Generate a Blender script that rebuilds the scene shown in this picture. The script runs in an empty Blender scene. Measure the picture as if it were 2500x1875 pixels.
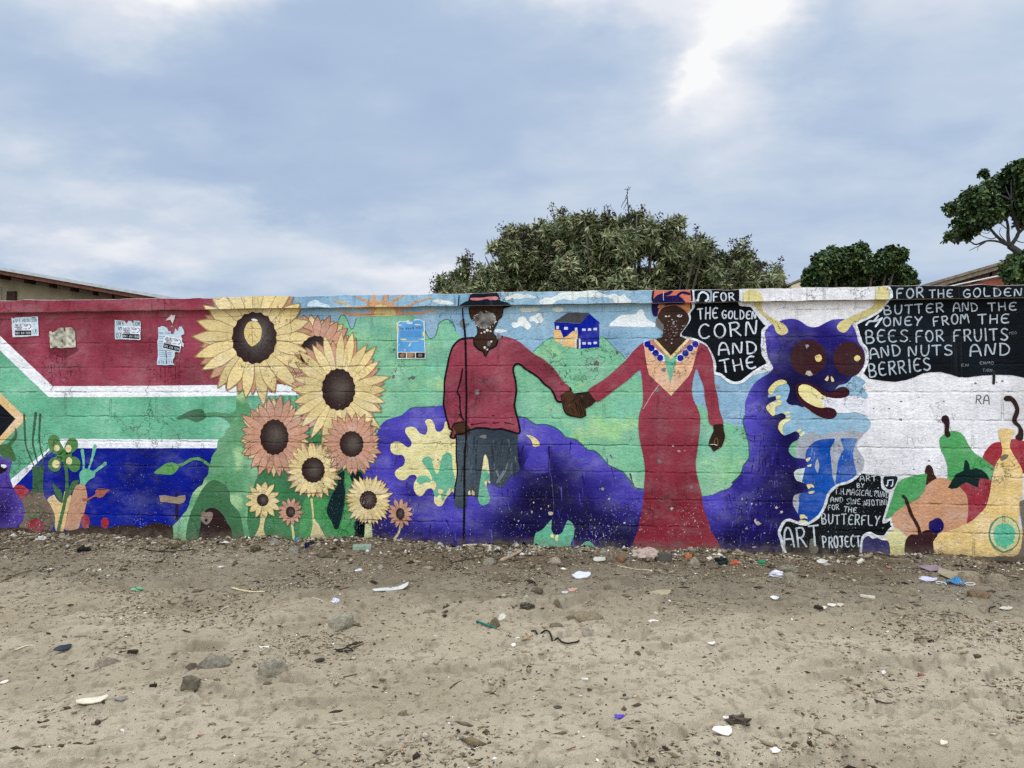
import bpy, bmesh, math, random
import numpy as np
from mathutils import Vector, Matrix, geometry
R = math.radians
SC = bpy.context.scene
COL = SC.collection
# ------------------------------------------------------------------ camera
cam_d = bpy.data.cameras.new('camera')
cam_d.sensor_width = 36.0
cam_d.lens = 1925.0 / 2500.0 * 36.0
cam_d.clip_start = 0.05
cam_d.clip_end = 3000.0
cam = bpy.data.objects.new('camera', cam_d)
COL.objects.link(cam)
cam.location = (0.84, -6.566, 1.27)
cam.rotation_euler = (R(90 + 0.61), 0.0, R(7.29))
SC.camera = cam
# ------------------------------------------------------------------ view
SC.view_settings.view_transform = 'Standard'
SC.view_settings.look = 'None'
SC.view_settings.exposure = 0.0
SC.view_settings.gamma = 1.0
SC.cycles.max_bounces = 6
SC.cycles.use_denoising = False

def lin(c):
    o = []
    for v in c[:3]:
        v = v / 255.0
        o.append(v / 12.92 if v <= 0.04045 else ((v + 0.055) / 1.055) ** 2.4)
    return o

class NT:
    """small helper for building node trees"""
    def __init__(self, tree):
        self.t = tree
    def n(self, kind, **kw):
        nd = self.t.nodes.new(kind)
        for k, v in kw.items():
            setattr(nd, k, v)
        return nd
    def link(self, a, b):
        self.t.links.new(a, b)
    def put(self, sock, v):
        if isinstance(v, bpy.types.NodeSocket):
            self.link(v, sock)
        elif isinstance(v, (tuple, list)) and len(v) == 3 and sock.type == 'RGBA':
            sock.default_value = (v[0], v[1], v[2], 1)
        else:
            sock.default_value = v
    def math(self, op, a, b=0.0, c=0.0, clamp=False):
        nd = self.n('ShaderNodeMath', operation=op, use_clamp=clamp)
        for i, v in enumerate((a, b, c)):
            self.put(nd.inputs[i], v)
        return nd.outputs[0]
    def step(self, x, lo, hi, a=0.0, b=1.0):
        nd = self.n('ShaderNodeMapRange', interpolation_type='SMOOTHSTEP')
        for i, v in enumerate((x, lo, hi, a, b)):
            self.put(nd.inputs[i], v)
        return nd.outputs[0]
    def mix(self, f, a, b, mode='MIX'):
        nd = self.n('ShaderNodeMix', data_type='RGBA', blend_type=mode)
        self.put(nd.inputs[0], f)
        self.put(nd.inputs[6], a)
        self.put(nd.inputs[7], b)
        return nd.outputs[2]
    def noise(self, vec, scale, detail=4.0, rough=0.55, dist=0.0):
        nd = self.n('ShaderNodeTexNoise')
        self.link(vec, nd.inputs['Vector'])
        nd.inputs['Scale'].default_value = scale
        nd.inputs['Detail'].default_value = detail
        nd.inputs['Roughness'].default_value = rough
        nd.inputs['Distortion'].default_value = dist
        return nd.outputs['Fac']
    def mapv(self, vec, scale=(1, 1, 1), loc=(0, 0, 0), rot=(0, 0, 0)):
        nd = self.n('ShaderNodeMapping')
        self.link(vec, nd.inputs[0])
        nd.inputs[1].default_value = loc
        nd.inputs[2].default_value = rot
        nd.inputs[3].default_value = scale
        return nd.outputs[0]

# ------------------------------------------------------------------ sky
# bright and dark passages of the cloud deck: azimuth, elevation, widths, slant (degrees), strength
SKY_BLOBS = [(10.02, 25.74, 7.14, 5.35, 38, 0.42), (6.63, 23.52, 5.35, 1.52, 42, 0.42), (0.11, 26.46, 11.31, 1.74, 0, 0.5), (12.96, 26.34, 2.08, 2.08, 0, 0.4), (22.0, 25.25, 7.74, 4.46, 0, 0.34), (-35.9, 25.98, 9.52, 2.38, 5, 0.5), (-30.61, 25.74, 3.87, 1.34, 0, 0.45), (-25.41, 25.5, 3.87, 1.34, 0, 0.4), (-29.86, 23.77, 4.17, 1.79, 0, 0.28), (-35.21, 22.26, 4.46, 2.08, 0, 0.22), (8.66, 18.07, 5.0, 5.0, 0, 0.26), (4.45, 20.72, 6.55, 3.87, 20, 0.14), (-38.14, 14.23, 8.33, 2.68, -12, 0.3), (-28.58, 17.26, 3.87, 1.49, -10, 0.22), (-29.86, 12.25, 9.52, 1.49, -8, 0.24), (-23.24, 18.87, 3.57, 1.79, 0, 0.1), (-35.9, 8.51, 7.74, 1.79, -8, 0.45), (-14.69, 7.93, 8.93, 2.38, 0, 0.38), (-17.59, 9.96, 15.48, 3.57, 0, 0.14), (21.32, 13.38, 12.5, 5.06, 0, 0.14), (25.29, 16.44, 7.14, 1.49, 20, 0.15), (16.03, 23.02, 3.27, 5.06, 0, -0.24), (-24.6, 20.45, 6.85, 2.68, 15, -0.14), (-7.29, 18.87, 9.52, 3.87, 0, -0.08), (-20.45, 13.38, 7.74, 2.38, 0, -0.1), (-10.86, 23.52, 7.74, 2.68, 0, -0.1), (-33.56, 19.14, 5.95, 1.19, -10, -0.1)]
SUN_AZ, SUN_EL = 12.0, 50.0
REAR_BOOST = 2.05            # added gain: unseen sky behind the viewer brightened to light the wall
world = bpy.data.worlds.new('World')
SC.world = world
world.use_nodes = True
wt = world.node_tree
wt.nodes.clear()
W = NT(wt)
tc = W.n('ShaderNodeTexCoord').outputs['Generated']
sep = W.n('ShaderNodeSeparateXYZ')
W.link(tc, sep.inputs[0])
dx, dy, dz = sep.outputs
nishita = W.n('ShaderNodeTexSky', sky_type='NISHITA', sun_disc=False)
nishita.sun_elevation = R(SUN_EL)
nishita.sun_rotation = R(SUN_AZ)
bg1 = W.n('ShaderNodeBackground')
W.link(nishita.outputs[0], bg1.inputs[0])
bg1.inputs[1].default_value = 0.06
az = W.math('ARCTAN2', dx, dy)
el = W.math('ARCSINE', dz)
# cloud layer coordinates
h = W.math('ADD', W.math('MAXIMUM', dz, 0.0), 0.24)
cmb = W.n('ShaderNodeCombineXYZ')
W.link(W.math('DIVIDE', dx, h), cmb.inputs[0])
W.link(W.math('DIVIDE', dy, h), cmb.inputs[1])
cv = cmb.outputs[0]
n1 = W.noise(W.mapv(cv, (1.0, 1.25, 1), (3.1, 0.7, 0), (0, 0, R(18))), 1.5, 7, 0.55, 0.25)
n2 = W.noise(W.mapv(cv, (1.0, 1.3, 1), (7.3, 2.2, 0), (0, 0, R(-14))), 3.6, 5, 0.52, 0.35)
nd1 = W.noise(W.mapv(cv, (1, 1, 1), (1.5, 9.7, 0)), 2.4, 5, 0.6)
nd2 = W.noise(W.mapv(cv, (1, 1, 1), (11.5, 4.7, 3)), 2.4, 5, 0.6)
azd = W.math('MULTIPLY_ADD', W.math('SUBTRACT', nd1, 0.5), 0.30, az)
eld = W.math('MULTIPLY_ADD', W.math('SUBTRACT', nd2, 0.5), 0.20, el)
def blob(a0, e0, sa, se, rot=0.0):
    """soft elongated brightening round a direction (degrees)"""
    c, s = math.cos(R(rot)), math.sin(R(rot))
    u = W.math('SUBTRACT', azd, R(a0))
    v = W.math('SUBTRACT', eld, R(e0))
    p = W.math('MULTIPLY_ADD', u, c / R(sa), W.math('MULTIPLY', v, s / R(sa)))
    q = W.math('MULTIPLY_ADD', v, c / R(se), W.math('MULTIPLY', u, -s / R(se)))
    d = W.math('ADD', W.math('MULTIPLY', p, p), W.math('MULTIPLY', q, q))
    return W.math('EXPONENT', W.math('MULTIPLY', d, -1.0))
val = W.math('MULTIPLY_ADD', W.math('SUBTRACT', n1, 0.5), 0.82, 0.28)
val = W.math('MULTIPLY_ADD', W.math('SUBTRACT', n2, 0.5), 0.55, val)
for a0, e0, sa, se, rot, g in SKY_BLOBS:
    val = W.math('MULTIPLY_ADD', blob(a0, e0, sa, se, rot), g, val)
ramp = W.n('ShaderNodeValToRGB')
W.link(val, ramp.inputs[0])
cr = ramp.color_ramp
cr.elements[0].position = 0.0
cr.elements[0].color = (*lin((168, 188, 219)), 1)
cr.elements[1].position = 1.0
cr.elements[1].color = (1.0, 1.0, 1.0, 1)
for p, c in ((0.25, (180, 199, 225)), (0.45, (197, 212, 231)), (0.65, (217, 225, 238)), (0.82, (236, 239, 246))):
    e = cr.elements.new(p)
    e.color = (*lin(c), 1)
gain = W.step(dy, 0.25, -0.45, 1.0, REAR_BOOST)
gain2 = W.math('MULTIPLY', W.step(dz, 0.50, 0.95, 1.0, 1.35), W.mix(W.step(dy, 0.25, -0.45), (1, 1, 1), W.step(dz, 0.0, 0.55, 0.45, 1.25)))  # rear boost weighted upward, deepening the shade under the coping
bg2 = W.n('ShaderNodeBackground')
warm = W.mix(W.step(dy, 0.25, -0.45), ramp.outputs[0], (0.86, 0.90, 0.96))
W.link(warm, bg2.inputs[0])
W.link(W.math('MULTIPLY', gain, gain2), bg2.inputs[1])
ms = W.n('ShaderNodeMixShader')
ms.inputs[0].default_value = 0.93
W.link(bg1.outputs[0], ms.inputs[1])
W.link(bg2.outputs[0], ms.inputs[2])
wo = W.n('ShaderNodeOutputWorld')
W.link(ms.outputs[0], wo.inputs[0])
# ------------------------------------------------------------------ sun behind the cloud, beyond the wall
sun_d = bpy.data.lights.new('sun', 'SUN')
sun_d.energy = 2.2
sun_d.angle = R(10)
sun_d.color = (1.0, 0.95, 0.87)
sun = bpy.data.objects.new('sun', sun_d)
COL.objects.link(sun)
sdir = Vector((math.sin(R(SUN_AZ)) * math.cos(R(SUN_EL)), math.cos(R(SUN_AZ)) * math.cos(R(SUN_EL)), math.sin(R(SUN_EL))))
sun.rotation_euler = sdir.to_track_quat('Z', 'Y').to_euler()
sun.location = (3, 8, 12)

# ------------------------------------------------------------------ traced outlines of the painting (wall millimetres), litter, plants
# part names, paint colours, then the painted shapes
NAMES = ['painted_flag','','green_band','white_stripe','blue_band','gold_chevron','black_triangle','painted_soil','painted_sky','painted_hill','outline','worn_spot#12','worn_spot#13','worn_spot#14','worn_spot#15','worn_spot#16','worn_spot#17','painted_sun','ray','sun_disc','painted_cloud#22','painted_cloud#23','painted_cloud#24','painted_cloud#25','painted_cloud#26','painted_cloud#27','painted_cloud#28','painted_cloud#29','painted_cloud#30','painted_cloud#31','painted_house','gable_wall','yellow_wall','roof','window#36','window#37','window#38','window#39','window#40','window#41','window#42','window#43','window#44','door','painted_beanstalk','shade_patch','burrow','tendril#53','tendril_leaf#54','tendril','tendril_leaf#55','painted_signpost','board','painted_undergrowth','dark_leaf#60','dark_leaf#61','dark_leaf#62','painted_aubergine','calyx','eye#65','eye#66','painted_onion','stalk','rootlet','painted_tomato#69','painted_tomato#70','painted_tomato#71','painted_tomato#72','painted_squash','painted_clover','stem','leaf#79','leaf#80','spot#81','spot#82','spot#83','spot#84','painted_carrot','frond','leaf#87','painted_sunflower#2','painted_sunflower#1','painted_sunflower#4','painted_sunflower#3','painted_sunflower#6','painted_sunflower#5','painted_sunflower#7','painted_sunflower#8','painted_sunflower#9','painted_sunflower#10','bare_patch','painted_caterpillar','knuckle','gaping_mouth','claw#99','claw#100','claw#101','claw#102','claw#103','claw#104','claw#105','claw#106','claw#107','belly_gap','claw#110','claw#111','painted_rock','moss','pale_patch','painted_waterfall','rock_gap','foam_streak','lips','breath','teeth','claw#123','claw#124','claw#125','claw#126','claw#127','claw#128','claw#129','claw#130','claw#131','claw#132','claw#133','claw#134','claw#135','claw#136','claw#137','eye#138','eye#139','eye_glint#140','eye_glint#141','eye_glint#142','eye_glint#143','nostril#144','nostril#145','antenna#146','antenna#147','antenna#148','antenna#149','painted_white_field','faded_scrawl','pit','lettering_panel#1','white_border','note_badge','lettering','lettering_panel#2','drip','lettering_panel#3','scrawl','painted_berry','painted_lemon','painted_apple','painted_pear','painted_orange','leaf#183','painted_strawberry','cap','painted_banana','painted_cherry','painted_blackberry','painted_kiwi','flesh','core','grime','painted_man','trousers','shirt','head','paint_chip','hat','hat_band','hand','staff','clasped_hand','painted_woman','headwrap','eye#255','eye#256','eye#257','eye#258','face_line','yoke','bead_strip','collar','pendant','bead#302','bead#303','bead#304','bead#305','bead#306','bead#307','bead#308','bead#309','scratch','paint_loss','grime_line','@poster#1','heading','number','caption','@poster#2','heading_end','@poster#3','torn_remnant','small_print','@sticker#1','number_strip','handset_mark','@sticker#2','@sticker#3','@glue_patch#1','@poster#4','blue_print','yellow_mark#355','yellow_mark#356','yellow_mark#357','yellow_mark#358','yellow_mark#359','yellow_mark#360','rule_line','photo#365','photo#366','photo#367','photo#368','photo#369','photo#370','stain','fold','contour','brush_mark']
TINT = [(146,60,77),(104,178,142),(236,238,242),(2,22,138),(226,190,132),(14,20,28),(50,34,29),(136,174,199),(124,164,192),(124,188,150),(70,120,96),(84,132,110),(96,106,98),(112,102,96),(202,152,112),(206,168,110),(222,196,130),(196,216,226),(212,222,222),(214,222,216),(218,226,224),(206,214,206),(232,238,236),(228,234,232),(224,232,234),(234,240,242),(4,26,150),(222,184,126),(72,72,78),(210,216,234),(206,212,236),(214,214,220),(74,70,74),(196,190,186),(98,158,112),(64,112,74),(46,28,27),(140,122,108),(30,20,20),(88,142,102),(68,108,80),(90,150,84),(92,152,82),(44,26,40),(152,130,106),(58,116,74),(72,148,84),(10,36,40),(84,62,160),(34,16,84),(40,20,100),(66,104,60),(20,12,26),(222,222,230),(118,102,84),(56,96,66),(72,112,72),(164,58,68),(150,48,62),(70,112,70),(156,48,60),(156,44,58),(220,188,128),(80,130,70),(66,112,62),(64,108,62),(222,206,150),(192,144,112),(104,184,148),(160,92,78),(212,196,140),(198,204,150),(220,196,128),(150,126,78),(56,46,152),(86,77,188),(30,21,104),(15,8,56),(74,66,172),(50,34,128),(226,216,156),(100,178,142),(222,204,142),(134,176,200),(136,176,202),(164,168,176),(120,176,140),(196,208,204),(8,72,164),(120,160,200),(96,146,206),(58,20,30),(226,226,232),(230,218,150),(224,212,144),(58,28,33),(60,30,34),(224,202,130),(196,182,172),(150,148,150),(226,206,140),(216,204,142),(202,188,122),(222,210,146),(224,223,227),(196,194,194),(120,114,110),(5,12,19),(220,224,228),(150,166,176),(206,216,226),(222,226,230),(40,38,40),(14,20,24),(212,216,216),(20,28,34),(172,184,194),(186,194,198),(104,100,102),(150,156,160),(170,176,180),(130,136,140),(112,106,96),(32,30,76),(214,206,140),(158,46,58),(48,32,28),(78,160,92),(48,25,25),(200,148,112),(56,30,26),(76,158,90),(156,46,60),(10,38,36),(226,194,126),(118,106,88),(56,28,32),(54,30,26),(28,18,92),(96,134,92),(204,204,150),(92,188,150),(112,104,94),(60,72,82),(16,12,18),(150,64,80),(56,36,24),(112,108,104),(214,212,208),(222,220,214),(118,114,112),(12,26,40),(208,120,122),(72,46,27),(112,112,114),(12,10,14),(20,20,26),(144,56,70),(84,22,34),(92,24,36),(112,50,66),(116,40,52),(104,34,46),(136,36,50),(132,44,58),(60,39,31),(200,108,84),(22,14,74),(18,12,20),(190,134,72),(210,205,214),(206,202,198),(26,18,16),(98,84,76),(70,34,32),(130,124,118),(196,192,186),(112,106,100),(222,176,138),(224,226,238),(184,120,114),(226,204,140),(102,182,146),(4,22,140),(46,31,19),(120,96,70),(210,204,196),(50,33,22),(22,14,12),(18,12,12),(124,118,114),(206,176,176),(150,142,132),(202,196,188),(168,158,158),(196,180,182),(186,178,160),(170,170,180),(84,74,60),(70,60,48),(206,220,230),(92,134,160),(60,110,142),(90,110,124),(30,30,34),(186,202,208),(62,96,112),(84,116,130),(70,96,108),(40,74,92),(190,208,220),(208,198,196),(74,112,140),(84,120,150),(132,160,180),(96,44,60),(226,230,240),(18,20,30),(236,238,244),(84,86,98),(172,170,152),(226,232,236),(88,156,212),(92,62,104),(222,214,150),(196,196,170),(70,132,186),(206,214,220),(40,34,32),(150,110,80),(58,54,46),(170,134,98),(16,18,26),(120,104,96),(54,92,84),(60,100,88),(96,30,44),(112,40,54),(92,104,112),(38,46,56),(44,54,64),(84,96,106),(112,122,128),(92,86,146),(18,10,66),(36,26,110),(20,12,70),(44,34,122),(40,30,112),(70,62,168),(60,50,150),(36,26,116),(20,12,72),(66,58,162),(16,8,60),(56,46,146),(30,20,100)]
PAINT = [
('p',0,1,0,0,[-8713,2548,-1908,2405,-1904,1263,-8695,1262],0,0.06,1.0,[],('v',(160,72,90),(128,46,62),14,11)),
('p',0,2,1,1,[-8724,3355,-5275,2191,-4729,1720,-4239,1270,-1388,1270,-1387,804,-4119,799,-4608,440,-5214,-21,-8676,-99],0,0.06,1.0,[],('v',(118,192,156),(92,160,128),12,5)),
('p',0,3,2,2,[-6224,3091,-5275,2263,-4730,1788,-4199,1326,-3319,1329,-1979,1341,-1645,1344,-1645,1249,-3318,1228,-4239,1227,-4729,1656,-5274,2130,-6223,2952],0,0.06,1.0,[],None),
('p',0,4,1,3,[-5548,-332,-5130,-57,-4580,418,-4228,757,-3942,782,-2505,795,-2501,-68,-5548,-332],0,0.06,1.0,[],('v',(4,30,150),(0,14,112),12,6)),
('p',0,3,2,2,[-4119,850,-2600,855,-2505,854,-2505,780,-3950,767,-4228,746,-4579,407,-5130,-57,-5255,-60,-4609,478],0,0.06,1.0,[],None),
('p',0,5,3,4,[-5569,1998,-4726,1268,-4548,1113,-4453,1032,-4722,787,-5551,28,-5552,115,-4723,862,-4568,1029,-4725,1166,-5568,1891],0,0.06,1.0,[],None),
('p',0,6,2,5,[-5611,1910,-4725,1188,-4551,1029,-4722,850,-5594,65],0,0.06,1.0,[],None),
('p',7,1,6,6,[-7039,-28,-4716,30,-4531,41,-4244,20,-4054,18,-3909,48,-3816,76,-3636,54,-3579,75,-3408,85,-3337,67,-3231,108,-3157,113,-3080,92,-3034,86,-3041,-38,-7038,-161],1,0.06,1.0,[],None),
('p',8,1,0,7,[-1908,2405,2449,2314,2442,478,-1902,409],0,0.06,1.0,[],('v',(150,186,208),(122,162,190),14,8)),
('p',8,1,1,8,[-2027,2408,-1900,2405,-1899,1905,-1858,1922,-1858,1869,-2018,1871],0,0.06,1.0,[],None),
('p',9,1,1,9,[-1848,1263,-1518,1883,-1489,1937,-1462,1937,-1439,1907,-1399,1814,-1379,1824,-1353,1906,-1201,1921,-999,1924,-843,1926,-758,1817,-745,1792,-707,1728,-662,1741,-636,1816,-630,1854,-562,1891,-530,1878,-511,1834,-491,1802,-440,1751,-383,1688,-67,1536,178,1609,246,1670,289,1707,345,1732,555,1779,669,1753,730,1740,772,1722,821,1672,869,1623,906,1592,942,1549,1002,1482,1186,1263,1482,1190,1596,1127,1709,1051,1822,1005,1951,966,1996,-23,-2199,-132,-2204,1263],1,0.03,1.0,[],('hill',)),
('s',9,10,2,10,[-1512,1896,-1489,1937,-1462,1937,-1439,1907,-1399,1814,-1379,1824,-1353,1906],0.0078,1,0),
('s',9,10,2,10,[-745,1792,-707,1728,-662,1741,-636,1816,-630,1854,-565,1891,-526,1878,-495,1840,-482,1789],0.0077,1,0),
('s',9,10,2,11,[178,1609,246,1670,289,1707,345,1732],0.0062,1,0),
('s',9,10,2,11,[730,1740,772,1722,821,1672,869,1623,906,1592,942,1549],0.0061,1,0),
('p',9,11,2,12,[-1014,1404,-1011,1398,-1018,1394,-1024,1389,-1028,1387,-1037,1398,-1033,1404,-1033,1413,-1029,1416,-1024,1425,-1018,1416,-1012,1414],1,0.06,1.0,[],None),
('p',9,12,2,12,[-833,1397,-832,1392,-844,1380,-855,1379,-870,1385,-874,1389,-882,1398,-869,1406,-864,1413,-855,1417,-846,1410,-828,1404],1,0.06,1.0,[],None),
('p',9,13,2,12,[-878,1388,-877,1381,-881,1376,-887,1379,-891,1377,-894,1383,-896,1388,-897,1394,-891,1397,-887,1399,-881,1396,-877,1395],1,0.06,1.0,[],None),
('p',9,14,2,12,[-1004,1636,-1006,1631,-1012,1628,-1018,1624,-1026,1627,-1030,1629,-1030,1636,-1033,1639,-1023,1643,-1018,1646,-1013,1644,-1008,1641],1,0.06,1.0,[],None),
('p',9,15,2,13,[886,1598,888,1592,884,1588,875,1581,868,1585,862,1593,865,1598,865,1604,869,1613,875,1613,883,1607,885,1606],1,0.06,1.0,[],None),
('p',9,16,2,13,[728,1510,721,1502,717,1491,705,1489,695,1495,683,1499,687,1510,690,1518,693,1523,705,1532,719,1528,725,1518],1,0.06,1.0,[],None),
('p',17,1,2,14,[-1525,1980,-1485,1977,-1406,1958,-1327,1954,-1241,1956,-1215,1988,-999,1985,-960,1975,-947,1959,-869,1958,-797,1954,-739,1965,-688,1969,-643,1955,-694,1952,-746,1950,-765,1931,-830,1937,-999,1928,-1182,1924,-1326,1925,-1406,1933,-1452,1949,-1485,1962],1,0.06,1.0,[],None),
('p',17,1,3,14,[-1360,1991,-1346,2009,-1248,2010,-1231,2026,-1254,2042,-1320,2079,-1337,2092,-1314,2091,-1248,2062,-1215,2048,-1192,2057,-1195,2102,-1162,2102,-1159,2057,-1143,2044,-1110,2050,-1090,2101,-1058,2100,-1058,2071,-1064,2033,-1031,2039,-999,2071,-927,2098,-908,2095,-986,2051,-1005,2026,-992,2007,-895,2009,-856,2027,-791,2052,-688,2075,-668,2066,-765,2045,-830,2020,-882,1993,-895,1983],1,0.06,1.0,[],None),
('p',17,18,3,15,[-1545,2082,-1519,2059,-1472,2049,-1426,2039,-1393,2012,-1360,1996,-1393,1993,-1426,2023,-1472,2030,-1525,2048],1,0.06,1.0,[],None),
('p',17,19,4,16,[-1195,1927,-1192,1956,-1175,1987,-1165,2009,-1116,2021,-1077,2011,-1051,1995,-1025,1985,-1005,1959,-999,1926],1,0.06,1.0,[],None),
('p',20,1,2,17,[-1772,2011,-1766,2037,-1739,2056,-1686,2065,-1652,2045,-1612,2032,-1572,2018,-1572,2002],1,0.06,2,[],None),
('p',21,1,2,18,[-671,2037,-652,2053,-607,2055,-562,2048,-511,2038,-482,2019,-517,2010,-575,2014,-620,2018,-646,2027],1,0.06,2,[],None),
('p',22,1,2,19,[-54,2053,-29,2081,28,2083,59,2089,115,2072,134,2085,184,2068,224,2058,184,2050,128,2050,59,2045,-4,2040,-51,2038],1,0.06,2,[],None),
('p',23,1,2,20,[234,2015,246,2039,290,2054,333,2050,370,2065,414,2093,463,2098,555,2101,708,2097,772,2075,809,2065,845,2076,876,2064,894,2051,942,2069,951,2044,985,2025,985,1998,857,2002,839,2037,809,2035,791,2050,699,2045,607,2053,552,2047,531,2026,463,2036,383,2025,345,1998,271,1999],1,0.06,2,[],None),
('p',24,1,2,21,[59,1967,78,1980,184,1981,240,1973,227,1956,178,1950,134,1942,78,1945],1,0.06,2,[],None),
('p',25,1,2,21,[333,1961,364,1978,426,1977,432,1959,413,1941,383,1938,358,1945],1,0.06,2,[],None),
('p',26,1,2,22,[-4,1847,9,1862,46,1859,53,1890,78,1908,115,1901,128,1870,153,1845,165,1826,153,1808,134,1796,103,1815,71,1827,46,1818,15,1812,-1,1828],1,0.06,2,[],None),
('p',27,1,2,23,[146,1895,171,1907,196,1916,221,1934,246,1925,252,1903,265,1887,259,1862,227,1850,209,1848,190,1866,153,1864],1,0.06,2,[],None),
('p',28,1,2,24,[-155,1786,-142,1801,-104,1804,-67,1798,-35,1788,-48,1779,-92,1770,-130,1776],1,0.06,2,[],None),
('p',29,1,2,25,[812,1819,821,1844,845,1862,882,1892,906,1907,979,1912,1033,1918,1048,1945,1075,1954,1093,1938,1099,1908,1123,1871,1159,1852,1189,1834,1183,1809,1135,1810,1051,1808,912,1815],1,0.06,2,[],None),
('p',30,1,3,3,[355,1858,573,1840,573,1637,539,1637,370,1725],0,0.06,1.0,[],None),
('p',30,31,4,26,[572,1845,647,1923,737,1845,727,1839,730,1645,574,1632],0,0.06,1.0,[],None),
('p',30,32,4,27,[348,1793,407,1787,426,1743,432,1725,463,1740,509,1779,552,1779,549,1717,533,1636,463,1653,432,1649,407,1675,358,1701],0,0.06,1.0,[],None),
('p',30,33,5,28,[358,1861,469,1934,647,1929,580,1843],0,0.06,1.0,[],None),
('p',30,34,6,29,[373,1824,395,1824,395,1796,373,1796],0,0.06,1.0,[],None),
('p',30,35,6,29,[438,1814,469,1814,469,1792,438,1792],0,0.06,1.0,[],None),
('p',30,36,6,29,[527,1807,549,1807,549,1779,527,1779],0,0.06,1.0,[],None),
('p',30,37,6,30,[589,1800,617,1800,617,1780,589,1780],0,0.06,1.0,[],None),
('p',30,38,6,30,[635,1802,663,1801,663,1782,635,1782],0,0.06,1.0,[],None),
('p',30,39,6,30,[681,1804,709,1804,709,1784,681,1785],0,0.06,1.0,[],None),
('p',30,40,6,30,[589,1686,617,1686,617,1666,589,1667],0,0.06,1.0,[],None),
('p',30,41,6,30,[634,1687,662,1687,662,1667,634,1667],0,0.06,1.0,[],None),
('p',30,42,6,30,[681,1690,709,1690,709,1671,681,1671],0,0.06,1.0,[],None),
('p',30,43,6,31,[531,1718,574,1717,574,1636,531,1636],0,0.06,1.0,[],None),
('p',30,43,7,32,[542,1714,561,1714,561,1635,542,1635],0,0.06,1.0,[],None),
('p',30,43,6,33,[404,1725,425,1725,425,1669,404,1669],0,0.06,1.0,[],None),
('p',44,1,3,34,[-2439,1366,-2354,1365,-2350,1268,-2343,1222,-2315,1132,-2287,1054,-2307,925,-2286,795,-2272,666,-2238,569,-2272,471,-2326,276,-2339,147,-2324,-21,-3100,-40,-3041,40,-3030,86,-2982,133,-2933,193,-2898,233,-2878,286,-2864,338,-2836,391,-2795,431,-2753,458,-2739,504,-2705,543,-2695,602,-2681,648,-2671,694,-2650,733,-2623,766,-2620,805,-2609,851,-2561,884,-2541,930,-2506,969,-2500,1002,-2469,1034,-2462,1080,-2449,1119,-2445,1157,-2440,1255],1,0.03,1.0,[],('leaf',)),
('p',44,45,4,35,[-2897,-35,-2877,168,-2836,267,-2767,399,-2698,478,-2642,499,-2560,467,-2504,403,-2490,306,-2407,210,-2386,-23],1,0.06,1.0,[],None),
('p',44,46,5,36,[-2775,-32,-2766,125,-2752,190,-2717,237,-2676,254,-2614,239,-2558,188,-2524,123,-2489,79,-2482,-25],1,0.06,1.0,[],None),
('p',44,46,6,37,[-2762,216,-2738,220,-2724,210,-2683,218,-2655,208,-2658,173,-2682,127,-2710,106,-2745,119,-2769,157],1,0.06,1.0,[],None),
('p',44,46,7,38,[-2717,165,-2703,146,-2717,126,-2734,138],1,0.06,1.0,[],None),
('p',44,47,4,39,[-2735,1089,-2617,1096,-2548,1086,-2486,1089,-2445,1119,-2438,1080,-2500,995,-2534,1027,-2583,1050,-2645,1060,-2721,1056],1,0.06,1.0,[],None),
('p',44,48,5,40,[-3007,1042,-2937,1078,-2867,1111,-2812,1121,-2763,1118,-2735,1085,-2721,1056,-2763,1026,-2804,1010,-2839,1013,-2881,1032,-2923,1039,-2972,1029],1,0.06,1.0,[],None),
('s',44,49,4,41,[-2984,622,-2935,635,-2886,665,-2838,682,-2789,683,-2740,660,-2691,625,-2664,596],0.0253,1,0),
('p',44,50,5,42,[-3212,556,-3173,590,-3124,623,-3075,647,-3019,644,-2984,625,-2977,605,-3005,566,-3040,542,-3082,538,-3152,544,-3194,547],1,0.06,1.0,[],None),
('p',51,1,4,43,[-3011,388,-2993,389,-2990,343,-2982,284,-2985,140,-3010,139],0,0.06,1.0,[],None),
('p',51,52,5,44,[-3162,353,-3109,357,-3032,345,-2997,343,-2962,356,-2913,361,-2913,325,-2926,298,-2968,281,-3031,286,-3087,295,-3151,297],0,0.06,1.0,[],None),
('p',53,1,2,45,[-2353,688,-1977,799,-1681,908,-1241,841,-1223,630,-1266,559,-1239,-72,-2501,-104],1,0.04,1.0,[],('v',(70,140,84),(44,92,62),6,12)),
('p',53,1,3,46,[-1808,350,-1721,364,-1601,353,-1574,258,-1547,99,-1514,87,-1468,196,-1442,420,-1456,598,-1396,573,-1376,516,-1402,446,-1415,357,-1376,230,-1336,129,-1335,-23,-1840,-35,-1854,157],1,0.04,1.0,[],None),
('p',53,54,4,47,[-1515,559,-1456,592,-1462,483,-1449,407,-1462,292,-1481,196,-1514,93,-1541,93,-1574,162,-1614,238,-1601,302,-1561,399,-1515,483],1,0.06,1.0,[],None),
('p',53,55,4,47,[-1403,561,-1310,587,-1291,511,-1376,491],1,0.06,1.0,[],None),
('p',53,56,4,47,[-1362,160,-1250,150,-1250,-9,-1342,-11],1,0.06,1.0,[],None),
('p',57,1,5,48,[-4766,733,-4721,693,-4691,679,-4669,653,-4639,683,-4617,673,-4602,647,-4605,613,-4624,552,-4623,504,-4600,437,-4578,384,-4533,330,-4496,277,-4473,217,-4476,136,-4509,82,-4568,40,-4716,23,-4866,40,-4964,126,-4965,262,-4868,399,-4825,536,-4803,638],1,0.03,1.0,[(-4738,177,150,187,49,0.9),(-4677,271,112,150,50,0.7)],None),
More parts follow.
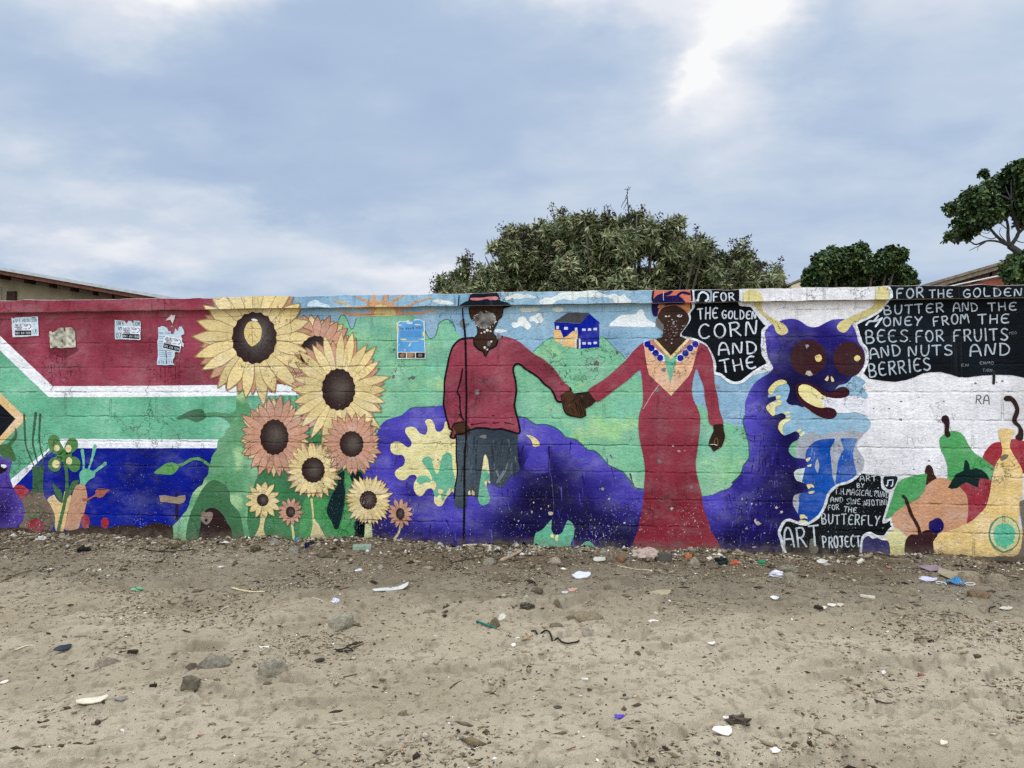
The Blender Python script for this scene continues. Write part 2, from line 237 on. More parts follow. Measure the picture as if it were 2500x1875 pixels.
('p',57,58,6,51,[-4811,732,-4722,787,-4648,802,-4603,842,-4574,890,-4571,951,-4552,910,-4555,863,-4581,822,-4610,782,-4588,735,-4565,681,-4572,647,-4609,653,-4639,680,-4669,646,-4699,693,-4721,706],1,0.06,1.0,[],None),
('p',57,59,6,52,[-4765,597,-4721,611,-4676,619,-4646,592,-4653,558,-4690,537,-4720,523,-4757,543],1,0.06,1.0,[],None),
('p',57,60,7,53,[-4709,608,-4676,615,-4650,595,-4668,578,-4706,588],1,0.06,1.0,[],None),
('p',61,1,4,54,[-4503,297,-4459,325,-4408,373,-4393,380,-4290,381,-4275,328,-4238,282,-4201,222,-4175,156,-4175,89,-4200,28,-4244,0,-4471,-5,-4516,34,-4524,61,-4487,102,-4473,170,-4481,237],1,0.06,1.0,[],None),
('p',61,62,5,55,[-4397,363,-4390,508,-4402,595,-4277,606,-4284,509,-4290,365],0,0.06,1.0,[],None),
('s',61,62,5,55,[-4481,1073,-4474,911,-4462,790,-4425,696,-4387,615,-4365,555],0.0224,1,1),
('s',61,62,5,55,[-4365,1087,-4386,911,-4393,810,-4366,696,-4343,629,-4336,555],0.0261,1,1),
('s',61,62,5,55,[-4321,1073,-4330,878,-4319,777,-4292,684,-4296,616,-4299,556],0.0223,1,1),
('s',61,63,5,56,[-4407,259,-4432,191,-4421,137,-4384,138,-4348,172,-4304,240],0.0149,1,0),
('p',64,1,4,57,[-4582,404,-4541,425,-4489,425,-4452,399,-4423,373,-4459,332,-4503,297,-4540,337,-4570,377],1,0.06,1.0,[],None),
('p',65,1,7,58,[-4266,63,-4268,48,-4274,34,-4284,21,-4298,10,-4313,2,-4331,-3,-4350,-6,-4369,-4,-4387,0,-4403,8,-4416,18,-4426,31,-4433,45,-4435,60,-4433,75,-4427,89,-4417,102,-4404,113,-4388,121,-4370,127,-4351,129,-4332,127,-4314,123,-4298,115,-4285,105,-4275,92,-4268,78],1,0.06,1.0,[],None),
('s',61,63,8,59,[-4421,117,-4362,138,-4303,133,-4266,107],0.0149,1,0),
('p',66,1,7,60,[-3827,109,-3828,95,-3831,81,-3836,68,-3843,58,-3851,50,-3860,45,-3870,43,-3879,45,-3889,49,-3897,57,-3904,67,-3909,79,-3912,93,-3913,107,-3912,122,-3909,136,-3904,148,-3897,159,-3889,167,-3880,172,-3871,174,-3861,172,-3852,168,-3843,160,-3837,150,-3831,137,-3828,124],1,0.06,1.0,[],None),
('p',67,1,7,61,[-3640,100,-3641,89,-3644,78,-3648,69,-3655,61,-3662,55,-3670,51,-3679,49,-3688,50,-3696,54,-3704,60,-3710,67,-3715,77,-3718,87,-3719,98,-3718,109,-3715,120,-3710,129,-3704,137,-3697,144,-3688,147,-3680,149,-3671,148,-3662,144,-3655,138,-3649,131,-3644,121,-3641,111],1,0.06,1.0,[],None),
('p',68,1,3,62,[-4246,295,-4180,343,-4158,310,-4100,271,-4078,378,-4071,378,-4078,311,-4013,346,-4013,312,-4048,178,-4069,84,-4098,3,-4164,29,-4172,156,-4201,222],1,0.06,1.0,[],None),
('p',69,1,5,63,[-4242,845,-4220,876,-4177,886,-4140,866,-4125,826,-4096,779,-4081,746,-4088,712,-4139,705,-4190,721,-4227,751],1,0.06,1.0,[],None),
('p',69,1,5,63,[-4081,766,-4060,820,-4031,853,-3987,857,-3954,834,-3947,781,-3972,747,-4015,720,-4066,706],1,0.06,1.0,[],None),
('p',69,1,5,63,[-4095,686,-4139,692,-4190,678,-4234,651,-4241,604,-4218,570,-4174,551,-4131,565,-4109,605,-4109,652],1,0.06,1.0,[],None),
('p',69,1,5,63,[-4073,672,-4022,686,-3964,687,-3928,654,-3924,601,-3942,567,-3985,550,-4029,579,-4058,626],1,0.06,1.0,[],None),
('s',69,70,4,64,[-4088,739,-4073,632,-4058,546,-4053,445,-4057,358,-4078,258,-4106,144,-4138,16],0.0315,1,0),
('p',69,1,5,63,[-4146,739,-4015,740,-4022,653,-4139,652],1,0.06,1.0,[],None),
('p',69,71,5,65,[-4192,453,-4159,417,-4108,378,-4093,311,-4085,271,-4129,297,-4173,363],1,0.06,1.0,[],None),
('p',69,72,5,65,[-3934,480,-3999,466,-4035,399,-4064,358,-4071,298,-4027,339,-3991,386,-3948,447],1,0.06,1.0,[],None),
('p',69,73,6,66,[-4125,767,-4127,756,-4133,747,-4143,741,-4154,739,-4165,741,-4174,747,-4181,756,-4183,766,-4181,777,-4175,786,-4165,793,-4154,795,-4143,793,-4133,787,-4127,778],1,0.06,1.0,[],None),
('p',69,74,6,66,[-4010,763,-4013,750,-4019,739,-4029,731,-4041,728,-4052,731,-4062,738,-4069,750,-4072,763,-4069,776,-4063,787,-4053,795,-4041,798,-4029,795,-4020,788,-4013,777],1,0.06,1.0,[],None),
('p',69,75,6,66,[-4124,622,-4127,607,-4135,595,-4147,587,-4161,584,-4176,586,-4188,594,-4197,606,-4200,621,-4197,635,-4189,647,-4176,656,-4162,659,-4147,656,-4135,648,-4127,636],1,0.06,1.0,[],None),
('p',69,76,6,66,[-4002,648,-4005,635,-4011,623,-4021,615,-4033,612,-4044,615,-4054,622,-4061,634,-4063,648,-4061,662,-4055,673,-4045,681,-4033,684,-4021,682,-4012,674,-4005,662],1,0.06,1.0,[],None),
('p',77,1,5,67,[-3934,444,-3970,420,-3991,373,-4013,312,-4034,245,-4041,178,-4062,111,-4076,37,-4018,25,-3938,47,-3917,114,-3889,168,-3867,248,-3853,315,-3861,382,-3876,428,-3905,444],1,0.06,1.0,[],None),
('s',77,78,4,68,[-3907,754,-3892,648,-3891,528],0.0332,1,1),
('s',77,78,4,68,[-3781,792,-3805,689,-3855,541],0.0332,1,1),
('s',77,78,4,68,[-3679,633,-3747,583,-3819,535,-3869,495],0.0332,1,1),
('p',77,78,4,68,[-3931,547,-3891,581,-3841,582,-3775,549,-3782,509,-3840,482,-3876,435,-3926,441],0,0.06,4,[],None),
('p',77,79,6,69,[-3904,314,-3853,315,-3774,356,-3774,383,-3739,407,-3674,404,-3631,395,-3667,371,-3695,338,-3738,324,-3774,336,-3839,299,-3889,284],1,0.06,1.0,[],None),
('f',80,4,(-1712,1611),(149,149),348,20,(198,148,122),(226,204,145),2,(40,26,28),(92,82,74)),
('f',81,6,(-2277,1748),(205,226),539,22,(226,204,145),(192,150,118),1,(46,27,27),(110,106,100)),
('f',82,6,(-2090,880),(129,154),322,22,(198,148,122),(214,196,146),4,(46,27,27),(92,82,74)),
('f',83,8,(-1509,1295),(149,180),439,24,(226,204,145),(198,148,122),3,(46,27,27),(92,82,74)),
('f',84,8,(-1735,599),(105,110),248,25,(226,204,145),(198,148,122),6,(46,27,27),(92,82,74)),
('f',85,10,(-1391,826),(106,111),261,22,(198,148,122),(214,196,146),5,(46,27,27),(92,82,74)),
('f',86,10,(-2193,331),(54,55),165,13,(226,204,145),None,7,(46,27,27),(92,82,74)),
('f',87,10,(-1938,232),(43,48),117,14,(198,148,122),None,8,(46,27,27),(92,82,74)),
('f',88,12,(-1240,347),(76,81),211,26,(226,204,145),(206,176,108),9,(46,27,27),(92,82,74)),
('f',89,12,(-959,235),(38,51),115,13,(198,148,122),None,10,(46,27,27),(92,82,74)),
('p',86,70,8,70,[-2209,227,-2162,228,-2175,150,-2185,72,-2161,-17,-2270,-20,-2223,110],1,0.06,1.0,[],None),
('p',84,70,7,70,[-1760,351,-1741,351,-1720,172,-1680,122,-1627,-5,-1753,-8,-1740,121,-1744,223],1,0.06,1.0,[],None),
('p',88,70,9,71,[-1270,143,-1211,144,-1201,-14,-1280,-16],0,0.06,1.0,[],None),
('s',89,70,9,70,[-958,145,-973,74,-1009,21,-1044,-25],0.0175,1,0),
('s',87,70,9,70,[-1927,124,-1915,53,-1908,-18],0.0213,1,0),
('p',81,90,11,72,[-2352,1860,-2325,1889,-2291,1895,-2250,1891,-2215,1845,-2208,1793,-2222,1728,-2262,1690,-2297,1674,-2331,1697,-2362,1749,-2369,1808],1,0.06,1.0,[],None),
('s',81,90,12,73,[-2345,1834,-2215,1826],0.005,1,0),
('s',81,90,12,73,[-2301,1872,-2290,1690],0.005,1,0),
('s',81,90,12,73,[-2331,1749,-2317,1781,-2297,1768],0.005,1,0),
('s',81,90,12,73,[-2276,1781,-2249,1748],0.005,1,0),
('s',81,90,12,73,[-2304,1853,-2283,1833],0.005,1,0),
('p',81,90,11,2,[-2304,1911,-2277,1917,-2243,1901,-2256,1894,-2297,1901],1,0.06,1.0,[],None),
('p',91,1,4,74,[-881,1130,-842,1142,-759,1145,-660,1152,-596,1162,-174,1160,53,1064,121,1045,159,1021,202,996,252,1000,308,991,370,966,413,930,450,893,523,875,579,839,609,802,646,784,637,785,680,784,716,760,759,712,795,669,856,639,916,610,959,561,995,519,1019,483,1091,472,1300,433,1560,428,1637,439,1672,457,1713,476,1766,495,1801,531,1798,539,1845,582,1874,624,1886,672,1910,702,1933,744,1933,804,1930,864,1916,905,1907,953,1896,989,1890,1043,1899,1079,1899,1127,1902,1193,1923,1246,1941,1294,1964,1330,2005,1372,2051,1402,2097,1432,2121,1471,2103,1507,2086,1543,2075,1591,2066,1651,2061,1711,2058,1747,2070,1782,2104,1815,2145,1832,2185,1850,2231,1861,2283,1861,2329,1845,2363,1821,2392,1800,2437,1793,2477,1799,2523,1825,2568,1845,2614,1855,2670,1854,2704,1838,2732,1811,2749,1770,2766,1722,2777,1675,2793,1645,2818,1610,2827,1563,2824,1504,2804,1457,2770,1416,2730,1392,2713,1369,2679,1339,2628,1327,2606,1304,2577,1257,2486,1233,2349,1152,2303,1169,2263,1169,2235,1181,2223,1199,2235,1235,2248,1282,2244,1321,2218,1348,2172,1348,2132,1312,2108,1264,2079,1253,2079,1229,2137,1241,2143,1211,2108,1193,2079,1175,2085,1127,2119,1086,2183,1104,2211,1092,2217,1068,2194,1050,2168,1032,2164,990,2182,943,2205,925,2245,937,2286,956,2314,950,2323,920,2308,890,2268,866,2245,836,2239,807,2250,777,2285,748,2325,742,2365,737,2379,713,2379,684,2359,666,2302,653,2279,629,2284,593,2301,564,2347,547,2384,526,2390,497,2381,473,2318,460,2284,448,2269,412,2272,364,2289,329,2312,294,2323,259,2317,223,2197,209,2184,-29,2155,-52,851,-60,-173,-62,-1294,-56,-1295,559,-1241,630,-1198,806,-1151,957,-1121,1002,-1082,1034,-1023,1053,-958,1072,-906,1114],1,0.025,1.0,[(-881,1053,154,119,75,0.55),(-842,1065,154,119,75,0.55),(-759,1068,153,119,75,0.55),(-660,1075,153,118,75,0.55),(-596,1086,153,118,75,0.55),(-174,1084,152,117,75,0.55),(53,988,151,117,75,0.55),(121,970,151,117,75,0.55),(159,945,151,116,75,0.55),(202,921,151,116,75,0.55),(252,924,150,116,75,0.55),(308,915,150,116,75,0.55),(25,1009,144,89,75,0.6),(94,990,144,89,75,0.6),(131,966,144,89,75,0.6),(175,941,144,89,75,0.6),(224,945,144,89,75,0.6),(280,936,144,89,75,0.6),(342,911,143,89,75,0.6),(385,875,143,89,75,0.6),(422,838,143,89,75,0.6),(496,820,143,88,75,0.6),(551,784,143,88,75,0.6),(582,747,143,88,75,0.6),(619,729,143,88,75,0.6),(610,730,143,88,75,0.6),(653,730,142,88,75,0.6),(689,706,142,88,75,0.6),(732,657,142,88,75,0.6),(768,615,142,88,75,0.6),(829,585,142,88,75,0.6),(890,555,142,88,75,0.6),(932,507,142,88,75,0.6),(968,465,142,88,75,0.6),(992,429,141,88,75,0.6),(1064,418,141,87,75,0.6),(1273,379,141,87,75,0.6),(1534,375,140,87,75,0.6),(1611,385,140,87,75,0.6),(1646,404,140,86,75,0.6),(1970,673,112,99,75,0.6),(1993,703,112,99,75,0.6),(2016,745,112,99,75,0.6),(2017,805,112,99,75,0.6),(2014,864,112,99,75,0.6),(1999,906,112,99,75,0.6),(1991,954,112,99,75,0.6),(1979,989,112,99,75,0.6),(1974,1043,112,99,75,0.6),(1983,1079,112,99,75,0.6),(1983,1127,112,99,75,0.6),(1986,1193,112,99,75,0.6),(2006,1247,112,99,75,0.6),(2024,1294,112,99,75,0.6),(2047,1330,112,99,75,0.6),(2088,1372,112,99,75,0.6),(2134,1402,112,99,75,0.6),(2180,1431,112,99,75,0.6),(2203,1471,112,99,75,0.6),(2186,1507,112,99,75,0.6),(2169,1543,112,99,75,0.6),(2158,1590,112,99,75,0.6),(2092,1604,106,86,75,0.55),(2086,1664,106,86,75,0.55),(2083,1700,106,86,75,0.55),(2095,1736,106,86,75,0.55),(2130,1768,106,86,75,0.55),(2170,1786,106,86,75,0.55),(2211,1803,105,86,75,0.55),(2257,1815,105,86,75,0.55),(2308,1814,105,86,75,0.55),(2354,1799,105,85,75,0.55),(2388,1775,105,85,75,0.55),(2417,1754,105,85,75,0.55),(2462,1747,105,85,75,0.55),(2502,1753,105,85,75,0.55),(2548,1779,105,85,75,0.55),(2593,1799,105,85,75,0.55),(2639,1809,105,85,75,0.55),(2695,1808,104,85,75,0.55),(2729,1792,104,85,75,0.55),(2757,1765,104,85,75,0.55),(2774,1724,104,85,75,0.55),(2790,1676,104,85,75,0.55),(2801,1629,104,85,75,0.55),(2818,1600,104,85,75,0.55),(2843,1564,104,85,75,0.55),(2851,1517,104,85,75,0.55),(2848,1458,104,85,75,0.55),(2828,1411,104,85,75,0.55),(-419,311,173,118,75,0.7),(-208,384,207,138,75,0.75),(-52,558,172,138,75,0.6),(-577,205,208,118,75,0.6),(-845,949,210,140,75,0.6),(-1096,667,105,210,75,0.6),(-1024,423,140,175,75,0.55),(-773,253,209,105,75,0.5),(-348,192,207,90,75,0.5),(784,367,135,88,75,0.4),(1512,363,200,133,75,0.5),(1707,334,199,166,75,0.45),(1966,635,99,264,75,0.5),(1967,966,79,232,75,0.5),(2130,1792,99,198,75,0.5),(-844,25,523,105,76,0.9),(-1131,106,175,175,77,0.75),(-348,2,518,97,76,0.9),(17,148,309,172,77,0.85),(173,339,171,205,77,0.9),(276,443,205,239,77,0.95),(480,362,272,204,77,0.95),(649,196,339,169,77,0.85),(378,581,205,123,77,0.8),(172,100,274,171,77,0.9),(851,48,405,152,77,0.85),(784,519,203,81,76,0.5),(48,697,62,144,77,0.95),(327,717,137,89,76,0.7),(-702,845,313,91,76,0.6),(-578,673,139,278,76,0.4),(2239,1000,138,362,77,1),(2259,541,181,296,77,1),(2173,342,165,362,77,0.95),(2110,703,119,297,76,0.75),(2092,111,428,165,77,0.9),(1771,53,464,119,77,0.8),(1997,306,165,198,76,0.85),(2176,1198,112,198,77,0.95),(2129,1428,92,198,76,0.8),(2320,1625,164,197,76,0.95),(2256,1560,115,263,76,0.85),(2509,1525,262,196,77,0.95),(2602,1361,229,163,77,1),(2350,1263,230,164,77,1),(2510,1722,98,164,76,0.9),(2743,1459,98,130,77,0.8),(2635,1688,196,85,76,0.85),(2256,1329,197,99,77,0.85)],('v',(66,56,164),(34,26,118),10,7)),
('p',91,92,5,78,[103,630,112,686,146,748,152,798,196,820,246,823,283,780,308,731,311,657,301,602,215,594],1,0.03,1.0,[(207,606,205,55,79,0.8)],None),
('p',91,93,5,80,[-1046,825,-1016,847,-964,845,-919,813,-893,801,-867,814,-861,845,-887,883,-919,933,-913,965,-867,978,-828,966,-796,928,-757,909,-732,922,-725,972,-745,1023,-725,1042,-693,1039,-667,1004,-654,954,-635,935,-603,942,-584,967,-565,1024,-469,999,-462,623,-487,466,-526,416,-564,371,-596,314,-634,307,-667,344,-660,401,-667,432,-692,457,-731,444,-757,406,-789,386,-815,398,-841,442,-841,492,-815,543,-834,568,-880,561,-912,529,-957,522,-996,547,-1009,585,-983,617,-932,649,-919,700,-945,737,-997,737,-1042,762],1,0.05,1.0,[],None),
('p',91,93,6,81,[-770,695,-738,724,-699,721,-680,677,-667,621,-641,577,-622,609,-609,684,-590,735,-558,760,-525,754,-509,717,-507,623,-488,560,-484,498,-494,429,-539,453,-558,415,-577,371,-593,349,-615,408,-647,376,-673,426,-667,495,-725,507,-789,487,-815,512,-808,550,-770,563,-725,557,-686,526,-686,558,-725,620,-757,657],1,0.06,1.0,[],None),
('p',91,93,6,80,[-233,751,-211,738,-192,614,-192,564,-262,607],1,0.06,1.0,[],None),
('p',91,93,7,81,[-259,601,-230,617,-189,583,-183,527,-217,508,-205,452,-186,378,-199,340,-243,317,-274,332,-287,382,-278,501],1,0.06,1.0,[],None),
('p',91,94,9,82,[118,915,152,912,196,891,227,860,236,829,208,817,177,820,165,866,140,897],1,0.06,1.0,[],None),
('p',91,95,9,82,[-373,431,-357,446,-350,406,-369,406],1,0.06,1.0,[],None),
('p',91,96,9,82,[-338,450,-319,431,-319,403,-341,406],1,0.06,1.0,[],None),
('p',91,97,9,82,[-233,520,-211,533,-214,483,-227,489],1,0.06,1.0,[],None),
('p',91,98,9,82,[-205,536,-180,515,-192,502],1,0.06,1.0,[],None),
('p',91,99,9,82,[-541,453,-525,466,-522,428,-538,425],1,0.06,1.0,[],None),
('p',91,100,9,82,[-509,460,-494,451,-497,422,-509,428],1,0.06,1.0,[],None),
('p',91,101,9,82,[-631,445,-605,455,-583,434,-605,408,-631,420],1,0.06,1.0,[],None),
('p',91,102,9,82,[-699,513,-670,520,-647,489,-663,439,-689,457],1,0.06,1.0,[],None),
('p',91,103,5,81,[193,-53,197,90,258,129,310,188,334,213,330,131,351,94,385,85,419,106,446,167,470,209,504,186,521,142,514,67,493,23,483,-45],1,0.06,1.0,[],None),
('p',91,103,5,81,[565,-43,595,22,636,40,676,17,703,-40],1,0.06,1.0,[],None),
('p',91,104,6,80,[323,90,340,97,351,63,337,56,323,73],1,0.06,1.0,[],None),
('p',91,105,6,80,[364,77,388,88,385,37,368,30],1,0.06,1.0,[],None),
('p',8,1,1.2,83,[2028,1390,2250,1354,2349,1164,2429,1104,2514,1060,2599,1076,2616,1111,2678,1105,2757,1114,2813,1094,2852,1059,2869,1024,2858,988,2824,947,2768,947,2683,940,2587,940,2508,916,2428,927,2360,891,2228,866,2084,924,2027,1163],1,0.06,1.0,[],None),
('p',8,1,3,84,[2577,1265,2611,1318,2634,1341,2685,1353,2725,1382,2753,1403,2781,1394,2831,1350,2809,1323,2820,1288,2845,1253,2842,1229,2808,1223,2769,1241,2707,1244,2656,1259],1,0.06,1.0,[],None),
('p',106,1,2,85,[2257,866,2325,905,2371,915,2411,956,2457,939,2508,933,2570,951,2740,964,2801,953,2821,953,2796,912,2767,876,2762,829,2789,788,2817,736,2817,695,2794,636,2766,588,2597,456,2539,219,2311,215,2226,450,2227,747],1,0.06,1.0,[],('v',(180,184,190),(146,150,158),10,9)),
('p',106,107,3,86,[2234,860,2285,878,2317,890,2299,837,2291,789,2299,745,2245,759,2222,806],1,0.06,1.0,[],None),
('p',106,108,3,87,[2267,635,2302,659,2362,669,2353,612,2347,541,2284,558],1,0.06,1.0,[],None),
('p',109,1,3,88,[2368,749,2371,790,2394,832,2428,868,2479,892,2593,901,2587,869,2564,833,2558,798,2566,721,2575,603,2594,523,2540,440,2511,369,2466,291,2391,219,2329,229,2309,294,2318,389,2321,454,2364,473,2341,549,2347,579,2365,674,2370,715],1,0.03,1.0,[],('v',(20,96,188),(4,52,140),9,14)),
('p',109,1,3,88,[2638,901,2767,902,2750,861,2733,790,2739,720,2755,614,2682,554,2602,529,2597,553,2609,659,2620,730,2649,789,2660,819,2649,860],1,0.03,1.0,[(2709,856,78,46,89,0.8)],('v',(20,96,188),(4,52,140),9,14)),
('p',109,110,4,85,[2459,740,2473,687,2461,628,2439,675],1,0.06,1.0,[],None),
('s',109,111,4,90,[2493,603,2492,572],0.0035,0,1),
('s',109,111,4,90,[2414,732,2413,718],0.0062,0,1),
('s',109,111,4,90,[2641,797,2639,766],0.0057,0,1),
('s',109,111,4,90,[2409,781,2413,764],0.0067,0,1),
('s',109,111,4,90,[2437,789,2435,754],0.0071,0,1),
('s',109,111,4,90,[2623,795,2620,780],0.0044,0,1),
('s',109,111,4,90,[2621,823,2620,803],0.006,0,1),
('s',109,111,4,90,[2420,824,2416,789],0.0062,0,1),
('s',109,111,4,90,[2622,738,2619,713],0.0034,0,1),
('s',109,111,4,90,[2419,806,2421,789],0.0051,0,1),
('s',109,111,4,90,[2720,624,2722,610],0.0064,0,1),
('s',109,111,4,90,[2534,782,2533,758],0.0038,0,1),
('s',109,111,4,90,[2435,752,2432,732],0.0036,0,1),
('s',109,111,4,90,[2698,797,2702,784],0.0053,0,1),
('s',109,111,4,90,[2647,609,2646,586],0.0035,0,1),
('s',109,111,4,90,[2624,747,2627,731],0.0055,0,1),
('s',109,111,4,90,[2722,813,2719,791],0.0066,0,1),
('s',109,111,4,90,[2437,563,2437,541],0.0061,0,1),
('s',109,111,4,90,[2653,587,2655,573],0.0053,0,1),
('s',109,111,4,90,[2726,792,2726,769],0.0054,0,1),
('s',109,111,4,90,[2627,646,2629,618],0.0047,0,1),
('s',109,111,4,90,[2652,767,2653,733],0.007,0,1),
('s',109,111,4,90,[2446,706,2444,676],0.0043,0,1),
('s',109,111,4,90,[2677,744,2678,717],0.0065,0,1),
('s',109,111,4,90,[2715,567,2715,533],0.0053,0,1),
('s',109,111,4,90,[2715,763,2716,749],0.0049,0,1),
('p',91,112,5,91,[2293,1318,2316,1342,2361,1348,2407,1339,2453,1318,2498,1288,2532,1270,2577,1276,2611,1300,2645,1315,2679,1312,2704,1288,2707,1259,2685,1235,2645,1223,2611,1211,2577,1188,2565,1164,2594,1135,2611,1105,2599,1076,2565,1058,2514,1063,2469,1081,2423,1110,2383,1140,2344,1170,2315,1211,2298,1259],1,0.06,1.0,[],None),
('p',91,113,6,92,[2526,1233,2577,1225,2645,1222,2684,1232,2713,1242,2769,1240,2819,1222,2859,1200,2858,1082,2813,1093,2757,1113,2678,1104,2613,1110,2594,1135,2560,1150,2527,1152,2500,1161,2486,1188,2500,1220],1,0.06,1.0,[],None),
('p',91,114,7,93,[2321,1318,2344,1333,2384,1330,2424,1312,2464,1282,2503,1247,2532,1232,2503,1217,2495,1188,2503,1164,2526,1152,2486,1146,2429,1164,2378,1193,2344,1223,2321,1259,2315,1288],1,0.06,1.0,[],None),
('p',91,115,6,94,[2080,1270,2085,1300,2120,1342,2166,1369,2207,1369,2227,1351,2201,1336,2166,1327,2137,1300,2120,1264,2103,1250],1,0.06,1.0,[],None),
('p',91,116,6,94,[2073,1169,2114,1190,2183,1187,2177,1169,2143,1157,2131,1127,2137,1098,2119,1080,2096,1097,2073,1127,2065,1157],1,0.06,1.0,[],None),
('p',91,117,6,94,[2159,1002,2171,1032,2200,1050,2252,1062,2257,1050,2228,1032,2200,1009,2191,973,2194,931,2171,955,2156,984],1,0.06,1.0,[],None),
('p',91,118,6,94,[2143,1238,2183,1247,2172,1229,2183,1226,2143,1214],1,0.06,1.0,[],None),
('p',91,119,6,94,[2143,1205,2183,1205,2186,1187,2154,1187],1,0.06,1.0,[],None),
('p',91,120,6,94,[2200,1104,2229,1117,2255,1110,2234,1098,2211,1092],1,0.06,1.0,[],None),
('p',91,121,6,94,[2217,1080,2257,1086,2240,1068,2217,1071],1,0.06,1.0,[],None),
('p',91,122,6,94,[2300,956,2320,979,2343,977,2331,962,2314,947],1,0.06,1.0,[],None),
('p',91,123,6,94,[2323,932,2360,956,2363,935,2331,917],1,0.06,1.0,[],None),
('p',91,124,6,94,[2370,731,2379,743,2410,749,2399,731,2379,716],1,0.06,1.0,[],None),
('p',91,125,6,94,[2379,684,2416,696,2410,678,2387,675],1,0.06,1.0,[],None),
('p',91,126,6,94,[2375,532,2421,536,2435,509,2410,515,2392,497],1,0.06,1.0,[],None),
('p',91,127,6,94,[2387,473,2409,482,2438,483,2421,462,2395,461],1,0.06,1.0,[],None),
('p',91,128,6,94,[2323,291,2357,292,2383,260,2352,265,2329,253],1,0.06,1.0,[],None),
('p',91,129,6,94,[2314,241,2351,250,2386,236,2369,225,2323,224],1,0.06,1.0,[],None),
('p',91,130,5,95,[2534,1547,2532,1524,2527,1502,2519,1481,2507,1461,2493,1444,2476,1429,2457,1418,2437,1409,2415,1404,2393,1402,2371,1404,2349,1409,2329,1418,2310,1430,2293,1445,2279,1462,2267,1482,2259,1503,2254,1525,2252,1548,2254,1571,2259,1593,2268,1614,2280,1634,2294,1651,2311,1666,2330,1678,2350,1686,2372,1691,2394,1693,2416,1691,2438,1685,2458,1676,2477,1664,2493,1649,2508,1632,2519,1613,2527,1591,2533,1569],1,0.06,1.0,[],None),
('p',91,131,5,96,[2824,1539,2823,1518,2818,1497,2811,1478,2801,1460,2789,1443,2774,1430,2758,1419,2741,1411,2723,1406,2704,1404,2685,1406,2667,1411,2649,1419,2633,1430,2619,1444,2607,1460,2597,1479,2590,1498,2585,1519,2584,1540,2586,1562,2590,1582,2597,1602,2607,1620,2620,1636,2634,1650,2650,1661,2668,1669,2686,1674,2705,1675,2724,1674,2742,1669,2759,1660,2775,1649,2790,1635,2802,1619,2811,1601,2819,1581,2823,1560],1,0.06,1.0,[],None),
('p',91,132,6,97,[2498,1544,2495,1526,2476,1515,2457,1517,2447,1535,2443,1554,2457,1567,2477,1575,2492,1565],0,0.06,1.0,[],None),
('p',91,133,6,97,[2793,1540,2782,1526,2771,1515,2754,1520,2744,1532,2744,1548,2755,1562,2771,1568,2786,1557],0,0.06,1.0,[],None),
('p',91,134,6,98,[2370,1417,2379,1441,2407,1443,2427,1411,2402,1400],0,0.06,1.0,[],None),
('p',91,135,6,99,[2368,1651,2391,1654,2400,1642,2380,1619],0,0.06,1.0,[],None),
('p',91,136,6,100,[2518,1369,2544,1404,2549,1387,2538,1360],1,0.06,1.0,[],None),
('p',91,137,6,100,[2566,1399,2586,1381,2592,1360,2572,1354],1,0.06,1.0,[],None),
('p',91,138,7,101,[1876,2019,1882,2055,1896,2084,1926,2095,1972,2092,2007,2074,2030,2034,2033,1997,1884,1997],1,0.06,1.0,[],None),
('p',91,139,7,102,[1975,1998,2030,1997,2030,1956,2053,1914,2099,1878,2157,1847,2203,1823,2231,1787,2237,1757,2214,1736,2179,1731,2145,1758,2128,1806,2087,1854,2041,1896,2006,1939,1983,1969],1,0.06,1.0,[(2162,1791,99,46,103,0.9)],None),
('p',91,140,7,101,[2891,2056,2905,2092,2939,2100,2972,2088,2991,2049,2988,2014,2977,1993,2893,1994],1,0.06,1.0,[],None),
('p',91,141,7,102,[2896,1994,2988,1993,2960,1944,2904,1906,2834,1869,2772,1834,2732,1817,2704,1776,2681,1752,2653,1747,2625,1765,2613,1795,2636,1830,2704,1864,2789,1905,2862,1939,2901,1968],1,0.06,1.0,[(2667,1786,98,46,103,0.9)],None),
('p',142,1,0.5,104,[1843,2327,6534,2470,6507,-117,1835,-259],0,0.06,1.0,[],('v',(232,232,234),(208,206,208),10,6)),
('p',8,1,0.8,7,[1352,1900,1840,1446,1936,1402,2097,1445,2145,1461,2064,1131,2095,802,1838,634,1349,628],0,0.06,1.0,[],None),
('s',142,143,1,105,[2823,806,2849,830,2871,818,2854,777],0.0052,1,0),
('s',142,143,1,105,[2854,701,2865,742,2899,748,2912,713,2893,684],0.0052,1,0),
('s',142,143,1,105,[2932,684,2954,720,2999,743,3032,697],0.0052,1,0),
('s',142,143,1,105,[3104,745,3107,698],0.0052,1,0),
('s',142,143,1,105,[3144,862,3144,914,3177,909,3188,868,3221,915,3232,874,3266,915,3287,875],0.0052,1,0),
('s',142,143,1,105,[3374,718,3358,678,3390,666],0.0051,1,0),
('p',142,144,1,106,[3660,1340,3659,1334,3648,1332,3635,1332,3637,1340,3642,1345,3648,1352,3655,1348],0,0.06,1.0,[],None),
('p',142,144,1,106,[3856,1357,3851,1352,3845,1349,3836,1350,3835,1357,3840,1362,3845,1367,3852,1362],0,0.06,1.0,[],None),
('p',142,144,1,106,[3809,1348,3810,1344,3804,1342,3799,1346,3799,1348,3798,1353,3804,1353,3810,1353],0,0.06,1.0,[],None),
('p',142,144,1,106,[3107,1200,3107,1193,3098,1193,3090,1193,3086,1200,3093,1204,3098,1205,3107,1204],0,0.06,1.0,[],None),
('p',142,144,1,106,[2895,1141,2895,1138,2889,1137,2886,1138,2881,1141,2886,1144,2889,1147,2896,1146],0,0.06,1.0,[],None),
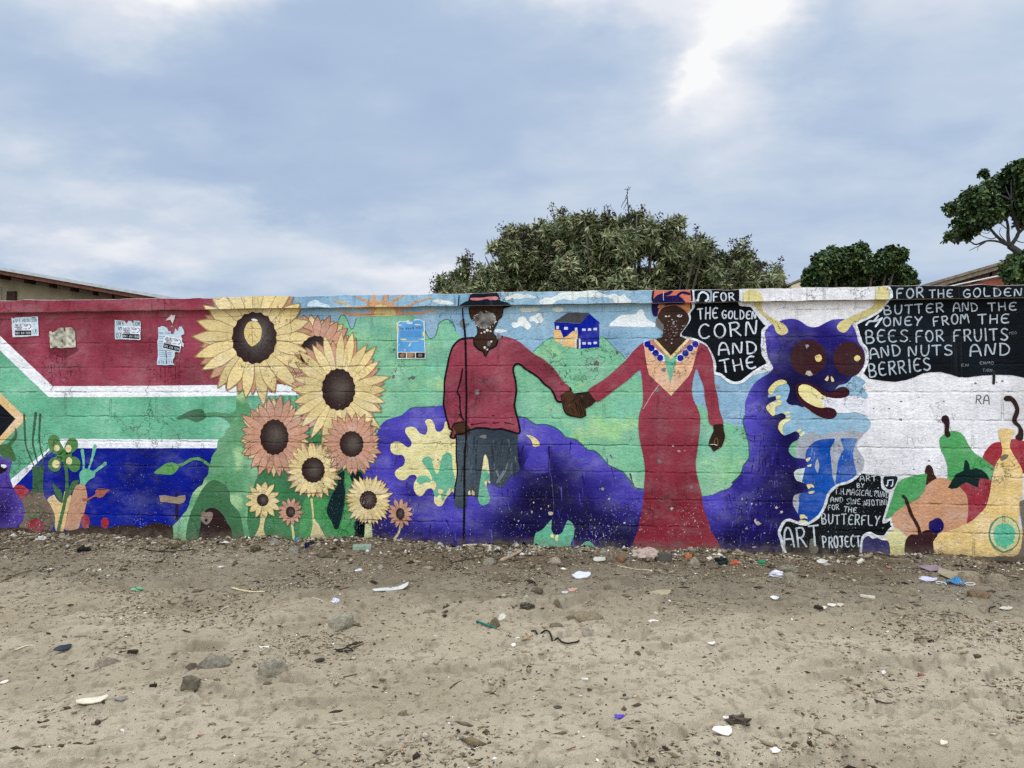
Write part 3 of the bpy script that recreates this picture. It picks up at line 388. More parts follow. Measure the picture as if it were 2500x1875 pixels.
('p',142,144,1,106,[3016,1142,3013,1135,3006,1135,3003,1136,2997,1142,2999,1145,3007,1146,3012,1147],0,0.06,1.0,[],None),
('p',142,144,1,106,[3102,1054,3104,1046,3092,1046,3086,1048,3077,1054,3085,1063,3092,1062,3103,1064],0,0.06,1.0,[],None),
('p',142,144,1,106,[3235,1233,3232,1229,3229,1228,3225,1231,3224,1233,3225,1235,3229,1238,3233,1235],0,0.06,1.0,[],None),
('p',142,144,1,106,[3894,1276,3892,1272,3887,1270,3884,1272,3881,1276,3882,1279,3887,1280,3893,1280],0,0.06,1.0,[],None),
('p',142,144,1,106,[3423,1201,3421,1197,3415,1196,3411,1196,3406,1201,3408,1204,3415,1207,3421,1204],0,0.06,1.0,[],None),
('p',142,144,1,106,[3196,665,3194,660,3187,661,3184,661,3180,665,3182,668,3187,672,3191,670],0,0.06,1.0,[],None),
('p',142,144,1,106,[3315,732,3309,727,3303,725,3298,728,3291,732,3297,739,3303,738,3307,738],0,0.06,1.0,[],None),
('p',145,1,5,107,[1482,2109,1482,2006,1493,1975,1458,1921,1458,1867,1422,1807,1386,1759,1392,1728,1416,1716,1469,1709,1534,1685,1587,1654,1622,1600,1652,1533,1663,1479,1660,1431,1710,1412,1751,1376,1803,1346,1783,1352,1830,1346,1877,1358,1923,1394,1982,1442,2034,1472,2080,1501,2063,1543,2043,1585,2037,1651,2041,1735,2044,1771,2076,1806,2052,1836,2018,1879,1983,1927,1954,1969,1867,1983,1860,2001,1860,2121],0,0.06,1.0,[],('v',(16,26,35),(5,11,16),12,3)),
('s',145,146,6,108,[1482,2109,1482,2006,1493,1975,1458,1921,1458,1867,1422,1807,1386,1759,1392,1728,1416,1716,1469,1709,1534,1685,1587,1654,1622,1600,1652,1533,1663,1479,1660,1431,1710,1412,1751,1376,1803,1346,1783,1352,1830,1346,1877,1358,1923,1394,1982,1442,2034,1472,2080,1501,2063,1543,2043,1585,2037,1651,2041,1735,2044,1771,2076,1806,2052,1836,2018,1879,1983,1927,1954,1969,1867,1983,1860,2001,1860,2121],0.0232,1,0),
('p',145,147,6,109,[1482,2097,1629,2097,1635,2058,1629,2004,1600,1995,1505,1993,1482,2006],1,0.06,1.0,[],None),
('p',145,147,7,107,[1497,2090,1588,2094,1618,2076,1618,2040,1600,2001,1517,1996,1499,2042],1,0.06,1.0,[],None),
('s',145,148,8,110,[1523,2020,1535,2066,1565,2083,1600,2059,1603,2028,1588,2013],0.015,1,0),
('p',145,148,9,110,[1533,2017,1531,2012,1527,2008,1521,2007,1515,2009,1511,2012,1509,2018,1511,2023,1515,2026,1521,2028,1527,2026,1531,2022],1,0.06,1.0,[],None),
('p',145,148,9,110,[1599,2011,1597,2006,1593,2003,1587,2001,1581,2003,1577,2007,1575,2012,1577,2017,1581,2021,1587,2022,1593,2020,1597,2017],1,0.06,1.0,[],None),
('p',149,1,5,107,[6530,2047,6531,2168,4053,2118,2981,2137,2986,2096,3008,2060,3005,2002,2977,1967,2943,1920,2904,1891,2853,1863,2792,1834,2760,1811,2771,1763,2793,1687,2805,1657,2832,1627,2844,1586,2846,1533,2832,1480,2809,1433,2854,1380,2957,1362,3058,1353,3135,1368,3202,1391,3263,1420,3323,1430,3395,1430,3455,1414,3526,1390,3591,1387,3699,1401,3781,1407,3915,1404,4002,1383,4208,1371,6522,1354],0,0.06,1.0,[],('v',(16,26,35),(5,11,16),12,3)),
('s',149,146,6,111,[2981,2137,2986,2096,3008,2060,3005,2002,2977,1967,2943,1920,2904,1891,2853,1863,2792,1834,2760,1811,2771,1763,2793,1687,2805,1657,2832,1627,2844,1586,2846,1533,2832,1480,2809,1433],0.0196,1,0),
('s',149,150,7,112,[3781,1442,3783,1390,3780,1338],0.0191,0,0),
('p',151,1,5,113,[2213,-46,2213,-22,2190,36,2179,90,2162,143,2180,196,2208,239,2243,248,2283,234,2329,220,2374,218,2420,243,2465,279,2500,333,2523,392,2540,452,2574,499,2625,536,2687,554,2738,584,2783,626,2831,627,2898,622,2943,611,2948,564,2953,517,2981,494,3009,471,3006,436,2992,372,2975,313,2958,242,2980,249,3013,267,3019,226,3030,215,2996,179,2968,137,2929,131,2890,141,2862,158,2829,152,2801,122,2789,57,2786,-31],0,0.06,1.0,[],('v',(24,31,34),(7,12,15),8,4)),
('s',151,146,6,114,[2213,-46,2213,-22,2190,36,2179,90,2162,143,2180,196,2208,239,2243,248,2283,234,2329,220,2374,218,2420,243,2465,279,2500,333,2523,392,2540,452,2574,499,2625,536,2687,554,2738,584,2783,626],0.0213,1,0),
('s',151,146,6,114,[2831,627,2898,622,2943,611,2948,564,2953,517,2981,494,3009,471,3006,436,2992,372,2975,313,2958,242,2980,249,3013,267,3019,226,3030,215,2996,179,2968,137,2929,131,2890,141,2862,158,2829,152,2801,122,2789,57,2786,-31],0.0162,1,0),
('p',151,147,6,115,[2959,599,2982,608,3054,609,3068,598,3059,565,3037,518,3009,503,2981,515,2962,546],1,0.06,1.0,[],None),
('s',151,147,5,114,[2954,605,2982,612,3059,613,3073,598,3059,554,3037,510,3009,495,2976,509,2956,546,2954,605],0.0129,1,0),
('s',151,148,8,110,[2990,535,2994,576,3032,580,3027,536],0.0084,0,0),
('p',151,148,9,110,[2992,534,2990,530,2986,528,2982,528,2978,530,2976,534,2978,538,2982,540,2987,540,2990,538],1,0.06,1.0,[],None),
('p',151,148,9,110,[3029,533,3028,530,3024,527,3019,527,3015,529,3014,533,3015,537,3019,539,3024,539,3028,537],1,0.06,1.0,[],None),
('t',145,148,7,110,'FOR',(1641,2004,1814,2007),71,0.0107),
('t',145,148,7,110,'THE',(1529,1866,1685,1870),91,0.0121),
('t',145,148,7,110,'GOLDEN',(1720,1870,1989,1861),67,0.0107),
('t',145,148,7,110,'CORN',(1534,1706,1997,1735),115,0.0134),
('t',145,148,7,110,'AND',(1693,1575,1994,1591),93,0.0134),
('t',145,148,7,110,'THE',(1713,1425,1988,1469),99,0.0125),
('t',149,148,7,116,'FOR',(3044,2007,3249,2007),76,0.0108),
('t',149,148,7,116,'THE',(3288,2006,3463,2007),63,0.0095),
('t',149,148,7,116,'GOLDEN',(3535,2006,3962,2013),65,0.009),
('t',149,148,7,116,'BUTTER',(2971,1885,3419,1900),72,0.01),
('t',149,148,7,116,'AND',(3488,1904,3670,1908),65,0.0095),
('t',149,148,7,116,'THE',(3743,1904,3950,1907),62,0.0094),
('t',149,148,7,116,'ONEY',(2965,1794,3259,1798),70,0.0109),
('t',149,148,7,116,'FROM',(3339,1793,3604,1813),73,0.0103),
('t',149,148,7,116,'THE',(3669,1804,3896,1810),72,0.0103),
('s',149,148,7,110,[2836,1804,2859,1833,2904,1836,2951,1853],0.0143,1,0),
('s',149,148,7,110,[2929,1879,2893,1833],0.0143,1,0),
('s',149,148,7,110,[2957,1861,2906,1791],0.0143,1,0),
('t',149,148,7,116,'BEES',(2833,1657,3153,1672),97,0.0113),
('t',149,148,7,116,'.',(3156,1672,3176,1672),18,0.0087),
('t',149,148,7,116,'FOR',(3206,1666,3418,1674),88,0.0108),
('t',149,148,7,116,'FRUITS',(3486,1670,3890,1676),90,0.0112),
('t',149,148,7,116,'AND',(2869,1533,3098,1567),82,0.0113),
('t',149,148,7,116,'NUTS',(3153,1555,3486,1565),81,0.0108),
('t',149,148,7,116,'AND',(3611,1555,3900,1562),91,0.0116),
('t',149,148,7,116,'BERRIES',(2857,1392,3323,1446),103,0.0117),
('t',151,148,7,117,'ART',(2783,567,2906,569),41,0.0064),
('t',151,148,7,117,'BY',(2760,514,2816,515),36,0.006),
('t',151,148,7,117,'T.H.MAGICAL',(2591,460,2875,449),47,0.0052),
('t',151,148,7,117,'MIND',(2891,451,2999,436),47,0.0052),
('t',151,148,7,117,'AND',(2558,398,2653,397),39,0.0056),
('t',151,148,7,117,'SINE',(2678,383,2785,382),45,0.0052),
('t',151,148,7,117,'.NJOTINI',(2796,370,2983,380),45,0.0052),
('t',151,148,7,117,'FOR',(2539,334,2624,338),39,0.006),
('t',151,148,7,117,'THE',(2655,325,2754,311),44,0.0064),
('t',151,148,7,117,'BUTTERFLY',(2489,224,2929,217),78,0.0092),
('t',151,148,7,117,'ART',(2202,32,2476,46),157,0.0141),
('t',151,148,7,117,'PROJECT',(2500,31,2786,48),89,0.0114),
('t',142,152,2,118,'RA',(3647,1184,3747,1175),68,0.0086),
('t',149,148,7,119,'EN',(3542,1471,3597,1471),23,0.002),
('t',149,148,7,120,'ENMO',(3678,1489,3781,1488),23,0.0024),
('t',149,148,7,119,'THIN',(3700,1429,3770,1430),24,0.002),
('t',149,148,7,121,'MDO',(3898,1718,3952,1723),21,0.002),
('p',151,90,7,122,[2396,42,2402,101,2419,107,2448,55,2467,20,2442,-16,2402,-12],1,0.06,1.0,[],None),
('p',153,1,6,123,[2792,-31,2798,75,2818,122,2846,135,2873,112,2912,120,2946,105,2990,97,3004,57,3001,-25],1,0.06,1.0,[],('v',(56,54,110),(18,18,52),25,2)),
('p',154,1,5,124,[2968,114,3007,173,3041,203,3080,187,3107,158,3140,130,3139,-27,3006,-31,3001,86],1,0.06,1.0,[],None),
('p',155,1,5,125,[3696,751,3712,803,3745,849,3783,879,3826,885,3885,879,3896,902,3939,909,4019,880,4071,795,4044,680,3980,639,3776,637,3744,711],1,0.06,1.0,[],None),
('p',155,70,7,126,[3852,1219,3860,1239,3898,1245,3930,1224,3956,1179,3967,1133,3956,1087,3945,1052,3971,1018,3993,972,3989,903,3965,897,3933,920,3955,955,3955,995,3929,1023,3913,1046,3918,1086,3935,1132,3924,1173,3903,1201,3871,1201],1,0.06,1.0,[],None),
('p',156,1,6,127,[3381,875,3386,916,3419,945,3452,966,3490,969,3529,958,3556,935,3577,894,3604,842,3647,791,3696,757,3755,711,3776,688,3771,648,3759,590,3721,509,3477,505,3437,592,3440,644,3434,708,3413,771,3391,823],1,0.06,1.0,[],None),
('p',156,70,7,128,[3419,934,3417,1021,3395,1050,3404,1085,3426,1093,3447,1079,3455,1038,3452,969,3463,940,3457,922,3436,916],1,0.06,1.0,[],None),
('p',157,1,7,129,[3019,273,3030,314,3075,350,3119,380,3175,410,3224,440,3258,493,3275,534,3319,581,3363,602,3423,597,3477,571,3526,537,3559,497,3580,457,3588,382,3585,325,3579,244,3502,190,3420,159,3338,146,3228,126,3146,130,3118,158,3074,192,3035,221],1,0.06,1.0,[],None),
('p',157,70,8,130,[3270,638,3275,679,3297,703,3319,691,3333,656,3341,622,3357,599,3319,575,3280,542,3280,621],1,0.06,1.0,[],None),
('p',157,158,9,131,[2974,272,2991,331,3008,389,3025,436,3037,483,3054,530,3087,577,3143,602,3209,620,3286,630,3280,592,3275,539,3258,487,3225,446,3175,410,3119,380,3064,344,3019,296],1,0.06,1.0,[],None),
('p',159,1,8,132,[3526,537,3559,567,3602,556,3651,539,3678,603,3732,598,3770,576,3764,495,3742,426,3720,368,3666,315,3622,274,3579,247,3587,325,3588,382,3580,457,3559,497],1,0.06,1.0,[],None),
('p',159,160,9,133,[3439,525,3472,583,3499,630,3554,659,3565,740,3582,740,3598,706,3603,666,3646,681,3690,667,3722,638,3743,598,3732,592,3678,603,3667,574,3662,528,3624,545,3575,567,3543,549,3504,520,3466,516],0,0.06,1.0,[],None),
('p',161,1,9,134,[3813,965,3821,988,3875,991,3931,972,3917,937,3901,902,3895,845,3917,794,3943,748,3969,702,3985,651,3984,476,3968,429,3956,332,3956,246,4014,133,4040,8,3419,-23,3349,7,3332,41,3327,93,3338,117,3371,164,3448,189,3530,225,3612,268,3666,320,3715,379,3731,425,3748,495,3759,575,3770,633,3782,689,3803,735,3833,781,3839,821,3831,879,3815,936],1,0.05,1.0,[],None),
('p',161,90,10,135,[3820,760,3852,789,3884,784,3868,755,3830,737],1,0.06,1.0,[],None),
('p',162,1,10,136,[3118,77,3129,118,3162,153,3201,154,3229,155,3262,185,3306,192,3344,175,3360,146,3338,123,3327,88,3332,30,3321,-23,3255,-42,3145,-39,3117,7],1,0.06,1.0,[],None),
('s',162,70,11,137,[3103,455,3125,432,3147,369,3169,305,3201,247,3223,196,3228,149],0.0242,1,0),
('p',163,1,11,138,[3406,227,3405,207,3398,194,3377,172,3362,173,3341,169,3321,176,3307,191,3296,203,3295,225,3296,243,3306,263,3325,270,3342,283,3363,289,3383,283,3395,267,3406,249],0,0.06,1.0,[],None),
('p',163,1,11,138,[3317,198,3388,199,3355,152],0,0.06,1.0,[],None),
('p',164,1,10,139,[3962,172,3962,143,3953,115,3941,88,3923,69,3906,49,3883,39,3859,28,3835,27,3811,37,3791,46,3769,63,3755,85,3744,110,3735,137,3734,167,3737,196,3744,223,3754,250,3771,271,3790,291,3814,301,3837,310,3861,309,3885,304,3906,292,3927,277,3942,254,3952,228,3962,201],1,0.06,1.0,[],None),
('p',164,165,11,140,[3959,175,3949,145,3946,114,3930,91,3910,68,3888,57,3863,47,3837,40,3812,52,3791,68,3775,89,3758,112,3750,138,3746,170,3751,199,3760,228,3773,258,3791,273,3813,293,3839,302,3865,302,3888,296,3913,275,3931,260,3944,233,3952,206],1,0.06,1.0,[],None),
('p',164,166,12,141,[3923,165,3925,147,3913,127,3921,105,3906,100,3890,88,3872,84,3858,58,3841,61,3824,81,3814,78,3795,85,3781,113,3777,121,3774,144,3774,162,3766,183,3779,198,3781,219,3794,239,3812,243,3827,251,3844,252,3860,246,3872,257,3888,247,3903,232,3923,216,3920,200,3930,184],0,0.06,1.0,[],None),
('p',142,167,13,142,[3962,424,4042,442,4039,-15,3879,-19,3954,28,3982,189],1,0.06,1.0,[],None),
('p',168,169,8,143,[-481,911,-408,936,-357,961,-155,966,40,939,46,815,53,691,65,623,9,586,-35,535,-66,479,-92,472,-142,490,-180,508,-189,595,-199,689,-224,751,-237,738,-252,626,-268,532,-281,438,-293,370,-319,394,-344,403,-376,393,-388,305,-420,292,-477,304,-490,372,-484,466,-465,592,-475,748,-472,842],1,0.03,1.0,[],('v',(84,96,106),(44,54,64),8,9)),
('s',168,10,9,144,[-475,898,-472,842,-475,748,-465,592,-484,466,-490,372],0.0121,1,0),
('p',168,170,9,145,[-326,1731,-383,1729,-434,1720,-479,1689,-510,1645,-536,1570,-552,1488,-568,1413,-577,1350,-577,1287,-581,1224,-584,1161,-574,1124,-564,1074,-542,999,-532,961,-510,957,-516,917,-526,892,-491,883,-478,911,-408,924,-357,956,-344,956,-306,969,-224,969,-155,960,-92,964,-16,945,59,927,68,946,53,1033,37,1088,28,1126,21,1162,37,1287,28,1380,12,1442,15,1486,40,1510,71,1504,115,1467,184,1423,233,1386,271,1342,320,1305,351,1262,370,1212,388,1194,425,1194,419,1237,450,1268,493,1280,487,1311,450,1342,407,1391,370,1447,320,1503,246,1559,190,1590,134,1634,59,1697,-16,1729,-79,1742,-117,1711,-136,1661,-193,1630,-212,1599,-224,1574,-243,1612,-288,1637,-319,1675],1,0.05,1.0,[],('v',(150,66,82),(122,46,60),12,8)),
('s',168,10,10,144,[-326,1731,-383,1729,-434,1720,-479,1689,-510,1645,-536,1570,-552,1488,-568,1413,-577,1350,-577,1287,-581,1224,-584,1161,-574,1124,-564,1074,-542,999,-532,961,-510,957,-516,917,-526,892,-491,883,-478,911,-408,924,-357,956,-344,956,-306,969,-224,969,-155,960,-92,964,-16,945,59,927,68,946,53,1033,37,1088,28,1126,21,1162,37,1287,28,1380,12,1442,15,1486,40,1510,71,1504,115,1467,184,1423,233,1386,271,1342,320,1305,351,1262,370,1212,388,1194,425,1194,419,1237,450,1268,493,1280,487,1311],0.0158,1,0),
('s',168,10,10,144,[-79,1742,-117,1711,-136,1661,-193,1630,-212,1599,-224,1574,-243,1612,-288,1637,-319,1675,-326,1731],0.0145,1,0),
('s',168,10,10,144,[-421,1469,-430,1412,-443,1349,-465,1274,-446,1237,-440,1124,-427,1061,-408,1036],0.0139,1,0),
('s',168,10,10,144,[-348,999,-294,1005,-256,1013,-199,1011],0.0117,1,1),
('s',168,10,10,144,[-161,1012,-104,1016],0.0117,1,1),
('s',168,10,10,144,[-60,1016,-16,1010,21,998],0.0117,1,1),
('s',168,10,10,144,[-167,1073,-142,1074],0.0117,1,1),
('s',168,10,10,144,[-449,1086,-421,1042],0.0118,1,1),
('p',168,171,9,146,[-364,1983,-345,2000,-85,1996,-76,1960,-85,1910,-117,1879,-130,1842,-148,1811,-161,1799,-161,1774,-142,1748,-123,1723,-126,1686,-148,1649,-193,1630,-212,1599,-224,1574,-243,1612,-288,1637,-319,1675,-326,1725,-294,1762,-294,1812,-313,1863,-345,1894,-358,1932],1,0.04,1.0,[],('v',(70,46,32),(44,28,18),8,15)),
('s',168,10,10,144,[-326,1725,-294,1762,-294,1812,-313,1863,-345,1894,-358,1932,-364,1983],0.0083,1,0),
('s',168,10,10,144,[-76,1972,-85,1910,-117,1879,-130,1842,-148,1811,-161,1774,-142,1748,-123,1723],0.0083,1,0),
('p',168,90,11,147,[-326,1888,-294,1931,-262,1956,-231,1934,-193,1946,-161,1942,-136,1911,-136,1873,-161,1849,-193,1818,-231,1815,-269,1812,-294,1837,-319,1869],0,0.012,3,[],('v',(150,146,138),(64,60,56),95,3)),
('p',168,172,12,148,[-312,1866,-316,1865,-322,1864,-327,1865,-326,1867,-322,1869,-317,1869],0,0.06,1.0,[],None),
('p',168,172,12,148,[-328,1883,-328,1880,-333,1879,-337,1880,-335,1884,-333,1887,-328,1885],0,0.06,1.0,[],None),
('p',168,172,12,148,[-136,1861,-140,1858,-143,1855,-146,1859,-146,1863,-143,1864,-139,1864],0,0.06,1.0,[],None),
('p',168,172,12,148,[-178,1825,-179,1820,-182,1821,-184,1822,-185,1827,-183,1830,-178,1829],0,0.06,1.0,[],None),
('p',168,172,12,148,[-309,1919,-311,1917,-315,1916,-321,1918,-320,1920,-315,1921,-311,1921],0,0.06,1.0,[],None),
('p',168,172,12,148,[-251,1809,-252,1806,-257,1806,-258,1808,-261,1811,-257,1811,-253,1811],0,0.06,1.0,[],None),
('p',168,172,12,148,[-232,1813,-236,1811,-241,1809,-245,1811,-245,1814,-241,1816,-235,1815],0,0.06,1.0,[],None),
('p',168,172,12,148,[-151,1923,-152,1921,-156,1919,-157,1921,-157,1924,-156,1925,-153,1927],0,0.06,1.0,[],None),
('p',168,172,12,148,[-137,1868,-138,1864,-140,1865,-143,1867,-142,1870,-140,1873,-138,1873],0,0.06,1.0,[],None),
('p',168,172,12,148,[-158,1827,-160,1825,-162,1825,-166,1826,-165,1828,-162,1829,-159,1829],0,0.06,1.0,[],None),
('p',168,172,12,148,[-146,1847,-147,1845,-150,1842,-152,1846,-151,1849,-149,1853,-146,1849],0,0.06,1.0,[],None),
('p',168,172,12,148,[-144,1913,-145,1911,-151,1910,-153,1912,-155,1915,-150,1915,-147,1916],0,0.06,1.0,[],None),
('p',168,172,12,148,[-302,1916,-304,1915,-309,1914,-313,1915,-315,1918,-310,1919,-305,1918],0,0.06,1.0,[],None),
('p',168,172,12,148,[-318,1904,-318,1899,-322,1900,-323,1902,-325,1906,-322,1908,-319,1908],0,0.06,1.0,[],None),
('p',168,172,12,148,[-139,1881,-139,1877,-144,1878,-150,1879,-148,1882,-145,1885,-140,1883],0,0.06,1.0,[],None),
('p',168,172,12,148,[-289,1926,-293,1923,-299,1923,-303,1924,-303,1929,-298,1930,-293,1929],0,0.06,1.0,[],None),
('p',168,172,12,148,[-212,1949,-214,1946,-219,1944,-222,1947,-221,1950,-219,1952,-213,1952],0,0.06,1.0,[],None),
('p',168,172,12,148,[-314,1858,-314,1856,-320,1855,-324,1857,-322,1859,-320,1860,-316,1860],0,0.06,1.0,[],None),
('p',168,172,12,148,[-200,1947,-201,1945,-204,1944,-206,1946,-206,1949,-204,1951,-201,1951],0,0.06,1.0,[],None),
('p',168,172,12,148,[-266,1816,-268,1812,-271,1809,-272,1814,-272,1818,-270,1820,-269,1819],0,0.06,1.0,[],None),
('p',168,172,12,148,[-127,1867,-130,1863,-134,1862,-139,1865,-138,1869,-134,1874,-131,1871],0,0.06,1.0,[],None),
('p',168,172,12,148,[-227,1810,-227,1806,-230,1804,-233,1808,-233,1812,-230,1815,-227,1813],0,0.06,1.0,[],None),
('p',168,172,12,148,[-300,1837,-304,1832,-306,1834,-309,1835,-310,1839,-307,1841,-302,1842],0,0.06,1.0,[],None),
('p',168,172,12,148,[-179,1820,-181,1817,-184,1815,-186,1819,-185,1823,-184,1825,-182,1823],0,0.06,1.0,[],None),
('p',168,172,12,148,[-177,1811,-181,1809,-184,1809,-186,1810,-187,1813,-185,1815,-180,1814],0,0.06,1.0,[],None),
('p',168,172,12,148,[-143,1854,-144,1850,-150,1848,-151,1850,-152,1856,-149,1859,-146,1859],0,0.06,1.0,[],None),
('p',168,172,12,148,[-280,1824,-283,1822,-285,1821,-288,1823,-287,1825,-285,1828,-282,1826],0,0.06,1.0,[],None),
('p',168,172,12,148,[-317,1904,-318,1901,-323,1898,-326,1902,-327,1906,-324,1909,-320,1909],0,0.06,1.0,[],None),
('p',168,172,12,148,[-220,1956,-220,1954,-223,1952,-225,1955,-225,1959,-223,1960,-221,1959],0,0.06,1.0,[],None),
('p',168,172,12,148,[-214,1951,-215,1949,-218,1949,-220,1949,-219,1952,-218,1953,-215,1953],0,0.06,1.0,[],None),
('p',168,172,12,148,[-315,1895,-317,1890,-318,1891,-320,1892,-321,1897,-319,1901,-316,1897],0,0.06,1.0,[],None),
('p',168,172,12,148,[-213,1814,-213,1811,-216,1812,-219,1812,-219,1817,-217,1817,-213,1818],0,0.06,1.0,[],None),
('p',168,172,12,148,[-294,1835,-295,1831,-300,1831,-302,1834,-306,1837,-300,1841,-294,1837],0,0.06,1.0,[],None),
('p',168,172,12,148,[-144,1908,-146,1905,-152,1902,-158,1907,-157,1910,-152,1913,-147,1911],0,0.06,1.0,[],None),
('p',168,172,12,149,[-253,1769,-254,1765,-259,1764,-263,1763,-264,1770,-264,1775,-259,1775,-256,1775],0,0.06,1.0,[],None),
('p',168,172,12,149,[-224,1779,-226,1770,-234,1771,-241,1775,-241,1779,-239,1788,-234,1786,-228,1788],0,0.06,1.0,[],None),
('p',168,172,12,149,[-196,1793,-202,1784,-208,1784,-215,1785,-225,1793,-220,1802,-208,1805,-198,1800],0,0.06,1.0,[],None),
('p',168,172,12,149,[-173,1786,-174,1778,-180,1779,-185,1780,-191,1786,-184,1793,-180,1792,-174,1793],0,0.06,1.0,[],None),
('p',168,172,12,149,[-219,1650,-219,1644,-229,1636,-240,1643,-239,1650,-240,1658,-229,1659,-224,1657],0,0.06,1.0,[],None),
('p',168,172,12,149,[-201,1630,-204,1625,-208,1625,-212,1626,-218,1630,-215,1636,-208,1638,-202,1635],0,0.06,1.0,[],None),
('p',168,172,12,149,[-168,1699,-169,1692,-174,1689,-180,1693,-184,1699,-178,1706,-174,1706,-167,1704],0,0.06,1.0,[],None),
('p',168,90,12,150,[-179,1677,-184,1667,-187,1659,-198,1662,-205,1656,-208,1672,-208,1684,-207,1695,-198,1701,-188,1696,-178,1685],0,0.06,1.0,[],None),
('p',168,90,12,150,[-278,1271,-280,1255,-283,1253,-298,1246,-310,1255,-310,1265,-313,1277,-310,1290,-296,1295,-287,1295,-280,1284],0,0.06,1.0,[],None),
('p',168,90,12,150,[-217,899,-213,888,-227,880,-243,885,-259,889,-276,895,-271,902,-258,908,-245,912,-228,912,-211,907],0,0.06,1.0,[],None),
('p',168,90,12,150,[-87,1735,-95,1716,-104,1706,-113,1709,-126,1717,-128,1724,-133,1744,-120,1765,-113,1774,-105,1759,-96,1751],0,0.06,1.0,[],None),
('p',168,173,11,151,[-437,2004,-383,2036,-361,2039,-345,2090,-320,2101,-117,2099,-98,2066,-92,2035,-35,2019,6,1996,-29,1984,-73,1972,-92,1990,-161,1997,-256,1995,-345,1994,-415,1991],0,0.06,1.0,[],None),
('p',168,174,12,152,[-348,2045,-339,2061,-288,2064,-180,2069,-111,2063,-98,2044,-130,2039,-193,2049,-256,2046,-319,2040],0,0.06,4,[],None),
('p',168,175,10,153,[-497,999,-446,1018,-402,1021,-382,999,-357,968,-357,918,-382,906,-472,908,-484,949,-510,974],1,0.06,1.0,[],None),
('s',168,10,11,144,[-510,974,-497,999,-446,1018,-402,1021],0.0104,1,0),
('p',168,176,9,154,[-447,1858,-428,1889,-408,1895,-399,1851,-364,1857,-370,1838,-396,1826,-415,1807],1,0.06,1.0,[],None),
('s',168,176,12,155,[-439,2090,-442,2053,-444,2002],0.009,0,0),
('s',168,176,12,156,[-421,1983,-418,1914,-412,1870],0.0104,0,0),
('s',168,176,12,155,[-414,1889,-405,1820,-397,1726,-392,1537,-389,1349,-386,1224,-389,1099,-389,974,-390,874,-401,749,-404,561,-404,374,-407,186,-410,-2],0.0173,1,0),
('p',168,177,11,153,[419,1231,431,1262,487,1286,524,1250,511,1200,554,1219,591,1164,616,1127,619,1084,579,1065,524,1071,462,1089,434,1132,425,1188],1,0.06,1.0,[],None),
('s',168,10,12,144,[425,1188,434,1132,462,1089,524,1070,579,1064,619,1081],0.0102,1,0),
('s',168,10,12,144,[511,1200,493,1182,530,1213],0.0068,1,0),
('s',168,10,12,144,[530,1188,554,1102],0.0068,1,0),
('s',168,10,12,144,[493,1151,524,1090],0.0068,1,0),
('s',168,10,12,144,[561,1188,591,1090],0.0068,1,0),
('p',178,1,8,157,[1093,1682,1057,1658,1002,1604,942,1531,881,1476,808,1409,729,1354,641,1293,662,1243,705,1191,759,1219,832,1274,905,1329,978,1384,1020,1427,1062,1454,1074,1396,1083,1317,1086,1238,1080,1165,1062,1116,1053,1067,1047,1007,1055,897,1073,812,1088,739,1097,673,1100,612,1094,533,1091,460,1088,399,1079,320,1060,229,1039,131,1006,45,1000,-40,1706,-28,1689,37,1668,85,1630,144,1595,258,1566,347,1555,437,1531,545,1514,617,1508,696,1520,792,1532,889,1544,997,1544,1070,1533,1118,1491,1214,1480,1274,1480,1316,1492,1389,1516,1467,1539,1407,1574,1310,1580,1238,1592,1166,1603,1130,1624,1010,1726,1010,1697,1130,1686,1226,1663,1328,1654,1437,1646,1527,1622,1600,1587,1654,1534,1679,1445,1701,1308,1583,1189,1703],1,0.05,1.0,[(1277,419,114,44,158,0.75),(1408,375,154,30,159,0.65),(1185,1028,74,101,160,0.6),(1135,759,67,87,161,0.6),(1513,580,87,33,162,0.5),(1315,159,468,368,163,0.9),(1317,794,335,201,164,0.6)],('v',(150,60,76),(122,38,52),10,10)),
('p',178,171,9,165,[1213,1937,1243,1961,1303,1981,1363,1980,1410,1952,1449,1909,1458,1867,1446,1831,1422,1795,1392,1759,1386,1728,1448,1698,1308,1574,1186,1700,1237,1724,1249,1760,1237,1809,1207,1870],1,0.04,1.0,[],('v',(78,54,46),(46,28,22),8,15)),
('p',178,179,10,166,[1169,2114,1458,2109,1476,2061,1473,1994,1470,1952,1446,1916,1410,1952,1351,1982,1303,1979,1243,1961,1201,1900,1177,1895,1159,1931,1157,1998,1163,2065],1,0.06,1.0,[],None),
('p',178,179,11,167,[1166,2023,1196,2059,1244,2076,1273,2082,1303,2100,1327,2093,1297,2063,1261,2052,1321,2057,1375,2050,1416,2013,1428,1989,1303,1985,1243,1970,1213,1949,1201,1897,1177,1893,1159,1931,1157,1986],1,0.06,1.0,[],None),
('s',178,179,11,167,[1357,2050,1393,2080,1458,2067],0.0201,1,0),
('s',178,179,12,168,[1469,2103,1475,2042,1473,1952],0.0134,1,0),
('s',178,179,12,168,[1169,2108,1163,2059,1161,2017],0.0135,1,0),
('p',178,179,12,169,[1207,1961,1213,1989,1267,1985,1237,1967],1,0.06,1.0,[],None),
('p',178,179,12,169,[1392,1976,1470,1982,1458,1934],1,0.06,1.0,[],None),
('s',178,179,13,170,[1250,2088,1247,2052,1251,2000],0.0054,0,0),
('p',178,180,11,171,[1261,1895,1285,1903,1310,1895,1297,1889,1267,1887],1,0.06,1.0,[],None),
('p',178,181,11,171,[1358,1898,1380,1907,1405,1900,1392,1885,1368,1887],1,0.06,1.0,[],None),
('p',178,182,12,172,[1293,1898,1291,1893,1286,1891,1281,1893,1279,1898,1281,1903,1286,1905,1291,1903],1,0.06,1.0,[],None),
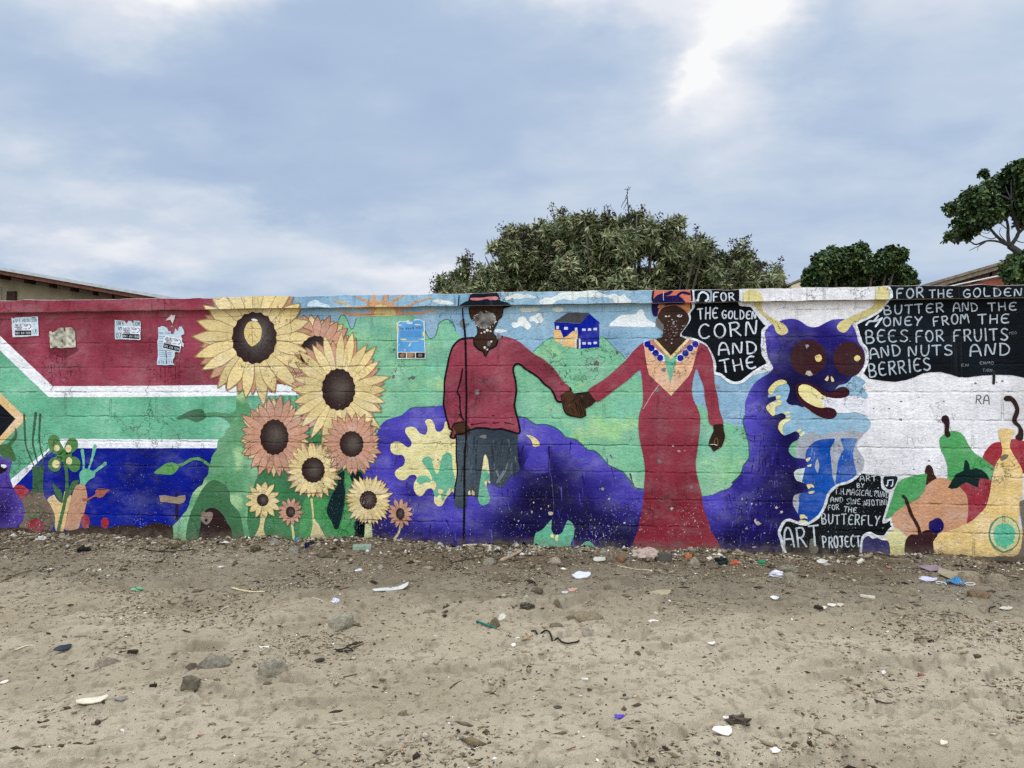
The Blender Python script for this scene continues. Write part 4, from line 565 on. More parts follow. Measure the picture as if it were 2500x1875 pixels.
('p',178,183,12,172,[1393,1899,1391,1895,1386,1893,1381,1895,1379,1899,1381,1904,1386,1906,1391,1904],1,0.06,1.0,[],None),
('s',178,184,11,173,[1321,1850,1330,1820,1327,1796,1344,1802],0.006,1,0),
('p',178,112,11,174,[1297,1766,1327,1777,1350,1771,1380,1777,1350,1747,1321,1747],1,0.06,1.0,[],None),
('p',178,172,12,175,[1336,1772,1332,1770,1328,1770,1322,1771,1324,1773,1327,1774,1332,1774],0,0.06,1.0,[],None),
('p',178,172,12,175,[1403,1787,1403,1784,1396,1782,1389,1784,1392,1788,1395,1792,1403,1789],0,0.06,1.0,[],None),
('p',178,172,12,175,[1350,1732,1342,1730,1337,1726,1331,1731,1331,1735,1337,1736,1343,1736],0,0.06,1.0,[],None),
('p',178,172,12,176,[1323,1673,1321,1668,1314,1669,1312,1670,1310,1674,1314,1678,1323,1677],0,0.06,1.0,[],None),
('p',178,172,12,175,[1342,1828,1341,1825,1338,1823,1333,1825,1333,1830,1337,1832,1340,1831],0,0.06,1.0,[],None),
('p',178,172,12,175,[1436,1819,1435,1814,1432,1813,1431,1817,1429,1821,1432,1822,1435,1822],0,0.06,1.0,[],None),
('p',178,172,12,176,[1300,1850,1297,1848,1294,1847,1291,1848,1292,1852,1294,1854,1298,1852],0,0.06,1.0,[],None),
('p',178,172,12,177,[1432,1827,1431,1826,1423,1825,1420,1826,1420,1828,1423,1828,1430,1829],0,0.06,1.0,[],None),
('p',178,172,12,175,[1310,1718,1307,1714,1302,1715,1293,1717,1295,1720,1302,1722,1307,1722],0,0.06,1.0,[],None),
('p',178,172,12,175,[1266,1760,1263,1758,1260,1758,1254,1760,1256,1762,1260,1763,1265,1762],0,0.06,1.0,[],None),
('p',178,172,12,176,[1323,1704,1322,1701,1319,1698,1318,1702,1318,1705,1320,1710,1323,1706],0,0.06,1.0,[],None),
('p',178,172,12,175,[1320,1733,1319,1731,1311,1731,1308,1732,1306,1735,1312,1735,1316,1735],0,0.06,1.0,[],None),
('p',178,172,12,176,[1324,1813,1322,1811,1316,1810,1312,1811,1310,1815,1315,1817,1320,1815],0,0.06,1.0,[],None),
('p',178,172,12,177,[1355,1745,1354,1741,1350,1742,1348,1744,1346,1746,1350,1748,1353,1748],0,0.06,1.0,[],None),
('p',178,172,12,176,[1353,1809,1353,1806,1347,1807,1340,1808,1342,1810,1347,1812,1351,1811],0,0.06,1.0,[],None),
('p',178,172,12,175,[1426,1711,1425,1710,1420,1709,1417,1710,1418,1712,1420,1713,1426,1712],0,0.06,1.0,[],None),
('p',178,172,12,175,[1417,1818,1416,1816,1414,1815,1413,1817,1413,1819,1414,1821,1417,1821],0,0.06,1.0,[],None),
('p',178,172,12,175,[1432,1813,1427,1809,1420,1806,1416,1812,1416,1816,1420,1818,1426,1817],0,0.06,1.0,[],None),
('p',178,172,12,177,[1322,1814,1320,1811,1316,1811,1312,1813,1313,1816,1316,1820,1319,1817],0,0.06,1.0,[],None),
('p',178,172,12,176,[1366,1757,1366,1756,1362,1755,1357,1756,1359,1758,1362,1759,1366,1758],0,0.06,1.0,[],None),
('p',178,172,12,175,[1373,1786,1363,1782,1358,1784,1350,1785,1348,1788,1357,1790,1366,1791],0,0.06,1.0,[],None),
('p',178,172,12,176,[1295,1783,1293,1782,1290,1781,1288,1782,1289,1784,1290,1785,1292,1784],0,0.06,1.0,[],None),
('p',178,172,12,176,[1328,1865,1324,1860,1319,1860,1316,1863,1316,1867,1319,1870,1325,1869],0,0.06,1.0,[],None),
('p',178,172,12,176,[1286,1819,1286,1816,1282,1814,1281,1816,1281,1820,1283,1823,1285,1822],0,0.06,1.0,[],None),
('p',178,172,12,176,[1342,1848,1338,1845,1335,1845,1329,1847,1329,1849,1334,1852,1340,1850],0,0.06,1.0,[],None),
('p',178,172,12,175,[1320,1788,1318,1786,1313,1783,1309,1787,1307,1790,1312,1793,1316,1793],0,0.06,1.0,[],None),
('p',178,172,12,176,[1293,1780,1293,1779,1291,1778,1289,1779,1289,1782,1291,1782,1292,1782],0,0.06,1.0,[],None),
('p',178,172,12,176,[1334,1760,1333,1758,1327,1758,1324,1759,1325,1762,1327,1763,1333,1762],0,0.06,1.0,[],None),
('p',178,172,12,175,[1279,1699,1275,1694,1271,1695,1267,1696,1264,1702,1270,1708,1275,1702],0,0.06,1.0,[],None),
('p',178,172,12,177,[1272,1871,1271,1868,1269,1868,1268,1870,1267,1873,1269,1876,1271,1873],0,0.06,1.0,[],None),
('p',178,172,12,175,[1359,1758,1357,1753,1349,1752,1343,1756,1342,1761,1349,1762,1356,1762],0,0.06,1.0,[],None),
('p',178,172,12,177,[1361,1853,1361,1848,1352,1847,1350,1851,1348,1856,1352,1859,1359,1858],0,0.06,1.0,[],None),
('p',178,172,12,175,[1300,1752,1299,1746,1296,1746,1294,1750,1294,1754,1296,1758,1298,1756],0,0.06,1.0,[],None),
('p',178,172,12,176,[1414,1813,1412,1811,1407,1809,1403,1812,1404,1815,1407,1818,1411,1818],0,0.06,1.0,[],None),
('p',178,172,12,176,[1338,1836,1335,1833,1329,1831,1325,1835,1326,1839,1330,1842,1335,1838],0,0.06,1.0,[],None),
('p',178,172,12,175,[1273,1783,1268,1782,1261,1780,1258,1782,1253,1785,1263,1787,1268,1786],0,0.06,1.0,[],None),
('p',178,172,12,175,[1409,1732,1407,1729,1401,1727,1396,1731,1399,1734,1402,1738,1409,1736],0,0.06,1.0,[],None),
('p',178,172,12,177,[1360,1819,1360,1816,1353,1816,1350,1818,1350,1822,1352,1825,1358,1823],0,0.06,1.0,[],None),
('p',178,172,12,177,[1239,1831,1237,1830,1234,1830,1231,1831,1231,1832,1234,1834,1237,1833],0,0.06,1.0,[],None),
('p',178,90,12,147,[1195,1882,1213,1870,1231,1839,1252,1833,1252,1790,1243,1772,1219,1797,1189,1828],0,0.06,4,[],None),
('p',178,185,9,178,[1093,1664,1159,1694,1308,1553,1475,1691,1534,1667,1516,1588,1480,1455,1456,1407,1313,1241,1134,1414,1117,1481],0,0.06,1.0,[],None),
('s',178,186,10,179,[1108,1679,1251,1538],0.0504,0,0),
('s',178,186,10,179,[1519,1676,1365,1538],0.0503,0,0),
('s',178,187,11,180,[1153,1694,1256,1593],0.0302,0,0),
('s',178,187,11,180,[1481,1691,1365,1592],0.0302,0,0),
('s',178,187,12,181,[1182,1699,1311,1554,1448,1700],0.0218,0,0),
('p',178,188,11,182,[1250,1597,1308,1538,1369,1598,1344,1492,1308,1341,1269,1505],0,0.06,1.0,[],None),
('p',178,189,12,183,[1149,1667,1147,1658,1144,1651,1138,1645,1131,1641,1123,1640,1115,1641,1108,1645,1102,1651,1098,1659,1097,1667,1098,1675,1102,1683,1108,1689,1115,1692,1123,1694,1131,1692,1138,1688,1144,1682,1147,1675],1,0.06,1.0,[],None),
('p',178,190,12,183,[1180,1634,1179,1626,1175,1618,1169,1612,1162,1609,1154,1607,1146,1609,1139,1613,1133,1619,1130,1626,1128,1634,1130,1643,1133,1650,1139,1656,1146,1660,1154,1661,1162,1660,1169,1656,1175,1650,1179,1642],1,0.06,1.0,[],None),
('p',178,191,12,183,[1215,1592,1213,1584,1210,1577,1204,1571,1197,1567,1189,1566,1181,1567,1174,1571,1168,1577,1164,1585,1163,1593,1164,1601,1168,1609,1174,1614,1181,1618,1189,1619,1197,1618,1204,1614,1210,1608,1213,1601],1,0.06,1.0,[],None),
('p',178,192,12,183,[1250,1553,1249,1545,1245,1538,1240,1532,1232,1528,1225,1527,1217,1528,1209,1532,1204,1538,1200,1545,1199,1554,1200,1562,1204,1569,1210,1575,1217,1579,1225,1580,1233,1579,1240,1575,1245,1569,1249,1562],1,0.06,1.0,[],None),
('p',178,193,12,183,[1533,1664,1532,1655,1528,1648,1522,1642,1515,1638,1507,1637,1499,1639,1492,1642,1487,1648,1483,1656,1482,1664,1483,1672,1487,1680,1492,1685,1500,1689,1507,1690,1515,1689,1522,1685,1528,1679,1532,1672],1,0.06,1.0,[],None),
('p',178,194,12,183,[1492,1631,1491,1622,1487,1615,1481,1609,1474,1605,1466,1604,1459,1606,1451,1609,1446,1615,1442,1623,1441,1631,1442,1639,1446,1647,1452,1652,1459,1656,1467,1657,1474,1656,1481,1652,1487,1646,1491,1639],1,0.06,1.0,[],None),
('p',178,195,12,183,[1454,1590,1453,1582,1449,1575,1443,1569,1436,1565,1428,1564,1420,1565,1413,1569,1408,1575,1404,1582,1403,1591,1404,1599,1408,1606,1413,1612,1421,1616,1428,1617,1436,1616,1443,1612,1449,1606,1453,1599],1,0.06,1.0,[],None),
('p',178,196,12,183,[1413,1551,1412,1542,1408,1535,1402,1529,1395,1525,1387,1524,1379,1525,1372,1529,1367,1535,1363,1543,1362,1551,1363,1559,1367,1567,1372,1572,1379,1576,1387,1577,1395,1576,1402,1572,1408,1566,1412,1559],1,0.06,1.0,[],None),
('p',178,175,9,184,[1650,1004,1726,1010,1732,962,1741,920,1732,872,1714,830,1679,806,1650,790,1638,811,1626,829,1611,835,1615,877,1632,920,1650,956],1,0.06,1.0,[],None),
('s',178,175,10,185,[1656,847,1659,883,1673,901,1685,871,1679,835],0.0053,1,0),
('s',178,175,10,186,[1619,847,1656,848,1679,841],0.006,0,0),
('p',178,177,10,187,[524,1243,561,1262,647,1269,677,1225,699,1201,659,1158,616,1133,619,1078,582,1064,527,1102,503,1188],1,0.06,1.0,[],None),
('s',178,10,11,188,[539,1219,576,1188,613,1078],0.0068,1,0),
('s',178,10,11,188,[527,1188,558,1151,582,1077],0.0068,1,0),
('s',178,10,11,188,[570,1225,601,1176],0.0068,1,0),
('s',178,10,11,189,[515,1256,561,1263,647,1273],0.0102,1,0),
('p',178,90,10,190,[1273,1456,1267,1447,1259,1436,1244,1441,1230,1450,1235,1462,1245,1469,1258,1473,1274,1468],0,0.06,1.0,[],None),
('p',178,90,10,190,[1217,1292,1213,1280,1204,1273,1193,1270,1182,1283,1180,1298,1193,1313,1203,1310,1212,1303],0,0.06,1.0,[],None),
('p',178,90,10,190,[1235,707,1231,695,1220,690,1206,691,1204,703,1197,711,1205,723,1220,725,1227,717],0,0.06,1.0,[],None),
('p',178,90,10,190,[1482,499,1485,492,1475,486,1463,487,1461,494,1461,502,1467,511,1474,511,1486,508],0,0.06,1.0,[],None),
('s',178,197,10,191,[1212,1329,1158,1256,1086,1134],0.0047,0,0),
('p',198,1,14,192,[1701,1320,1695,1308,1686,1305,1675,1313,1674,1320,1673,1332,1686,1335,1696,1328],0,0.06,1.0,[],None),
('p',198,1,14,192,[769,473,763,462,756,457,748,467,738,472,746,482,756,487,764,479],0,0.06,1.0,[],None),
('p',198,1,14,193,[1335,835,1335,828,1327,827,1321,829,1319,835,1319,840,1328,844,1336,839],0,0.06,1.0,[],None),
('p',198,1,14,193,[1332,321,1322,315,1314,307,1307,316,1301,321,1303,328,1315,333,1326,328],0,0.06,1.0,[],None),
('p',198,1,14,193,[816,394,813,388,807,385,798,389,800,394,798,398,807,400,816,399],0,0.06,1.0,[],None),
('p',198,1,14,193,[942,198,939,192,934,192,925,192,923,198,926,202,934,206,939,203],0,0.06,1.0,[],None),
('p',198,1,14,192,[1387,790,1382,782,1372,780,1366,784,1356,790,1365,798,1372,800,1380,798],0,0.06,1.0,[],None),
('p',198,1,14,194,[2025,217,2016,209,2000,200,1982,205,1980,212,1970,223,1988,234,1999,234,2010,224],0,0.06,1.0,[],None),
('p',198,1,14,195,[1981,240,1983,234,1977,227,1972,226,1965,237,1969,243,1971,251,1977,254,1984,248],0,0.06,1.0,[],None),
('p',198,1,14,195,[2153,344,2145,336,2142,333,2136,335,2131,338,2129,350,2135,352,2142,362,2145,350],0,0.06,1.0,[],None),
('p',198,1,14,195,[2190,309,2189,303,2183,302,2171,298,2171,306,2167,313,2176,319,2183,322,2191,315],0,0.06,1.0,[],None),
('p',198,1,14,194,[1919,173,1920,169,1911,167,1899,166,1896,170,1898,174,1900,180,1911,180,1914,176],0,0.06,1.0,[],None),
('p',198,1,14,195,[1954,373,1954,367,1951,365,1944,366,1940,372,1944,375,1944,377,1950,381,1957,379],0,0.06,1.0,[],None),
('p',198,1,14,194,[1880,411,1879,402,1875,402,1871,400,1865,408,1869,416,1870,418,1875,418,1877,418],0,0.06,1.0,[],None),
('p',198,1,14,195,[2052,140,2051,136,2049,136,2041,136,2038,138,2042,141,2043,143,2049,145,2051,143],0,0.06,1.0,[],None),
('p',198,1,14,195,[2081,63,2079,60,2076,60,2071,59,2068,61,2068,64,2071,68,2076,68,2081,67],0,0.06,1.0,[],None),
('p',198,1,14,194,[1987,25,1980,21,1969,18,1955,18,1948,21,1955,27,1958,31,1970,30,1978,30],0,0.06,1.0,[],None),
('p',198,1,14,196,[349,267,340,253,324,246,312,249,307,259,302,271,311,278,325,278,334,279],0,0.06,1.0,[],None),
('p',198,1,14,197,[174,274,175,266,169,259,164,261,162,268,160,277,161,286,170,281,176,282],0,0.06,1.0,[],None),
('p',198,1,14,197,[62,196,61,193,57,188,51,187,51,194,48,199,51,201,57,201,63,202],0,0.06,1.0,[],None),
('p',198,1,14,196,[189,353,191,347,184,344,179,346,177,350,179,356,180,360,185,359,188,358],0,0.06,1.0,[],None),
('p',198,1,14,196,[312,324,314,317,309,312,304,316,303,321,302,328,304,330,309,332,314,331],0,0.06,1.0,[],None),
('p',198,1,14,197,[251,302,250,298,247,293,242,295,238,299,240,303,243,305,247,307,250,307],0,0.06,1.0,[],None),
('p',199,1,14,198,[1964,-31,2156,-13,2471,-18,2752,-4,3091,-15,3396,0,3696,-5,4052,11,6242,20,6240,-155,1964,-189],1,0.06,4,[],None),
('p',199,1,14,199,[-139,31,-35,20,69,-12,172,-30,172,-105,-139,-78],1,0.06,4,[],None),
('p',200,1,16,200,[-4608,1952,-4582,1943,-4571,1954,-4463,1957,-4345,1959,-4340,1868,-4335,1785,-4399,1782,-4507,1776,-4594,1774,-4602,1857],0,0.05,2,[],None),
('t',200,201,17,201,'AFE ABORTION',(-4573,1911,-4356,1912),30,0.0041),
('t',200,202,17,202,'170',(-4396,1797,-4350,1798),47,0.0041),
('t',200,203,17,203,'C',(-4385,1872,-4373,1871),23,0.0023),
('s',200,1,17,204,[-4589,1928,-4583,1914,-4585,1903],0.0067,0,0),
('s',200,1,17,204,[-4404,1949,-4382,1951,-4367,1946],0.0067,0,0),
('p',204,1,16,205,[-3592,1920,-3532,1915,-3500,1913,-3479,1885,-3457,1910,-3432,1910,-3418,1885,-3410,1912,-3354,1910,-3341,1897,-3347,1844,-3342,1741,-3357,1736,-3488,1744,-3590,1747],0,0.05,2,[],None),
('t',204,201,17,206,'SAFE',(-3579,1872,-3503,1871),35,0.005),
('t',204,205,17,207,'TION',(-3418,1866,-3352,1865),36,0.005),
('t',204,203,17,208,'AM',(-3560,1830,-3525,1831),27,0.0041),
('t',204,202,17,209,'07',(-3577,1759,-3531,1757),44,0.0054),
('p',206,1,16,210,[-3176,1850,-3152,1852,-3145,1860,-3116,1855,-3088,1844,-3077,1812,-3058,1815,-3053,1788,-3025,1788,-3011,1840,-2990,1814,-2976,1850,-2955,1853,-2930,1820,-2926,1787,-2954,1774,-2947,1721,-2930,1702,-2936,1669,-2957,1689,-2975,1649,-3018,1623,-3017,1584,-3034,1561,-3037,1531,-3013,1511,-3044,1517,-3108,1512,-3187,1515,-3176,1618,-3182,1723,-3174,1756],0,0.05,2,[],None),
('p',206,207,16,211,[-3011,1959,-3039,1956,-3050,1966,-3089,1927,-3103,1907,-3060,1917,-3036,1880,-3029,1900],0,0.06,3,[],None),
('p',206,207,16,211,[-3053,1851,-3039,1867,-3042,1851],0,0.06,3,[],None),
('t',206,202,17,212,'978 199',(-3175,1525,-3041,1525),29,0.004),
('t',206,201,17,213,'MENS CLINIC',(-3169,1789,-3056,1788),16,0.0022),
('s',206,208,17,214,[-3165,1768,-3049,1767],0.0073,0,0),
('s',206,208,17,214,[-3165,1750,-3131,1749],0.0073,0,0),
('s',206,208,17,214,[-3165,1723,-3131,1723],0.0073,0,0),
('s',206,208,17,214,[-3165,1703,-3131,1703],0.0073,0,0),
('s',206,208,17,214,[-3165,1684,-3131,1683],0.0073,0,0),
('s',206,208,17,214,[-3165,1664,-3131,1664],0.0073,0,0),
('s',206,208,17,214,[-3165,1644,-3048,1643],0.0073,0,0),
('s',206,208,17,214,[-3165,1624,-3048,1623],0.0073,0,0),
('s',206,208,17,214,[-3164,1608,-3048,1607],0.0073,0,0),
('s',206,208,17,214,[-3164,1591,-3048,1590],0.0073,0,0),
('s',206,208,17,214,[-3164,1568,-3048,1567],0.0073,0,0),
('s',206,1,17,215,[-3101,1637,-3094,1578],0.0091,0,0),
('s',206,1,17,215,[-3095,1561,-3096,1525],0.0091,0,0),
('p',209,1,18,216,[-4582,1903,-4405,1904,-4399,1785,-4578,1784],0,0.06,1,[],None),
('t',209,201,19,217,'ABORTION',(-4572,1869,-4443,1870),25,0.0032),
('p',209,210,19,217,[-4574,1834,-4409,1835,-4407,1791,-4573,1790],0,0.06,0,[],None),
('t',209,202,20,218,'083 416 1818',(-4566,1800,-4415,1801),21,0.0021),
('t',209,203,19,217,'CLINIC',(-4491,1844,-4449,1844),11,0.0016),
('s',209,208,19,219,[-4572,1862,-4499,1863],0.006,0,0),
('s',209,208,19,219,[-4555,1852,-4506,1852],0.006,0,0),
('s',209,208,19,219,[-4569,1841,-4502,1841],0.006,0,0),
('s',209,211,19,217,[-4435,1892,-4419,1887,-4414,1868,-4428,1851,-4438,1851],0.0063,1,0),
('p',212,1,18,216,[-3521,1862,-3340,1856,-3349,1739,-3521,1751],0,0.06,1,[],None),
('t',212,201,19,217,'ABORTION',(-3512,1830,-3381,1825),23,0.0032),
('p',212,210,19,217,[-3516,1797,-3352,1789,-3355,1746,-3516,1757],0,0.06,0,[],None),
('t',212,202,20,218,'083 416 1818',(-3509,1766,-3361,1757),20,0.0021),
('t',212,203,19,217,'CLINIC',(-3432,1802,-3390,1800),10,0.0016),
('s',212,208,19,219,[-3512,1824,-3439,1821],0.0059,0,0),
('s',212,208,19,219,[-3496,1813,-3446,1811],0.0059,0,0),
('s',212,208,19,219,[-3510,1804,-3443,1800],0.0059,0,0),
('s',212,211,19,217,[-3371,1846,-3355,1841,-3353,1822,-3368,1806,-3379,1807],0.0062,1,0),
('p',213,1,18,216,[-3107,1777,-2946,1746,-2968,1623,-3135,1664],0,0.06,1,[],None),
('t',213,201,19,217,'ABORTION',(-3107,1743,-2988,1719),24,0.0031),
('p',213,210,19,217,[-3119,1710,-2965,1676,-2973,1631,-3129,1668],0,0.06,0,[],None),
('t',213,202,20,218,'083 416 1818',(-3120,1677,-2978,1643),20,0.0021),
('t',213,203,19,217,'CLINIC',(-3039,1702,-2999,1694),10,0.0016),
('s',213,208,19,219,[-3109,1737,-3041,1723],0.0058,0,0),
('s',213,208,19,219,[-3096,1723,-3050,1713],0.0058,0,0),
('s',213,208,19,219,[-3112,1716,-3049,1702],0.0058,0,0),
('s',213,211,19,217,[-2976,1739,-2962,1732,-2962,1711,-2978,1697,-2988,1699],0.0062,1,0),
('p',214,1,16,220,[-4234,1818,-4212,1829,-4201,1809,-4168,1826,-4139,1854,-4095,1853,-4089,1825,-4077,1831,-4074,1858,-4021,1859,-3993,1837,-3977,1810,-3975,1757,-3968,1680,-4102,1676,-4219,1673,-4229,1732,-4221,1765,-4235,1786],0,0.012,4,[],('v',(222,218,200),(60,62,50),150,2)),
('p',215,1,16,221,[-992,1872,-979,1865,-966,1882,-946,1876,-907,1877,-894,1891,-878,1879,-856,1875,-830,1894,-791,1893,-771,1879,-749,1875,-744,1729,-739,1559,-862,1558,-985,1556,-989,1731],0,0.05,2,[],None),
('p',215,216,17,222,[-978,1858,-963,1873,-907,1871,-881,1875,-830,1884,-791,1886,-758,1868,-748,1729,-747,1615,-982,1615,-979,1731],0,0.05,3,[],('v',(106,172,222),(66,138,200),14,4)),
('t',215,148,18,223,'We Need YOU!',(-965,1805,-766,1810),22,0.0037),
('p',215,217,18,224,[-992,1848,-966,1852,-946,1850,-956,1841,-985,1841],1,0.06,1.0,[],None),
('p',215,218,18,224,[-992,1835,-979,1829,-974,1800,-985,1772,-991,1788],1,0.06,1.0,[],None),
('p',215,219,18,224,[-837,1851,-804,1853,-777,1846,-797,1842,-826,1842],1,0.06,1.0,[],None),
('p',215,220,18,224,[-762,1786,-748,1791,-747,1754,-758,1751,-766,1767],1,0.06,1.0,[],None),
('p',215,221,18,224,[-964,1725,-933,1730,-899,1721,-927,1715],1,0.06,1.0,[],None),
('p',215,222,18,224,[-800,1724,-758,1729,-745,1725,-748,1717,-784,1718],1,0.06,1.0,[],None),
('s',215,223,18,225,[-946,1706,-797,1706],0.0056,0,0),
('s',215,208,18,226,[-959,1791,-778,1788],0.0049,0,0),
('s',215,208,18,226,[-959,1780,-778,1777],0.0049,0,0),
('s',215,208,18,226,[-959,1769,-778,1766],0.0049,0,0),
('s',215,208,18,226,[-959,1759,-778,1756],0.0049,0,0),
('s',215,208,18,226,[-959,1748,-778,1745],0.0049,0,0),
('p',215,1,18,227,[-888,1673,-862,1708,-868,1679,-884,1657],0,0.06,3,[],None),
('p',215,1,18,227,[-972,1686,-966,1673,-975,1667],0,0.06,3,[],None),
('p',215,1,18,227,[-927,1638,-912,1641,-917,1622],0,0.06,3,[],None),
('p',215,1,18,227,[-901,1871,-855,1870,-857,1853,-900,1854],0,0.06,3,[],None),
('p',215,224,18,228,[-979,1610,-910,1610,-910,1564,-978,1565],0,0.01,1,[],('v',(150,110,80),(40,34,32),45,1)),
('p',215,225,19,229,[-923,1587,-925,1580,-940,1570,-953,1572,-963,1583,-968,1592,-954,1596,-941,1604,-930,1596],0,0.06,1.0,[],None),
('p',215,226,18,230,[-903,1610,-832,1609,-832,1564,-903,1564],0,0.01,1,[],('v',(170,134,98),(58,54,46),45,1)),
('p',215,227,19,231,[-848,1587,-849,1579,-863,1577,-881,1575,-893,1581,-884,1590,-878,1600,-864,1601,-853,1595],0,0.06,1.0,[],None),
('p',215,228,18,232,[-825,1609,-745,1609,-745,1563,-825,1564],0,0.01,1,[],('v',(120,104,96),(16,18,26),45,1)),
('p',215,229,19,233,[-767,1586,-771,1575,-782,1575,-798,1573,-805,1582,-802,1592,-797,1601,-781,1601,-767,1596],0,0.06,1.0,[],None),
('s',9,10,4.6,234,[56,1069,125,1051,162,1026,206,1001,255,1005,311,996,373,971,416,935,453,898,527,880,582,844,613,807,649,789,640,790,683,789,720,765,762,717,799,674,859,644,920,615,962,567,998,524,1022,488,1094,477],0.0088,1,0),
('s',9,10,4.6,234,[1798,534,1795,542,1842,585,1871,627,1883,675,1906,705,1930,747,1930,807,1927,867,1913,909,1904,956,1893,992,1887,1046,1896,1082],0.0086,1,0),
('s',9,10,4.6,235,[-881,1130,-842,1142,-759,1145,-660,1152],0.0077,1,0),
('s',0,150,1.5,236,[-4217,1517,-4214,1480,-4219,1443],0.0112,0,1),
('s',0,150,1.5,236,[-4188,1523,-4185,1500,-4190,1476],0.0089,0,1),
('s',0,150,1.5,236,[-4108,1590,-4105,1563,-4110,1536],0.0111,0,1),
('s',0,150,1.5,236,[-4086,1596,-4083,1580,-4088,1563],0.0074,0,1),
('s',0,150,1.5,236,[-4024,1475,-4021,1445,-4026,1415],0.0081,0,1),
('s',0,150,1.5,236,[-4126,1436,-4123,1426,-4128,1415],0.0074,0,1),
('s',0,150,1.5,236,[-4247,1510,-4244,1500,-4249,1490],0.0074,0,1),
('s',0,150,1.5,236,[-3702,1534,-3699,1504,-3704,1474],0.0066,0,1),
('s',0,150,1.5,236,[-4269,1591,-4266,1577,-4271,1564],0.0097,0,1),
('s',0,150,1.5,236,[-4163,1584,-4160,1573,-4165,1563],0.0111,0,1),
('s',0,150,1.5,236,[-4210,1436,-4206,1395,-4211,1355],0.0074,0,1),
('s',0,150,1.5,236,[-3157,1492,-3154,1439,-3159,1387],0.0073,0,1),
('s',0,150,1.5,236,[-3115,1492,-3112,1416,-3117,1340],0.0095,0,1),
('s',0,150,1.5,236,[-3058,1498,-3056,1449,-3061,1400],0.0073,0,1),
('s',0,150,1.5,236,[-3016,1498,-3014,1426,-3018,1353],0.0073,0,1),
('s',0,150,1.5,236,[-3192,1433,-3189,1393,-3194,1354],0.0066,0,1),
('s',0,150,1.5,236,[-3079,1492,-3077,1462,-3082,1433],0.0073,0,1),
('p',0,230,1.4,237,[-4255,1672,-4138,1664,-3963,1676,-3949,1649,-4021,1610,-4079,1583,-4138,1590,-4211,1624],1,0.06,4,[],None),
('s',168,231,8.6,238,[-156,868,-155,844,-149,820],0.0066,1,1),
('s',168,231,8.6,239,[-296,868,-296,818,-305,767],0.0113,1,1),
('s',168,231,8.6,239,[-15,814,-18,781,-1,749],0.0073,1,1),
('s',168,231,8.6,240,[-420,642,-428,575,-431,509],0.0135,1,1),
('s',168,231,8.6,239,[-161,728,-157,695,-170,661],0.0118,1,1),
('s',168,231,8.6,239,[-171,826,-168,774,-161,722],0.0151,1,1),
('s',168,231,8.6,240,[32,663,24,612,23,561],0.0146,1,1),
('s',168,231,8.6,240,[-358,721,-355,684,-343,647],0.0072,1,1),
('s',168,231,8.6,238,[-9,797,-13,773,3,749],0.0117,1,1),
('s',168,231,8.6,239,[-300,709,-309,642,-296,575],0.0105,1,1),
('s',168,231,8.6,238,[30,734,30,710,39,687],0.0114,1,1),
('s',168,231,8.6,239,[-375,835,-378,772,-390,710],0.0091,1,1),
('s',168,231,8.6,238,[-410,868,-401,816,-398,764],0.0134,1,1),
('s',168,231,8.6,239,[-302,753,-308,702,-311,650],0.0116,1,1),
('s',168,231,8.6,240,[-5,871,0,843,9,815],0.0123,1,1),
('s',168,231,8.6,241,[-361,704,-364,671,-367,638],0.0096,1,1),
('s',168,231,8.6,238,[-340,652,-350,616,-337,580],0.0145,1,1),
('s',168,231,8.6,239,[-136,849,-139,825,-146,802],0.0074,1,1),
('s',168,231,8.6,241,[-31,877,-23,844,-25,810],0.0143,1,1),
('s',168,231,8.6,241,[-382,790,-386,764,-383,739],0.0052,1,1),
('s',168,231,8.6,240,[-98,825,-100,755,-90,685],0.0076,1,1),
('s',168,231,8.6,241,[1,675,-8,618,13,561],0.0102,1,1),
('s',168,231,8.6,241,[-79,823,-78,780,-88,738],0.0094,1,1),
('s',168,231,8.6,240,[-322,892,-327,819,-334,747],0.0109,1,1),
('s',168,231,8.6,240,[-24,869,-18,845,-11,821],0.0075,1,1),
('s',168,231,8.6,239,[-316,899,-321,834,-308,770],0.0121,1,1),
('s',168,231,8.6,239,[-35,843,-27,769,-48,695],0.011,1,1),
('s',168,231,8.6,238,[-111,851,-107,818,-100,785],0.0056,1,1),
('s',168,231,8.6,240,[-83,870,-85,797,-81,724],0.0133,1,1),
('s',168,231,8.6,241,[-150,668,-147,600,-151,532],0.008,1,1),
('s',168,231,8.6,239,[17,680,13,627,7,573],0.0075,1,1),
('s',168,231,8.6,240,[-413,873,-418,805,-405,738],0.0097,1,1),
('s',168,231,8.6,239,[-159,776,-160,746,-173,717],0.0114,1,1),
('s',168,231,8.6,241,[-405,692,-403,663,-402,635],0.0132,1,1),
('s',168,231,8.7,242,[-126,515,-98,565,-66,621],0.0172,1,1),
('s',168,231,8.7,242,[-104,540,-60,603,-35,677],0.0172,1,1),
('s',168,231,8.7,242,[-129,614,-110,552,-98,509],0.0172,1,1),
('s',91,232,5.6,243,[301,762,317,712,314,620,332,558,345,423,351,300,338,213],0.0044,1,1),
('s',91,232,5.6,244,[311,817,313,731,308,632],0.0137,1,1),
('s',91,232,5.6,245,[115,636,65,617,15,585,-29,541,-60,491],0.0089,1,1),
('s',91,232,5.6,246,[59,629,53,728,46,815],0.0206,1,1),
('s',91,232,5.6,247,[103,623,208,594,308,607],0.0103,1,1),
('s',91,232,4.5,248,[1910,935,1939,920,1980,924],0.0079,1,1),
('s',91,232,4.5,248,[1913,720,1950,714,2003,727],0.0079,1,1),
('s',91,232,4.5,248,[1874,624,1927,624,2002,631],0.0079,1,1),
('s',91,232,4.5,248,[1928,887,1980,876,2026,888],0.0079,1,1),
('s',91,232,4.5,248,[1899,1079,1940,1073,1992,1079],0.0079,1,1),
